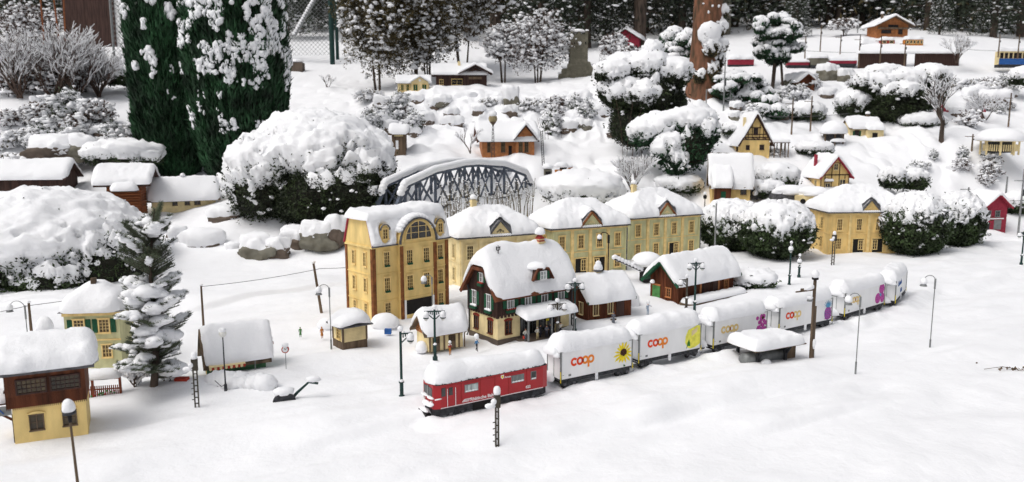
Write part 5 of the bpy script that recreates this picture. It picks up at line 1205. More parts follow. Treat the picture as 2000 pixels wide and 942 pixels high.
tufted('snow tufted tree rising behind the pale cottage roof', far(905, 120, 15), 1, .9, 1.1, 1.4, 86, nl=20000, nt=1300, tuft=.042, trunks=3)
for k, (u, v, t, w_, h_, lab) in enumerate(((30, 185, 11.6, .55, .62, 'leafless snowy shrub at the far left edge'), (110, 190, 11.8, .55, .75, 'dense leafless snowy shrub below the brown door'), (165, 175, 12.2, .4, .6, 'grey brown snowy shrub right of the densest one'), (60, 80, 15.5, .8, .7, 'snowy hedge in front of the far garden'), (1200, 110, 14.6, .3, .4, 'thin snowy bush behind the ruined tower'), (1235, 150, 13.6, .3, .55, 'snowy shrub of upright stems right of the tower'), (1650, 60, 17, .4, .25, 'pair of round snowy bushes left of the far chalet'))):
    tufted(lab, far(u, v, t), 1, w_*.75, h_*.5, h_*.5, 90+k, nl=2600, nt=900, tuft=.028, trunks=6, leaf='twig', cat='shrub', name='snowy_shrub', ls=.06, H=.6)
SG = 'low snowy shrubs on the slopes'
pr = [tufted('low snowy shrub', (0, 0, 0), 1, .20, .13, .08, 301, nl=500, nt=240, tuft=.024, trunks=4, leaf='twig', cat='shrub', name='low_shrub', ls=.045, H=.3), tufted('low snowy shrub', (0, 0, 0), 1, .15, .16, .10, 302, nl=600, nt=170, tuft=.028, trunks=4, leaf='leafb', cat='shrub', name='low_shrub', ls=.04, H=.3), tufted('low snowy shrub', (0, 0, 0), 1, .26, .10, .06, 303, nl=700, nt=300, tuft=.030, trunks=4, leaf='olive', cat='shrub', name='low_shrub', ls=.045, H=.3)]
rn = random.Random(77)
def near(u, v):
    return 'behind the arched bridge' if v > 225 and u < 900 else 'left of the orange station' if u < 920 else 'between orange station and tower' if u < 1200 else 'around the steep timbered cottage' if u < 1520 else 'by the small kiosk' if u < 1680 else 'under the bare tree' if u < 1860 else 'near the bandstand'
for k in range(104):
    if k >= 76: u, v = (rn.uniform(1420, 2000), rn.uniform(165, 262)) if k < 94 else (rn.uniform(1700, 2000), rn.uniform(300, 360))
    elif k >= 58: u, v = rn.uniform(-10, 265), rn.uniform(215, 335)
    elif k >= 40: u, v = (rn.uniform(690, 1190), rn.uniform(192, 262)) if k < 49 else (rn.uniform(1400, 2000), rn.uniform(170, 250))
    elif k < 12: u, v = rn.uniform(690, 1190), rn.uniform(188, 272)
    elif k < 18: u, v = rn.uniform(0, 260), rn.uniform(200, 300)
    elif k < 32: u, v = rn.uniform(1400, 2000), rn.uniform(165, 240)
    else: u, v = rn.uniform(1480, 2000), rn.uniform(300, 350)
    if 925 < u < 1065 and v > 225 or 1560 < u < 1740 and v > 210: continue
    P = hit(u, v); lab = 'low %s shrub in snow %s' % (('twiggy', 'dark leaved', 'brownish')[k % 3], 'on the left snow slope' if u < 300 else near(u, v)); q = pr[k % 3]
    if k < 3: q.location = P; q['label'] = lab; q['group'] = SG
    else: q = dup(q, P, rn.random()*6.28, lab, rn.uniform(.6, 1.15)*(.7 if 32 <= k < 40 else .75 if k >= 76 else 1.35 if k >= 58 else 1), SG)
# bare branching shrubs and tree
def bare(name, label, P, H, seed, levels=5, spread=.55, n0=1, r0=.02, cat='shrub', snow=.9, splits=3, m='twig', lean=0, trunkH=.25, tw=1.0):
    o = thing(name, label, cat, P); rn = random.Random(seed); b = MB(); s = MB()
    def grow(p, d, L, r, lv):
        q = p+d*L; mid = p+d*L*.5+Vector((rn.uniform(-1, 1), rn.uniform(-1, 1), rn.uniform(-.3, .6)))*L*.07; n = 5 if lv > 3 else 3
        b.tube([p, mid, q], [r, r*.85, r*.7], n, False)
        if lv < levels-0 and abs(d.z) < .93 and rn.random() < snow: up = Vector((0, 0, r*.9)); s.tube([p.lerp(mid, .3)+up, mid+up, q.lerp(mid, .1)+up], [r*.7+.002, r*.8+.004*tw, r*.6+.003*tw], 4, False)
        if lv == 0: return
        for k in range(splits):
            nd = (d+Vector((rn.uniform(-1, 1), rn.uniform(-1, 1), rn.uniform(-.35, .75)))*spread).normalized(); grow(p.lerp(q, rn.uniform(.45, 1)) if k else q, nd, L*rn.uniform(.62, .85), r*.62, lv-1)
    for k in range(n0):
        a = rn.uniform(0, 6.28); d = Vector((math.cos(a)*.6+lean, math.sin(a)*.6, 1.1)).normalized() if n0 > 1 else Vector((lean, 0, 1)).normalized()
        grow(Vector((rn.uniform(-.03, .03), rn.uniform(-.03, .03), -.03)), d, H*trunkH, r0, levels)
    b.build('branches' if n0 > 1 else 'trunk', m, o); s.build('snow', 'snow', o, True); return o
bare('bare_shrub', 'leafless twiggy shrub dusted with snow behind the pale green villas', far(1236, 372, 8.5), .50, 5, 4, .5, 9, .007, snow=.9, trunkH=.30)
for u, v, t, H_, lab, sd in ((40, 188, 11.3, 1.0, 'tall tangled leafless shrub at the left edge of the slope', 61), (105, 192, 11.4, 1.15, 'tallest tangled leafless shrub below the brown door', 62), (150, 192, 11.6, 1.0, 'leafless shrub with many snowy twigs right of the tallest one', 63), (195, 186, 11.9, .8, 'thinner leafless shrub next to the left conifer', 64)):
    bare('bare_shrub', lab, far(u, v, t), H_, sd, 4, .55, 12, .012, snow=.62, trunkH=.34, tw=1.0)
bare('bare_tree', 'bare small tree with spreading snowy branches at right', far(1838, 278, 10.4), 1.3, 12, 5, .55, 1, .035, 'tree', .7, 3, 'bark', 0, .24)
bare('thin_bare_bush', 'sparse bare sapling standing on the open snow at upper left', far(640, 168, 12.6), .34, 7, 3, .4, 4, .006, snow=.5)
bare('thin_bare_bush', 'small bare twigs left of the orange station', far(920, 295, 9.4), .34, 9, 3, .6, 2, .008, snow=.9, trunkH=.4)
bare('bare_shrub', 'knotty snowy twigs at right edge below the far tram', far(1925, 232, 11.5), .6, 17, 4, .6, 4, .010, snow=.9)
bare('bare_shrub', 'tangle of snowy twigs above the red far building', far(1870, 120, 13.6), .7, 18, 4, .6, 5, .010, snow=.9)
def stems(label, P, n, w_, h_, seed, m='dried', name='dry_stems', heads=True, depth=.2):
    o = thing(name, label, 'plants', P); rn = random.Random(seed); b = MB(); s = NB(); hd_ = NB()
    for k in range(n):
        x, y = rn.uniform(-1, 1)*w_, rn.uniform(-1, 1)*depth; h = h_*rn.uniform(.5, 1); lx = rn.uniform(-.2, .2)*h; b.tube([(x, y, -.05), (x+lx*.3, y, h*.5), (x+lx, y, h)], [.003, .0025, .0015], 3, False)
        for j in range(2): z = h*rn.uniform(.5, .95); t = z/h; b.tube([(x+lx*t, y, z), (x+lx*t+rn.uniform(-.05, .05), y, z+.03)], .0012, 3, False)
        if heads: hd_.lump((x+lx, y, h), (.006, .006, .005), 1, k); s.lump((x+lx, y, h+.006), (.008, .008, .006), 1, k); s.lump((x+lx*.6+rn.uniform(-.02, .02), y, h*.7), (.009, .009, .005), 1, k)
    b.build('stems', m, o)
    if heads: hd_.build('seed_heads', 'seed', o); s.build('snow', 'snow', o)
    tag(o, kind='stuff') if n > 60 else None
    return o
o_ = stems('dry seed heads and stems with snow in front of the arched bridge', far(955, 425, 7.4), 90, .42, .36, 5, depth=.25)
stems('yellowish reed leaves left of the dry seed heads below the bridge', far(905, 440, 7.2), 40, .18, .20, 6, depth=.15)
stems('thin upright canes with snow behind the ruined tower', far(1205, 145, 13.6), 40, .35, .5, 7, 'twig', 'thin_canes', depth=.2)
stems('two long bare canes rising over the rock garden', far(1060, 285, 10), 5, .1, .5, 8, 'twig', 'thin_canes', False, .05)
stems('long bare canes in front of the layered conifer', far(1250, 310, 9.0), 6, .2, .75, 9, 'twig', 'thin_canes', False, .1)
stems('few snowy twigs on the rocks right of the orange station', far(1075, 268, 10.4), 12, .25, .22, 10, 'twig', 'thin_canes', True, .15)
# columnar thuja
def column(label, P, Rr, H, seed, cover_top):
    o = thing('columnar_thuja', label, 'conifer', P); rng = np.random.RandomState(seed)
    def prof(t): return np.interp(t, [0, .06, .2, .5, .8, 1], [.62, .76, .90, 1, .92, .5])
    n = 42000; th = rng.rand(n)*2*math.pi; t = rng.rand(n); lob = 1+.10*(fbm(np.stack([np.cos(th)*1.5, np.sin(th)*1.5, t*2.2], -1), 1.6, 3, seed)-.5)*2
    r = Rr*prof(t)*lob*(.86+.16*rng.rand(n)); C = np.stack([np.cos(th)*r, np.sin(th)*r, t*H], -1)
    l = NB(); A = np.stack([np.cos(th)*.35, np.sin(th)*.35, np.ones(n)*1.2], -1)+rng.normal(size=(n, 3))*.32; A /= np.linalg.norm(A, axis=1)[:, None]
    B = np.cross(A, rng.normal(size=(n, 3))); B /= np.linalg.norm(B, axis=1)[:, None]; L = (.075*(.6+.8*rng.rand(n)))[:, None]
    V = np.stack([C-B*L*.13, C+A*L, C+B*L*.13, C-A*L*.3], 1).reshape(-1, 3); l.add(V, np.array([[0, 1, 2], [0, 2, 3]])[None].repeat(n, 0).reshape(-1, 3)+np.repeat(np.arange(n)*4, 2)[:, None])
    l.build('foliage', 'thuja', o, False)
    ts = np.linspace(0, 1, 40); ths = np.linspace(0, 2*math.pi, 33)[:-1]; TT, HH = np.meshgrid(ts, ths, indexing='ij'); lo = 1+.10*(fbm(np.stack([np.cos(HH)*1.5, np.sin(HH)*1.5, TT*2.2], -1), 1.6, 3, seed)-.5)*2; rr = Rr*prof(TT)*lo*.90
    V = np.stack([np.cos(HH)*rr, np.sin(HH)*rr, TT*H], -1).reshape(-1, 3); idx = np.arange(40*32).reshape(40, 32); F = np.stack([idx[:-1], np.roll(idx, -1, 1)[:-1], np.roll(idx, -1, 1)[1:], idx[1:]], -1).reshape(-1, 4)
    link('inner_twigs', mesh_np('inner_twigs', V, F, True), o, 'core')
    s = NB(); n = 17000; th = rng.rand(n)*2*math.pi; t = rng.rand(n); nz = fbm(np.stack([np.cos(th)*2.2, np.sin(th)*2.2, t*9], -1), 2.0, 2, seed+4)
    ok = nz+.42*(t-cover_top) > .60; th = th[ok]; t = t[ok]; m_ = len(t); lob = 1+.10*(fbm(np.stack([np.cos(th)*1.5, np.sin(th)*1.5, t*2.2], -1), 1.6, 3, seed)-.5)*2; r = Rr*prof(t)*lob*1.0
    C = np.stack([np.cos(th)*r, np.sin(th)*r, t*H], -1); V, F = ico(2); R = (.009+.024*rng.rand(m_, 1)**2.5)*(.5+1.0*t[:, None]); ax = rng.uniform(.6, 1.4, (m_, 3)); ax[:, 2] *= 1.3
    VV = (V[None]*(1+.15*rng.normal(size=(m_, len(V), 1)))*R[:, None]*ax[:, None]+C[:, None]).reshape(-1, 3); s.add(VV, (F[None]+(np.arange(m_)*len(V))[:, None, None]).reshape(-1, 3)); s.build('snow', 'snow', o)
column('dark green columnar conifer, left one of the tall pair, mostly free of snow', far(340, 350, 9.9), .46, 2.9, 5, .80)
column('dark green columnar conifer, right one of the tall pair, with many snow clumps', far(472, 345, 9.7), .60, 2.9, 6, .42)
# young fir
def fir():
    P = at(300, 762); top = at(322, 405); H = rise(P, 408); o = thing('young_fir', 'young fir with snow lumps on its branches beside the green market hut', 'tree', P); rn = random.Random(8); rng = np.random.RandomState(8)
    dx = (323-300)/FPX*proj(P)[2]; b = MB(); nd = NB(); s = NB(); A_, B_, C_ = [], [], []
    def pos(t): return Vector((dx*t+.012*math.sin(t*7), 0, H*t))
    b.tube([pos(t) for t in np.linspace(-.03, 1, 12)], [.017*(1-t)+.003 for t in np.linspace(0, 1, 12)], 7)
    def needles(p, q, n, L):
        p, q = np.array(p), np.array(q); d = (q-p)/max(1e-6, np.linalg.norm(q-p)); t = rng.rand(n); c = p+(q-p)*t[:, None]
        e = rng.normal(size=(n, 3)); e -= (e@d)[:, None]*d; e /= np.linalg.norm(e, axis=1)[:, None]; e[:, 2] = np.where(e[:, 2] < -.3, -e[:, 2]*.5, e[:, 2]); tip = c+(e*.85+d*.5)*L*(.7+.5*rng.rand(n))[:, None]; A_.append(c); B_.append(tip)
    def twig(p, d, L, lv):
        q = p+d*L; b.tube([p, q], [.0035 if lv else .002, .0012], 4, False); needles(p, q, int(L*1600), .020)
        if lv:
            k = int(L/.026)
            for j in range(k):
                t = (j+.6)/k
                for sgn in (-1, 1):
                    side = d.cross(Vector((0, 0, 1))).normalized()*sgn; twig(p.lerp(q, t), (d*.75+side*.75+Vector((0, 0, rn.uniform(-.05, .15)))).normalized(), L*(1-t)*.55+.02, 0)
            if rn.random() < (.88 if p.z < H*.62 else .5):
                t0 = rn.uniform(.15, .55); m_ = 8; w_ = rn.uniform(.011, .026)*(1.15 if p.z < H*.5 else .75); sg = rn.uniform(-.3, .3)
                for j in range(m_):
                    t = t0+(1.06-t0)*j/(m_-1); c = p.lerp(q, t); ww = w_*(.55+.9*math.sin(math.pi*min(1, .15+.85*j/(m_-1))))*rn.uniform(.7, 1.25)
                    s.lump((c.x+rn.uniform(-.5, .5)*w_, c.y+rn.uniform(-.5, .5)*w_, c.z+ww*.55-(.012*j/(m_-1) if lv else 0)), (ww*1.25, ww*1.25, ww*.85), 2, rn.randint(0, 99), .34, 1.9, .6)
                side = d.cross(Vector((0, 0, 1))).normalized()
                for j in range(rn.randint(0, 3)):
                    c = p.lerp(q, rn.uniform(.4, .8))+side*rn.choice((-1, 1))*L*rn.uniform(.15, .3); s.lump((c.x, c.y, c.z+.008), (w_*1.2, w_*1.2, w_*.75), 2, rn.randint(0, 99), .34, 1.9, .6)
    tiers = [.08, .13, .19, .26, .32, .40, .47, .55, .63, .71, .80]
    for i, t in enumerate(tiers):
        n = 6 if t < .5 else (5 if t < .75 else 4); L = (.195-.07*t/.6 if t < .6 else .125*(1-(t-.6)/.6)+.03)
        a0 = rn.random()*6.28
        for k in range(n):
            a = a0+k*6.283/n+rn.uniform(-.25, .25); up = rn.uniform(-.05, .45)+1.0*t; twig(pos(t+rn.uniform(-.035, .035)), Vector((math.cos(a), math.sin(a), up)).normalized(), L*rn.choice((.6, .8, 1.0, 1.2, 1.35))*(1.12 if math.cos(a) < 0 else .9), 1)
    for a, L, t in ((-.9, .16, .80), (.62, .15, .82), (.25, .17, .84), (-1.2, .17, .72), (.9, .16, .70)): twig(pos(t), Vector((a, .1, .9)).normalized(), L, 1)
    needles(pos(.75), pos(1.0), 500, .026); needles(pos(.3), pos(.8), 900, .02)
    c = np.concatenate(A_); t = np.concatenate(B_); n = len(c); e = np.cross(t-c, rng.normal(size=(n, 3))); e /= np.linalg.norm(e, axis=1)[:, None]; V = np.stack([c-e*.0011, c+e*.0011, t], 1).reshape(-1, 3)
    nd.add(V, np.arange(3*n).reshape(-1, 3)); b.build('trunk', 'bark', o); nd.build('needles', 'needle', o, False); s.build('snow', 'snow', o)
    # dry undergrowth at its foot
    bare('low_twig_shrub', 'reddish dry twigs with snow at the foot of the young fir', at(270, 758), .24, 33, 4, .6, 6, .005, snow=.8, m='twig', tw=1.5)
    bare('low_twig_shrub', 'reddish dry twigs with snow between fir and market hut', at(335, 752), .22, 34, 4, .6, 6, .005, snow=.8, m='twig', tw=1.5)
fir()
tag(MB().box(-.03, .03, -.02, .02, -.01, .025).build('red_box', 'awning', None, loc=tuple(at(356, 752)+Vector((0, 0, .012)))), 'small red box in the snow at the foot of the fir', 'box')

# ================================================================== 11 rocks
def rock(label, P, r, seed, m='rock', snow=True, cap=.5):
    o = thing('rock', label, 'rock', P, 0, 'rocks in the garden wall'); V, F = ico(4); D = V
    R = 1+.9*(fbm(D*1.5, 1, 3, seed)-.5)+.16*(fbm(D*5, 1, 3, seed+2)-.5)
    Pp = np.clip(D*1.08, -.93, .93)*np.array(r)*R[:, None]; link('stone', mesh_np('stone', Pp, F, True), o, m)
    if snow:
        k = sstep(cap-.35, cap+.1, D[:, 2]+.7*(fbm(D*2.5, 1, 2, seed+7)-.5)); n = D; off = k*(.30*r[2]+.03)-.02*(1-k)
        Q = Pp*1.0+D*off[:, None]*.6; Q[:, 2] += off*.8; keep = (k[F] > .0).any(1); link('snow', mesh_np('snow', Q, F[keep], True), o, 'snow')
    return o
rk = [('brown rock low on the left terrace, below the cream hut', 400, 490, 7.5, .22, .12, 'rock'), ('large brown rock in the middle of the lower terrace', 500, 497, 7.3, .17, .11, 'rockg'), ('small grey rock right beside the large one of the lower terrace', 545, 495, 7.3, .10, .08, 'rock'), ('small brown rock between the terrace rocks', 455, 500, 7.35, .08, .06, 'rock'), ('brown rock near the town house wall', 622, 470, 7.4, .17, .11, 'rockg'), ('small brown rock next to the town house', 655, 462, 7.4, .10, .12, 'rock'), ('flat rock below the little snowman', 440, 428, 8.0, .16, .07, 'rock'), ('rock behind the middle terrace rock', 575, 476, 7.5, .13, .09, 'rock'), ('narrow rock left of the terrace by the fir', 345, 470, 7.6, .1, .08, 'rock'),
      ('upright grey stone slab above the orange station', 1000, 214, 11.3, .11, .22, 'rockg'), ('flat grey rock under the chalet', 912, 200, 11.6, .19, .08, 'rock'), ('grey rock left of the upright slab', 972, 212, 11.4, .12, .10, 'rock'), ('brown rock behind the orange station, left', 880, 250, 10.7, .16, .09, 'rock'), ('rock under the cottage', 845, 215, 11.3, .12, .09, 'rock'),
      ('rock on the slope left of the rock garden', 750, 212, 11.4, .14, .10, 'rock'), ('dark ledge of rock, upper of two right of the tower', 1135, 208, 11.4, .16, .13, 'rock'), ('dark slanted ledge of rock below another', 1130, 245, 10.8, .2, .12, 'rock'), ('rock by the foot of the rock garden', 1098, 262, 10.5, .14, .08, 'rock'), ('rock at left foot of the layered conifer', 1180, 235, 10.9, .10, .14, 'rock'), ('mossy brown stone wall piece on the left slope', 120, 300, 9.5, .36, .14, 'rock'), ('mossy dark rock left of the hedge', 165, 298, 9.4, .18, .12, 'rockg'),
      ('dark stone on the snow slope, upper left', 70, 203, 11.2, .07, .05, 'rock'), ('dark stone on the snow slope below another', 62, 226, 10.8, .09, .05, 'rock'), ('dark stone on the snow slope right of two others', 108, 238, 10.6, .07, .06, 'rock'), ('small stone above the hedge', 192, 264, 10.2, .06, .06, 'rock'),
      ('grey stones under the bridge end', 1090, 375, 9.0, .18, .12, 'rockg'), ('grey stone wall beneath the far wagons', 1618, 150, 13.4, .18, .14, 'rockg'), ('grey stone beside the wall beneath the far wagons', 1650, 158, 13.3, .14, .12, 'rockg'), ('grey stone left of the red shed', 1545, 165, 12.9, .16, .1, 'rockg'), ('dark rock at foot of slope behind the ochre villa', 1862, 338, 10.1, .1, .06, 'rock'), ('second dark rock at foot of the right slope', 1905, 340, 10.1, .08, .06, 'rock'),
      ('brown rocky face at left of the red far house', 1940, 205, 12.2, .25, .14, 'rock')]
for i, (lab, u, v, t, w_, h_, m) in enumerate(rk):
    P = far(u, v, t); P.z += h_*.02; rock(lab, P, (w_, w_*.7, h_), i+1, 'rockg' if m == 'rockn' else m, m != 'rockn', .80 if m == 'rockg' else .66)
for i in range(34):
    r = random.Random(i); u, v = r.uniform(690, 1220), r.uniform(192, 268)
    if i >= 18: u, v = r.uniform(1420, 2000), r.uniform(178, 232)
    if 925 < u < 1060 and v > 225: continue
    P = hit(u, v); w_ = .07+.09*r.random(); rock('dark stone in the %s' % ('rock garden above the bridge' if i < 18 else 'snow of the right hand slope'), P, (w_, w_*.8, w_*(.5+.3*r.random())), 60+i, r.choice(('rock', 'rock', 'rockg')), True, .45+.3*r.random())
# ================================================================== 12 bridge
def bridge():
    A = at(772, 416, .42); B = at(1042, 380, .42); d = Vector((B.x-A.x, B.y-A.y, 0)); L = d.length; ang = math.atan2(d.y, d.x)
    o = thing('arch_bridge', 'blue grey steel truss bridge with arched snow covered top chords', 'bridge', (A.x, A.y, .445), ang); Wd = .26
    print('bridge', L, ang, proj(A), proj(B))
    N = 10; zt = lambda t: float(np.interp(t, [0, .06, .25, .45, .55, .75, .93, 1], [0, .21, .32, .365, .365, .325, .21, 0]))
    ts = [0, .06, .15, .25, .35, .45, .55, .65, .75, .85, .93, 1]; N = len(ts)-1
    for y in (0, Wd):
        top = [(L*t, y, zt(t)) for t in ts]; c = MB()
        for a, b_ in zip(top[:-1], top[1:]): c.beam(a, b_, .035, .035)
        c.build('top_chord', 'bridge', o); MB().box(0, L, y-.015, y+.015, -.05, 0).build('bottom_chord', 'bridge', o)
        for k in range(1, N):
            t = ts[k]
            MB().box(L*t-.014, L*t+.014, y-.008, y+.008, 0, zt(t)-.018).build('vertical_post', 'bridge', o)
            for sgn in (-1, 1):
                t2 = ts[k+sgn]*.95+t*.05; MB().beam((L*t, y, zt(t)-.02), (L*t2, y+.003*sgn, .0), .014, .014).build('diagonal', 'bridge', o)
        s = NB()
        for k in range(90): t = .03+.94*(k+.5)/90; s.lump((L*t, y, zt(t)+.036), (.044, .038, .038), 2, k, .08)
        s.build('chord_snow', 'snow', o)
    for k in range(2, N-1): MB().box(L*ts[k]-.008, L*ts[k]+.008, .015, Wd-.015, zt(ts[k])-.01, zt(ts[k])+.008).build('cross_beam', 'bridge', o)
    MB().box(0, L, .016, Wd-.016, -.04, -.015).build('deck', 'darkgrey', o); snowcap(o, -.05, L+.05, .02, Wd-.02, lambda x, y: x*0-.015, T=.04, r=.03, seed=5, name='deck_snow', step=.04)
    snowcap(o, .0, L, -.03, .0-.001, lambda x, y: x*0+.0, T=.02, r=.012, seed=6, name='edge_snow', step=.04)
bridge()
# ================================================================== 13 far houses
def cottage(name, label, cat, P, ang, W, D, H, R, wallm, roofm, T=.05, oh=.03, wins=(), lwins=(), seed=0, front_gable=False, fm='trim', gm='glassd', group=None, gable_m=None, door=None):
    o = house(name, label, cat, P, ang, group)
    if not front_gable:
        gable_parts(o, W, D, H, R, oh, oh, wallm, roofm, z0=-.08); zf = gable_zf(D, H, R, oh)
    else:
        MB().prism([(0, -.08), (W, -.08), (W, H), (W/2, H+R), (0, H)], 0, 'y', D).build('wall', wallm, o); s = R/(W/2)
        MB().prism([(-oh, H-oh*s), (W/2, H+R), (W+oh, H-oh*s), (W+oh, H-oh*s+.014), (W/2, H+R+.016), (-oh, H-oh*s+.014)], -oh, 'y', D+oh).build('roof', roofm, o)
        e = MB(); e.beam((-oh, -oh-.003, H-oh*s), (W/2, -oh-.003, H+R), .008, .018); e.beam((W+oh, -oh-.003, H-oh*s), (W/2, -oh-.003, H+R), .008, .018); e.build('gable_board', roofm, o)
        zf = lambda x, y: H+R*(1-np.abs(x-W/2)/(W/2))+.012
    for x, z, w_, h in wins: window(o, 'F', x, z, w_, h, 2, 2, fm, gm, fw=.006)
    for y, z, w_, h in lwins: window(o, 'L', y, z, w_, h, 2, 2, fm, gm, fw=.006)
    if door: piece(o, 'door', 'F', door[0], 0, -door[1]/2, door[1]/2, -.006, -.001, -.02, door[2], door[3])
    snowcap(o, -oh-.008, W+oh+.008, -oh-.008, D+oh+.008, zf, T=T, r=T*.85, seed=seed, soft=.035, step=.03); return o
def timber(o, segs, m='brown', y=-.003, name='timber'):
    b = MB()
    for a, c in segs: b.beam((a[0], y, a[1]), (c[0], y, c[1]), .005, .011)
    b.build(name, m, o)
# steep half timbered cottage
P = far(1446, 300, 10.0)
o = cottage('timbered_cottage', 'steep roofed cream cottage with half timbered gable and side porch', 'house', P, 3, .37, .42, .16, .32, 'yellow', 'brown', .06, .04, ((.09, .05, .035, .045), (.27, .05, .045, .05), (.185, .235, .045, .075)), ((.12, .03, .04, .07),), 101, True, 'brown')
timber(o, [((.0, .172), (.37, .172)), ((.01, .20), (.36, .20)), ((.03, .238), (.34, .238)), ((.09, .172), (.09, .30)), ((.28, .172), (.28, .30)), ((.14, .172), (.14, .36)), ((.235, .172), (.235, .36)), ((.12, .32), (.25, .32)), ((.03, .2), (.09, .172)), ((.14, .2), (.185, .172)), ((.185, .2), (.235, .172)), ((.28, .2), (.33, .172)), ((0, .16), (.185, .47)), ((.37, .16), (.185, .47))])
MB().box(.06, .09, .1, .13, .3, .45).build('chimney', 'ccream', o)
b = MB()
for x in (.42, .50, .56, .60): b.box(x, x+.01, -.02, -.01, -.05, .13).box(x, x+.01, .1, .11, -.05, .13)
b.box(.37, .62, -.03, .12, .13, .14); b.build('side_porch', 'wood', o); snowcap(o, .36, .63, -.04, .13, lambda x, y: x*0+.14, T=.04, r=.03, seed=7, name='porch_snow')
# mill house
P = far(1390, 388, 8.6)
o = cottage('mill_house', 'steep snow roofed mill house with teal door and green shuttered gable', 'house', P, -8, .40, .30, .17, .30, 'yellow', 'wood', .05, .03, ((.33, .05, .05, .06),), (), 102, False, 'wood', 'glassd', door=None)
MB().box(.02, .19, -.09, -.001, -.08, .135).build('annex_wall', 'redbrown', o); MB().box(.085, .135, -.094, -.091, -.03, .085).build('door', 'shutter', o)
MB().prism([(-.11, .12), (.1, .33), (.1, .345), (-.11, .135)], .0, 'x', .205).build('annex_roof', 'wood', o); snowcap(o, -.005, .21, -.12, .1, lambda x, y: .135+(y+.11), T=.05, r=.035, seed=8, name='annex_snow')
for k in (0,): MB().prism([(0.02, .17), (.28, .17), (.15, .43)], .402, 'x', .405).build('gable_board', 'wood', o); window(o, 'R0.405', .15, .2, .05, .07, 2, 2, 'wood', 'glassd'); shutters(o, 'R0.407', .15, .2, .05, .07)
w_ = MB(); w_.tube([(.47, .10, .08), (.47, .14, .08)], .09, 18); w_.build('water_wheel', 'darkgrey', o); s = NB(); s.lump((.47, .12, .16), (.09, .05, .05), 2, 3); s.lump((.47, .09, .06), (.03, .02, .03), 2, 4); s.build('wheel_snow', 'snow', o)
# half timbered cottage with red gable edge
P = far(1602, 374, 9.3)
o = cottage('timbered_cottage', 'cream half timbered cottage with dark red gable edge and small window roof', 'house', P, 12, .37, .34, .185, .21, 'yellow', 'housered', .055, .035, ((.185, .25, .05, .065), (.28, .05, .06, .08), (.09, .0, .06, .09)), ((.1, .03, .035, .09), (.2, .03, .035, .09)), 103, True, 'ccream')
timber(o, [((0, .19), (.37, .19)), ((.0, 0), (0, .19)), ((.36, 0), (.36, .19)), ((.135, 0), (.135, .33)), ((.235, 0), (.235, .33)), ((.05, .0), (.05, .19)), ((.14, .325), (.23, .325)), ((.31, .0), (.31, .19)), ((.1, .3), (.0, .19))])
MB().box(.05, .13, -.04, -.001, .11, .12).build('window_roof', 'wood', o); snowcap(o, .03, .15, -.05, -.001, lambda x, y: x*0+.12, T=.03, r=.022, seed=9, name='window_roof_snow'); MB().box(.03, .06, .18, .21, .28, .42).build('chimney', 'housered', o)
# orange station
P = far(942, 302, 9.5)
o = cottage('orange_station', 'orange plaster station with brown gables behind the arched bridge', 'station', P, 8, .62, .34, .20, .15, 'orange', 'brown', .055, .06, ((.08, .03, .03, .11), (.25, .03, .04, .11)), (), 104, False, 'wood', 'glass', door=(.335, .04, .10, 'black'))
MB().prism([(.40, -.05), (.62, -.05), (.62, .20), (.51, .33), (.40, .20)], -.05, 'y', -.001).build('gable_wing', 'orange', o); MB().prism([(.37, .165), (.51, .33), (.65, .165), (.65, .185), (.51, .35), (.37, .185)], -.10, 'y', .1).build('wing_roof', 'brown', o)
for x in (.455, .525): window(o, 'F', x, .03, .035, .12, 2, 4, 'wood', 'glass', off=.051)
snowcap(o, .36, .66, -.11, .16, lambda x, y: .19+.165*(1-np.abs(x-.51)/.14), T=.05, r=.04, seed=11, name='wing_snow', soft=.04); timber(o, [((-.0, .155), (.62, .155))], 'brown', -.054)
e = MB(); e.beam((-.065, -.06, .145), (-.065, .17, .35), .01, .02); e.beam((-.065, .40, .145), (-.065, .17, .35), .01, .02); e.build('gable_board', 'redbrown', o)
# brown tower hut behind the big bush
P = far(766, 312, 9.2); o = cottage('tower_hut', 'narrow brown tower hut with open window behind the big yew bush', 'hut', P, 4, .16, .2, .30, .06, 'wood', 'wood', .06, .03, (), (), 105); MB().box(.045, .075, -.003, -.001, .12, .22).build('open_window', 'snow', o); MB().box(.03, .13, -.004, -.001, .265, .285).build('sign_board', 'ccream', o)
# chalet, cottage, far hut, far chalet, pavilion etc.
P = far(852, 168, 12.3)
o = cottage('chalet', 'dark brown wide roofed chalet on the upper slope', 'house', P, 6, .72, .40, .20, .12, 'brown', 'brown', .04, .07, ((.08, .02, .05, .07), (.32, .02, .16, .08), (.53, .02, .10, .08), (.66, .03, .04, .07)), (), 106, False, 'trim', 'glassd')
MB().prism([(.34, .17), (.60, .30), (.86, .17), (.86, .185), (.60, .32), (.34, .185)], -.14, 'y', .1).build('front_roof', 'brown', o); MB().prism([(.42, .0), (.78, .0), (.78, .19), (.6, .28), (.42, .19)], -.05, 'y', -.001).build('front_gable', 'brown', o)
snowcap(o, .33, .87, -.16, .2, lambda x, y: .185+.135*(1-np.abs(x-.6)/.27), T=.04, r=.03, seed=12, name='gable_snow', step=.03); MB().box(.50, .70, -.10, -.05, .1, .135).build('balcony', 'wood', o)
MB().box(.34, .38, .1, .14, .3, .38).build('chimney', 'ccream', o)
P = far(778, 180, 11.8); o = cottage('garden_cottage', 'tiny pale cottage with blue green windows and clock in the gable', 'house', P, 10, .46, .22, .145, .09, 'ccream', 'metal', .025, .03, ((.06, .02, .035, .09), (.14, .02, .035, .09)), (), 107, False, 'trim', 'shutter')
MB().prism([(.19, -.02), (.44, -.02), (.44, .145), (.315, .215), (.19, .145)], -.06, 'y', -.001).build('front_gable', 'ccream', o)
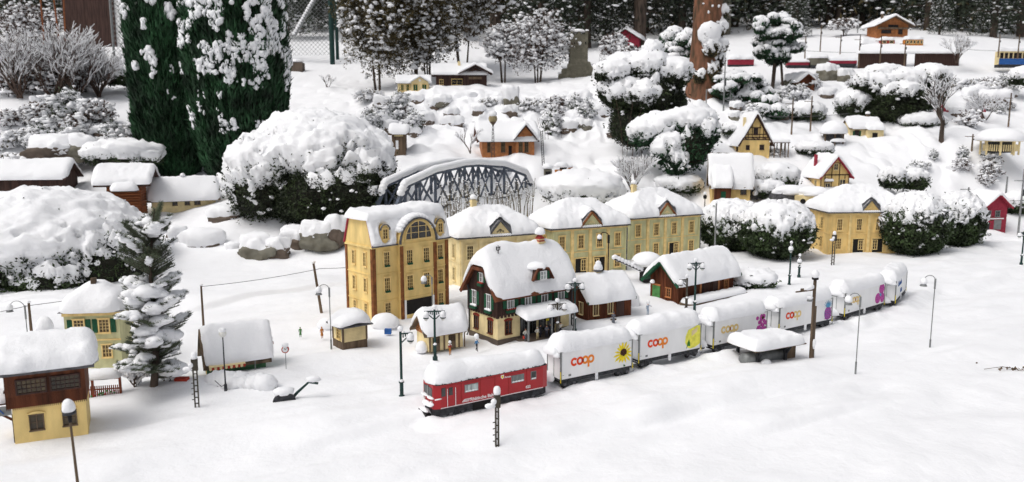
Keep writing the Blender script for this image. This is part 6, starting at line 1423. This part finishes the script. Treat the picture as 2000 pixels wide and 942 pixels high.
for x in (.25, .38): window(o, 'F', x, .02, .06, .09, 2, 1, 'trim', 'shutter', off=.061)
MB().tube([(.315, -.064, .17), (.315, -.061, .17)], .018, 14).build('clock', 'white', o); snowcap(o, .16, .47, -.09, .1, lambda x, y: .135+.09*(1-np.abs(x-.315)/.155), T=.025, r=.02, seed=13, name='gable_snow', step=.03)
P = far(1196, 98, 18.5); cottage('far_hut', 'small dark red hut at the edge of the wood', 'hut', P, -20, .62, .5, .25, .2, 'housered', 'brown', .08, .08, (), (), 108, True)
P = far(1712, 68, 16.3); o = cottage('far_chalet', 'wide roofed ochre timber chalet at the edge of the wood', 'house', P, 4, .66, .4, .20, .16, 'orange', 'wood', .05, .10, ((.2, .03, .2, .06), (.5, .02, .08, .10), (.34, .14, .2, .05)), (), 109, True, 'brown'); MB().box(.02, .64, -.08, -.001, .11, .14).build('balcony', 'wood', o); MB().box(.14, .18, .1, .14, .28, .42).build('chimney', 'wood', o); lumpsnow(o, [(.16, .12, .44, .04, .04, .04)], 'chimney_snow')
P = far(1560, 176, 12.6); cottage('red_shed', 'small red brown shed with rounded snow roof below the far wagons', 'shed', P, 6, .26, .25, .14, .10, 'redbrown', 'redbrown', .06, .04, ((.13, .07, .14, .02),), (), 110, True, 'wood')
P = far(1660, 272, 10.8); o = cottage('cream_cottage', 'small cream cottage with green shutters under the dark spreading evergreen', 'house', P, 2, .40, .24, .155, .10, 'ccream', 'wood', .06, .03, ((.09, .04, .05, .07),), (), 111, False, 'brown')
shutters(o, 'F', .09, .04, .05, .07); MB().box(.20, .42, -.08, -.001, -.05, .12).build('annex_wall', 'ccream', o); piece(o, 'door', 'F', .30, .0, -.035, .035, -.006, -.001, -.02, .085, 'black', .081); snowcap(o, .19, .44, -.11, .08, lambda x, y: .125+(y+.11)*.5, T=.05, r=.035, seed=14, name='annex_snow'); MB().box(.26, .30, .1, .14, .2, .33).build('chimney', 'wood', o); lumpsnow(o, [(.28, .12, .345, .035, .035, .03)], 'chimney_snow')
def round_pavilion(label, P, w_, h, T, seed, posts=6, m='wood', name='pavilion'):
    o = thing(name, label, 'pavilion', P); r = w_/2; b = MB()
    for k in range(posts): a = 6.283*k/posts+.3; b.box(r*.8*math.cos(a)-.008, r*.8*math.cos(a)+.008, r*.8*math.sin(a)-.008, r*.8*math.sin(a)+.008, -.08, h)
    b.build('post', m, o); MB().lathe(0, 0, [(r, h-.01), (r, h), (.02, h+.07)], 10).build('roof', m, o)
    s = NB(); V, F = ico(4); q = np.hypot(V[:, 0], V[:, 1]); Z = np.where(V[:, 2] > 0, (V[:, 2]**.8)*(T+.07), V[:, 2]*.01)+h; s.add(np.stack([V[:, 0]*r*1.08, V[:, 1]*r*1.08, Z], -1)+.01*(fbm(V*4, 1, 2, seed)-.5)[:, None], F); s.build('snow', 'snow', o); return o
o = round_pavilion('round kiosk with pointed snow hood and dark counter on the middle slope', far(1627, 280, 10.5), .32, .13, .10, 1); MB().lathe(0, 0, [(.10, -.05), (.10, .12)], 10).build('counter_wall', 'darkgrey', o); lumpsnow(o, [(.02, -.12, .03, .11, .05, .04)], 'counter_snow')
o = round_pavilion('wide round bandstand with cream fence and flat snow roof at right', far(1952, 290, 10.0), .52, .10, .09, 2, 8, 'ccream', 'bandstand')
b = MB()
for k in range(26): a = math.pi+math.pi*k/25; b.box(.2*math.cos(a)-.005, .2*math.cos(a)+.005, .2*math.sin(a)-.005, .2*math.sin(a)+.005, -.03, .05)
b.build('picket', 'ccream', o); MB().lathe(0, 0, [(.13, -.05), (.13, .09)], 12).build('inner_wall', 'darkgrey', o)
# red house
P = hit(1922, 449); o = cottage('red_house', 'narrow dark red house with pale roller door behind the round bushes', 'house', P, 8, .27, .3, .28, .12, 'housered', 'housered', .05, .04, ((.15, .15, .05, .06), (.04, .15, .04, .06)), (), 112, True, 'metal', 'glassd'); piece(o, 'roller_door', 'F', .16, 0, -.045, .045, -.006, -.001, 0, .11, 'metal'); piece(o, 'door', 'F', .04, 0, -.02, .02, -.006, -.001, 0, .08, 'darkgrey'); piece(o, 'fascia', 'F', .12, .12, -.11, .11, -.008, -.001, 0, .012, 'white')
# left houses
P = far(298, 412, 8.3); o = cottage('cream_hut', 'low cream hut with chimney and thick snow roof at the foot of the conifer pair', 'hut', P, 24, .62, .34, .13, .14, 'ccream', 'wood', .07, .05, ((.22, .05, .04, .05), (.34, .05, .04, .05), (.44, .05, .05, .05)), ((.1, .03, .05, .05),), 113, False, 'wood'); MB().box(.30, .33, .14, .17, .2, .33).build('chimney', 'orange', o); lumpsnow(o, [(.315, .155, .345, .03, .03, .03)], 'chimney_snow')
P = far(262, 402, 8.0); o = thing('log_cabin', 'brown log cabin with big overhanging snow roof beside the cream hut', 'hut', P, math.radians(15))
for k in range(13):
    z = -.1+k*.027; l = MB(); l.tube([(-.24, 0, z), (.06, 0, z)], .0145, 8); l.tube([(.06, 0, z), (.06, .3, z)], .0145, 8); l.build('log', 'log', o)
MB().box(-.22, .05, .005, .3, -.1, .24).build('inner_wall', 'brown', o); MB().prism([(-.1, .20), (.2, .36), (.5, .22), (.5, .24), (.2, .38), (-.1, .22)], -.34, 'x', .18).build('roof', 'brown', o)
snowcap(o, -.36, .19, -.12, .5, lambda x, y: .23+.15*(1-np.abs(y-.2)/.3), T=.055, r=.05, seed=15, soft=.04); MB().box(-.16, .06, -.16, -.03, .15, .165).build('porch_roof', 'brown', o); snowcap(o, -.18, .08, -.20, -.03, lambda x, y: x*0+.165, T=.08, r=.07, seed=16, name='porch_snow')
P = far(-30, 372, 8.6); cottage('brown_cottage', 'long snow roofed hut with brown gable at the left edge behind the spreading bush', 'hut', P, 8, .80, .4, .14, .14, 'brown', 'brown', .06, .05, (), (), 114); MB()
P = far(1352, 234, 11.0); cottage('birdhouse', 'tiny ochre hut under a broad snow cap beside the layered conifer', 'hut', P, -25, .16, .22, .10, .07, 'orange', 'wood', .10, .10, (), (), 115, True)
P = far(1852, 242, 11.6); cottage('red_far_house', 'far red building half buried in snow behind the bare tree', 'house', P, 5, .5, .3, .2, .12, 'housered', 'housered', .09, .04, ((.1, .04, .05, .08), (.3, .04, .05, .08)), (), 116)
# ruined castle tower
def castle():
    P = far(1094, 150, 13.1); o = thing('ruined_tower', 'grey stone ruined castle tower with low broken walls', 'tower', P, math.radians(4)); x0, x1, y1, H = .165, .455, .22, .68
    rn = random.Random(3)
    MB().box(x0, x1, 0, y1, -.1, H).build('tower_wall', 'castle', o)
    for x in (x0+.02, (x0+x1)/2, x1-.02): MB().box(x-.022, x+.022, -.002, .04, H, H+.045).build('merlon', 'castle', o)
    lumpsnow(o, [((x0+x1)/2, .1, H+.05, .125, .12, .045), (x0+.02, .0, H+.06, .03, .03, .02), (x1-.02, 0, H+.06, .03, .03, .02)], 'tower_snow')
    b = MB()
    for x, z, w_, h in ((x0+.06, .52, .016, .03), (x1-.05, .52, .02, .04), ((x0+x1)/2+.0, .20, .02, .035)): b.box(x, x+w_, -.004, -.001, z, z+h)
    b.build('window_slit', 'black', o)
    MB().prism([(-.02, -.1), (x0-.001, -.1), (x0-.001, .30), (.165, .29), (.16, .22), (.13, .21), (.12, .14), (.04, .13), (.02, .05), (-.02, .04)][::-1], .02, 'y', .10).build('broken_wall', 'castle', o)
    MB().prism([(x1+.001, -.1), (.72, -.1), (.72, .08), (.66, .10), (.60, .16), (.56, .13), (.52, .18), (.50, .24), (.46, .25), (.45, .33), (x1+.001, .34)][::-1], .02, 'y', .10).build('broken_wall', 'castle', o)
    b = MB().box(.55, .57, .012, .019, .02, .10); b.build('wall_gap', 'snow', o)
    # single courses of stone standing proud of the wall face
    mesh = None
    for r in range(17):
        for c in range(6):
            if rn.random() < .45: continue
            z = .0+r*.04; x = x0+.005+c*.038+(.015 if r % 2 else 0)
            if x+.034 > x1: continue
            if mesh is None: mesh = MB().box(0, .033, -.004, .0005, 0, .035).mesh('stone'); mesh.materials.append(M['castle'])
            link('stone', mesh, o, None, (x, 0-.0005, z))
    s = NB()
    for x, z in ((.0, .05), (.07, .14), (.12, .26), (.6, .16), (.69, .1), (.53, .2)): s.lump((x, .05, z+.01), (.04, .04, .02), 2, int(x*99))
    s.build('wall_snow', 'snow', o)
castle()
# far railway: wall, flat wagons, railcar, tram
def far_wagon(name, label, u, v, t, L, h, m, ang=0, T=.06, wins=0, stripe=None, cat='wagon', z0=.05):
    P = far(u, v, t); o = thing(name, label, cat, P, math.radians(ang)); MB().box(0, L, 0, .13, z0, z0+h).build('body', m, o); MB().box(.0, L, .005, .125, .0, z0-.001).build('underframe', 'darkgrey', o)
    for k in range(wins): x = L*(k+.5)/wins; window(o, 'F', x, z0+h*.5, L/wins*.5, h*.35, 1, 1, 'ccream' if m != 'ccream' else 'brown', 'glassd', sill=False)
    if stripe: MB().box(0, L, -.003, -.0005, z0, z0+h*.45).build('stripe', stripe, o)
    snowcap(o, -.01, L+.01, -.01, .14, lambda x, y: x*0+z0+h, T=T, r=.05, seed=int(u)); return o
far_wagon('open_wagon', 'low dark red open wagon filled with snow, first of the far goods train', 1538, 133, 14, .40, .05, 'housered', T=.05)
far_wagon('box_wagon', 'grey box wagon in the far goods train', 1580, 133, 14, .33, .12, 'rockg', T=.07)
far_wagon('open_wagon', 'low dark red open wagon right of the grey box wagon', 1620, 130, 14, .48, .05, 'housered', T=.07)
far_wagon('box_wagon', 'low red wagon half hidden behind the leafy tree', 1424, 132, 14.2, .44, .09, 'housered', T=.07)
far_wagon('railcar', 'orange yellow railcar below the far chalet', 1768, 98, 15.5, .34, .15, 'clotho', T=.07, wins=5, cat='railcar')
far_wagon('railcar', 'small red railcar left of the orange one', 1720, 95, 15.7, .27, .11, 'clothr', T=.07, wins=2, cat='railcar')
far_wagon('flat_wagon', 'snow loaded dark flat wagon left of the red railcar', 1682, 95, 15.8, .36, .04, 'darkgrey', T=.12)
far_wagon('tram', 'cream and blue tram at the right edge', 1950, 132, 13.6, .7, .22, 'ccream', T=.08, wins=9, stripe='blue', cat='tram')
def plank_wall():
    P = far(1676, 124, 14); o = thing('plank_wall', 'long dark brown plank wall with snow on top below the far chalet', 'wall', P); me = None
    for k in range(48):
        x = k*.037
        if me is None: me = MB().box(0, .034, 0, .02, -.15, .17).mesh('plank'); me.materials.append(M['brown'])
        if 22 < k < 27: continue
        link('plank', me, o, None, (x, .003*(k % 2), 0))
    snowcap(o, -.02, 1.76, -.04, .1, lambda x, y: x*0+.17, T=.05, r=.04, seed=19, step=.04, name='wall_snow')
plank_wall()
PG = 'overhead line masts on the slope'
for k, (u, v, t, top, lab) in enumerate(((1572, 108, 14.5, 70, 'far line mast left of the grey wagon'), (1602, 95, 15, 48, 'tallest far line mast at the left of the far field'), (1641, 100, 14.8, 68, 'far line mast right of the tallest one'), (1677, 125, 14, 68, 'line mast at left end of the plank wall'), (1718, 128, 13.8, 70, 'line mast before the middle of the plank wall'), (1766, 125, 13.8, 78, 'line mast near the right part of the plank wall'),
        (1546, 256, 10.6, 192, 'line mast right of the steep half timbered cottage'), (1583, 248, 10.8, 188, 'line mast between the cottage and the round kiosk'), (1950, 105, 13.5, 68, 'line mast left of the tram'), (1988, 108, 13.4, 68, 'line mast at the tram'), (1970, 240, 11.4, 182, 'line mast at right edge on the middle slope'), (1898, 292, 10.2, 262, 'short mast left of the bandstand'),
        (1988, 462, 9.0, 330, 'tall grey mast at right edge of the snow field'), (1964, 385, 9.6, 345, 'grey mast left of the tall one'), (1890, 392, 9.6, 366, 'small signal mast behind the round bushes'), (1763, 386, 9.4, 352, 'plain mast behind the ochre villa roof'), (1535, 400, 8.6, 385, 'short pole before the snow covered cars'),
        (1568, 60, 18, 22, 'thin far mast against the wood'), (1675, 60, 18, 28, 'thin far mast left of the far chalet'), (1378, 232, 11.1, 175, 'pale post right of the tiny ochre hut'), (1425, 228, 11.3, 172, 'pale leaning post in the snowy bushes'), (1412, 240, 11.2, 120, 'dark tall post beside the red barked trunk'), (1477, 205, 11.8, 155, 'brown post above the half timbered cottage'))):
    P = far(u, v, t); h = rise(P, top); o = thing('line_mast', lab, 'mast', P, 0, PG); MB().tube([(0, 0, -.06), (0, 0, h)], [.012, .008], 6).build('post', 'metal' if k > 11 else 'wood', o)
    if k not in (13, 19, 20, 22): MB().box(-.10, .02, -.004, .004, h*.82, h*.82+.008).build('arm', 'metal' if k > 11 else 'wood', o); MB().cyl(.012, 0, h*.6, h*.7, .012, n=6).build('insulator', 'darkgrey', o)
for a, b, lab in (((1500, 228, 10.7), (1660, 222, 10.8), 'thin wire between the masts right of the half timbered cottage'), ((1540, 97, 14.2), (1770, 102, 14), 'thin overhead wire of the far railway'), ((1880, 96, 14), (2010, 100, 13.5), 'thin overhead wire in front of the tram'), ((1880, 390, 9.6), (2000, 392, 9.2), 'thin wire past the red house gable')):
    wire([far(*a), far(*b)], lab, .003)
# lattice pylon, cannon like objects and snow covered cars
P = far(1061, 318, 9.3); h = rise(P, 255); o = thing('lattice_mast', 'narrow black lattice mast right of the orange station', 'mast', P); o.rotation_euler = (0, -.06, 0); b = MB()
for s in (-1, 1): b.tube([(s*.012, 0, -.05), (s*.012, 0, h)], .004, 5)
for k in range(14): z = h*k/14; b.tube([(-.012, 0, z), (.012, 0, z+h/14)], .0025, 4)
b.build('mast', 'black', o)
P = far(1070, 345, 8.9); o = thing('stone_lantern', 'small grey stone lantern with a snow cap at the bridge end', 'lantern', P); MB().box(-.045, .045, -.045, .045, -.05, .08).build('stone', 'rockg', o); MB().box(-.03, .03, -.047, -.0455, .01, .06).build('opening', 'black', o); lumpsnow(o, [(0, 0, .10, .07, .06, .05)])
P = far(1100, 335, 9.0); o = thing('toy_digger', 'small orange digger half buried in snow right of the stone lantern', 'digger', P, .3); MB().box(-.09, .09, -.03, .03, -.02, .02).beam((.05, 0, .02), (.11, 0, .05), .02, .015).build('chassis', 'clotho', o); MB().box(-.03, .03, -.031, .031, .021, .05).build('cab', 'black', o); lumpsnow(o, [(-.02, 0, .06, .09, .06, .05), (.07, .02, .05, .05, .05, .03)])
for u, v, t, L, lab, m in ((1545, 392, 8.5, .42, 'grey car completely covered by a snow cushion beside the mill house', 'slate'), (1590, 395, 8.4, .40, 'cream car under a long snow cushion showing its lower side', 'ccream')):
    P = far(u, v, t); o = thing('covered_car', lab, 'car', P, -.25 if m == 'ccream' else 0, 'cars under snow')
    MB().prism([(-L*.5, .0), (L*.5, 0), (L*.5, .05), (L*.42, .075), (L*.22, .08), (L*.12, .12), (-L*.2, .12), (-L*.32, .08), (-L*.5, .07)][::-1], -.08, 'y', .08).build('body', m, o)
    for x in (-L*.3, L*.3): MB().tube([(x, -.085, .012), (x, -.065, .012)], .028, 12).build('wheel', 'black', o)
    lumpsnow(o, [(0, 0, .085, L*.50, .12, .085)], 'snow', 4)
P = far(580, 134, 14.5); o = thing('brick_post', 'low stone block with snow beside the conifer at the fence', 'block', P); MB().box(-.12, .12, -.1, .1, -.1, .1).build('stone', 'rock', o); lumpsnow(o, [(0, 0, .12, .14, .12, .05)])
# snow heaps and snow topped odds and ends in the village
for u, v, r, hh, lab, nm in ((600, 600, .0, 0, '', ''), (176, 692, .075, .11, 'dome of snow over a barrel beside the green shuttered house', 'snow_heap'), (660, 615, .0, 0, '', ''), (823, 686, .035, .05, 'small round heap of snow in front of the lattice door hut', 'snow_heap'), (752, 638, .09, .07, 'snow heap over a cart at the foot of the town house', 'snow_heap'), (1312, 560, .11, .09, 'snow heap between the crane and the goods shed', 'snow_heap'), (1235, 600, .05, .09, 'snow heaped over a small cart left of the goods shed', 'snow_heap'), (640, 640, .07, .05, 'snow heap left of the square cream hut', 'snow_heap'), (465, 755, .14, .035, 'x', ''), (1443, 610, .03, .03, 'small snow heap', ''), (503, 425, .045, .05, 'little snowman like heap on the left terrace', 'snow_heap'), (1405, 690, .0, 0, '', ''), (88, 645, .05, .07, 'small snow dome behind the brown topped house', 'snow_heap')):
    if not r or not nm: continue
    P = at(u, v, 0) if v > 440 else far(u, v, 8.1); b = NB(); b.lump((0, 0, hh*.25), (r, r*.85, hh), 3, u, .16, 1.5, .5)
    if 'snowman' in lab: b.lump((0, 0, .13), (.055, .05, .05), 3, 2, .12); b.lump((0, 0, .19), (.035, .035, .035), 3, 2, .12); b.lump((0, 0, .06), (.09, .07, .07), 3, 3, .2)
    o = b.build(nm, 'snow', None); o.location = P; tag(o, lab, 'snow heap')
o = tag(MB().box(-.02, .02, -.015, .015, 0, .03).build('blue_crate', 'blue', None, loc=tuple(at(758, 652))), 'small blue crate under the snow heap by the town house', 'crate')
P = far(1908, 712, 4.1); o = tag(MB().tube([(0, 0, -.02), (.004, 0, .012)], .004, 6).build('stick_end', 'wood', None, loc=tuple(at(1906, 712))), 'short stick end poking from the snow, right foreground', 'stick')
tag(MB().beam((0, 0, -.01), (.01, 0, .004), .006, .006).build('stick_end', 'wood', None, loc=tuple(at(505, 938))), 'tiny dark stick tip at the bottom edge', 'stick')
o = thing('street_lantern', 'small dark old fashioned lantern post by the mill house', 'street lamp', far(1376, 412, 8.1)); MB().lathe(0, 0, [(.012, -.02), (.006, .02), (.004, .12), (.016, .125), (.02, .155), (.004, .165)], 8).build('post', 'black', o); lumpsnow(o, [(0, 0, .175, .018, .018, .022)])
o = thing('low_hedge', 'low snow covered hedge with dark gaps before the market hut', 'hedge', at(468, 752)); cr = Crown(77); rn = random.Random(77)
for k in range(11): q = k/10; cr.blob((-.13+.27*q, .02-.05*q+rn.uniform(-.02, .02), .0), (.035+.02*rn.random(), .04, .028+.02*rn.random()), T=.018, cover=.8, nleaf=120, ls=.014, det=3)
cr.build(o, 'leafb')
o = thing('dry_leaves', 'few brown dry leaves sticking out of the snow at the right edge', 'leaves', at(1978, 722)); b = NB(); rng = np.random.RandomState(4); b.cards(rng.normal(size=(26, 3))*np.array([.035, .02, .003])+np.array([0, 0, .004]), .022, rng, 0, .5); b.build('leaf_cluster', 'wood', o, False)
b = MB(); b.tube([(-.15, 0, .002), (-.05, .01, .012), (.02, 0, .004)], .0015, 4); b.build('twig', 'twig', o)
# ================================================================== 14 garden edge: fence, garage wall, big trunk
P = far(1372, 182, 11.7)
o = thing('pine_trunk', 'thick red barked pine trunk with ivy and snow patches', 'tree', P); b = MB(); n = 26
V = []; F = []; nz = 40; H = 2.6
for i in range(nz):
    z = -.3+H*i/nz
    for j in range(n):
        a = 2*math.pi*j/n; r = (.20+.06*math.exp(-z*2.2))*(1+.10*(float(fbm(np.array([[math.cos(a)*2.2, math.sin(a)*2.2, z*.8]]), 2, 3, 3)[0])-.5)*2); V.append((r*math.cos(a)+.03*z, r*math.sin(a), z))
F = [(i*n+j, i*n+(j+1) % n, (i+1)*n+(j+1) % n, (i+1)*n+j) for i in range(nz-1) for j in range(n)]
link('trunk', mesh_np('trunk', np.array(V), F, True), o, 'redbark')
cr = Crown(7)
for x, y, z, r, cv in ((.02, -.2, .80, .15, .95), (.05, -.22, .62, .13, .5), (.17, -.12, .45, .12, .4), (.20, -.1, .90, .10, .6), (.10, -.2, .3, .12, .3), (.22, -.1, .65, .10, .7), (-.08, -.2, .2, .10, .3), (.24, -.05, 1.15, .07, .8)): cr.blob((x, y, z), (r, r*.6, r), T=.035, cover=cv, nleaf=500, ls=.035, det=3)
cr.build(o, 'olive')
b = NB()
rn = random.Random(3)
for k in range(40): a = rn.uniform(-.6, 1.2); z = rn.uniform(.2, 1.9); b.lump((.21*math.sin(a)+.03*z, -.21*math.cos(a), z), (.02*rn.random()+.012, .015, .025*rn.random()+.01), 1, k)
b.build('snow_flecks', 'snow', o)
P = far(1416, 80, 20); tag(MB().tube([(0, 0, -.5), (.02, 0, 3.5)], [.13, .10], 12).build('grey_trunk', 'rockg', None, loc=tuple(P)), 'smooth grey trunk just right of the red barked trunk', 'tree')
P = far(180, 95, 15.5); o = thing('garden_house', 'whitish wall with a dark brown wooden door at upper left', 'house', P)
MB().box(-.5, .95, 0, .3, -.6, 2.6).build('wall', 'white', o)
for k in range(7): x = -.50+k*.142; MB().box(x, x+.139, -.03, -.001, -.05+.0*k, 2.0).build('door_plank', 'brown', o)
MB().box(-.52, .52, -.10, -.032, -.14, -.05).build('door_sill', 'slate', o)
for k, x in enumerate((-.06, -.35, .02)): tag(MB().tube([(0, 0, -.4), (.04*(k-1), 0, .6), (.12*(k-1), 0, 2.2)], [.02, .015, .01], 5).build('sapling', 'log', None, loc=(P.x+x, P.y-1.0, P.z)), 'thin reddish stem in front of the brown door, %s' % ('middle', 'leaning left', 'leaning right')[k], 'sapling')
def mesh_fence(label, a, b_, H, n):
    A, B = a, b_; d = B-A; L = math.hypot(d.x, d.y); o = thing('wire_fence', label, 'fence', A, math.atan2(d.y, d.x), 'chain link fences'); m = MB(); g = .085; z0 = d.z
    x = -H
    while x < L:
        for s in (1, -1):
            x0, x1 = x, x+H; p, q = (x0, 0.0), (x1, H)
            if s < 0: p, q = (x0, H), (x1, 0.0)
            t0 = max(0, -x0/H); t1 = min(1, (L-x0)/H)
            if t1 > t0:
                P0 = (x0+H*t0, p[1]+(q[1]-p[1])*t0); P1 = (x0+H*t1, p[1]+(q[1]-p[1])*t1)
                m.tube([(P0[0], 0, P0[1]+z0*P0[0]/L), (P1[0], 0, P1[1]+z0*P1[0]/L)], .0035, 3, False)
        x += g
    tag(m.build('wire_mesh', 'metal', o), kind='stuff')
    for k in range(n): t = k/(n-1); MB().tube([(L*t, .02, -.3+z0*t), (L*t, .02, H+z0*t)], .022, 8).build('fence_post', 'metal', o)
mesh_fence('chain link fence between the brown door and the conifer pair', far(222, 112, 14.2), far(330, 120, 14.2), 1.6, 2)
mesh_fence('chain link fence right of the conifer pair up to the green posts', far(520, 110, 15.8), far(646, 108, 15.8), 1.6, 2)
tag(MB().tube([(0, 0, -.3), (0, 0, 2.4)], .05, 12).build('green_post', 'lampgreen', None, loc=tuple(far(649, 108, 15.6))), 'thick dark green fence post behind the columnar conifers', 'post', 'green fence posts')
tag(MB().tube([(0, 0, -.3), (0, 0, 2.4)], .035, 12).build('green_post', 'lampgreen', None, loc=tuple(far(659, 104, 16.2))), 'thinner green fence post just behind the thick one', 'post', 'green fence posts')
o = thing('fence_brace', 'slanting snow covered brace beside the conifer pair', 'brace', far(575, 70, 15.6)); MB().beam((0, 0, 0), (.62, 0, 1.0), .05, .05).build('bar', 'metal', o); s = NB()
for k in range(22): t = k/21; s.lump((.62*t, 0, t+.04), (.045, .04, .04), 1, k)
s.build('snow', 'snow', o)
# ================================================================== 15 the wood behind
FG = 'trees of the wood behind the garden'
def wood_tree(label, seed, H, r, lm, nl, nt, conic, lean=0):
    o = thing('wood_tree', label, 'tree', (0, 0, 0), 0, FG); rng = np.random.RandomState(seed); rn = random.Random(seed)
    b = MB(); b.tube([(0, 0, -.4), (lean*.5, 0, H*.5), (lean, 0, H)], [r, r*.8, r*.4], 9); 
    for k in range(26):
        z = rn.uniform(.12, .95)*H; a = rn.random()*6.28; L = (1.1-.6*z/H)*.8; b.tube([(lean*z/H, 0, z), (lean*z/H+math.cos(a)*L*.6, math.sin(a)*L*.6, z+.05), (lean*z/H+math.cos(a)*L, math.sin(a)*L, z-.15)], [.018, .012, .004], 4, False)
    b.build('trunk', 'bark', o)
    def pts(n, z0=.1):
        t = rng.rand(n)**.9*(1-z0)+z0; a = rng.rand(n)*6.283; R = (1.15-.75*t if conic else .9)*np.sqrt(rng.rand(n))*(.6+.8*fbm(np.stack([np.cos(a), np.sin(a), t*5], -1), 1.5, 2, seed)); return np.stack([np.cos(a)*R+lean*t, np.sin(a)*R, t*H-.25*R], -1)
    l = NB(); l.cards(pts(nl), .11, rng, -.4, .3); l.build('crown', lm, o, False)
    s = NB(); C = pts(nt); V, F = ico(1); R = .045*(.3+1.2*rng.rand(nt, 1)**1.5); ax = rng.uniform(.5, 1.9, (nt, 3)); ax[:, 2] *= .42
    s.add((V[None]*(1+.25*rng.normal(size=(nt, len(V), 1)))*R[:, None]*ax[:, None]+C[:, None]).reshape(-1, 3), (F[None]+(np.arange(nt)*len(V))[:, None, None]).reshape(-1, 3)); s.build('snow', 'snow', o); return o
protos = [wood_tree('dark trunked spruce with drooping snowy twigs in the wood', 1, 5, .10, 'spruce', 5500, 420, True), wood_tree('thick bare trunk with a few snowy twigs in the wood', 2, 5, .15, 'core', 2400, 220, False, .1), wood_tree('slim dark trunk with thin snowy branches in the wood', 3, 5, .07, 'core', 4600, 300, False, -.15), wood_tree('bushy green brown spruce with snow among darker trees of the wood', 4, 4.4, .09, 'spruce', 8500, 520, True)]
rn = random.Random(12); first = [True]*4; cnt = 0
for row, (t0, v0, n, ua, ub) in enumerate(((19.5, 74, 15, 880, 2040), (22, 66, 20, 840, 2080), (25, 62, 24, 560, 2120), (29, 58, 28, 430, 2150), (34, 60, 32, 300, 2150))):
    for k in range(n):
        u = ua+(ub-ua)*(k+rn.uniform(.1, .9))/n; t = t0+rn.uniform(-1.1, 1.1); P = far(u, v0, t)
        if 1400 < u < 1880 and row == 0: P = far(u, 56, 22.5)
        P.z = gz(P.x, P.y)-.05; i = rn.choice((0, 0, 1, 2, 3)) if row < 2 else rn.choice((0, 2, 3, 3))
        if first[i]: q = protos[i]; q.location = P; first[i] = False
        else: q = dup(protos[i], P, rn.random()*6.28, s=rn.uniform(.85, 1.15))
        q.rotation_euler.z = rn.random()*6.28; cnt += 1
for u, v, t, s_, lab in ((560, 70, 19, .8, 'just right of the conifer pair'), (590, 60, 21, .8, 'behind the slanting fence brace'), (625, 60, 22, .9, 'left of the green fence posts'), (700, 60, 20, .8, 'right of the green fence posts'), (20, 60, 20, .8, 'in the upper left corner'), (90, 50, 21, .9, 'left of the brown door'), (480, 60, 22, .9, 'hidden behind the conifer pair'), (1180, 66, 19, .55, 'left of the small red hut'), (1835, 62, 18.5, .30, 'right of the far ochre chalet'), (1555, 70, 17.5, .35, 'left of the thin far masts'), (1940, 64, 19, .5, 'above the tram')):
    P = far(u, v, t); P.z = gz(P.x, P.y)-.05; q = dup(protos[3], P, u, 'young snowy spruce of the wood edge, '+lab, s_)
# undergrowth of the wood: one mass of snowy twigs
rng = np.random.RandomState(9); n = 26000; X = rng.uniform(-22, 24, n); Y = 20.5+rng.rand(n)**.8*15; ok = (X > -4.5) | (Y > 23); X, Y = X[ok], Y[ok]; G = ground(X, Y); Z = G+rng.rand(len(X))**1.6*1.3*np.clip(.3+1.2*fbm(np.stack([X, Y, X*0], -1), .8, 2, 5), 0, 1.4)
l = NB(); l.cards(np.stack([X, Y, Z], -1), .20, rng, .3, .25); o = l.build('undergrowth', 'olive', None, False); tag(o, 'tangled brown undergrowth along the edge of the wood', 'undergrowth', kind='stuff')
s = NB(); C = np.stack([X, Y, Z+.03], -1)[::4]; V, F = ico(1); m_ = len(C); R = .04*(.4+1.2*rng.rand(m_, 1)); ax = rng.uniform(.6, 1.9, (m_, 3)); ax[:, 2] *= .4
s.add((V[None]*R[:, None]*ax[:, None]+C[:, None]).reshape(-1, 3), (F[None]+(np.arange(m_)*len(V))[:, None, None]).reshape(-1, 3)); o = s.build('snow_on_undergrowth', 'snow', None); tag(o, 'snow caught on the twigs of the undergrowth', 'snow', kind='stuff')
ORD = 'leftmost second third fourth fifth sixth seventh eighth ninth tenth eleventh twelfth thirteenth fourteenth fifteenth sixteenth seventeenth eighteenth nineteenth twentieth'.split()
bl = {}
for o in bpy.data.objects:
    if o.parent is None and o.get('label') and (o.name.startswith('rock') or o.name.startswith('low_shrub')): bl.setdefault(o['label'], []).append(o)
for lab, os_ in bl.items():
    if len(os_) < 2: continue
    os_.sort(key=lambda o: proj(tuple(o.location))[0])
    for q, o in enumerate(os_): o['label'] = (ORD[q]+(' of several, ' if q == 0 else ' from left of several, '))+lab.replace('showing through the snow', 'in the snow')
print('objects', len(bpy.data.objects), 'tris', sum(len(m.loops)-2*len(m.polygons) for m in bpy.data.meshes))
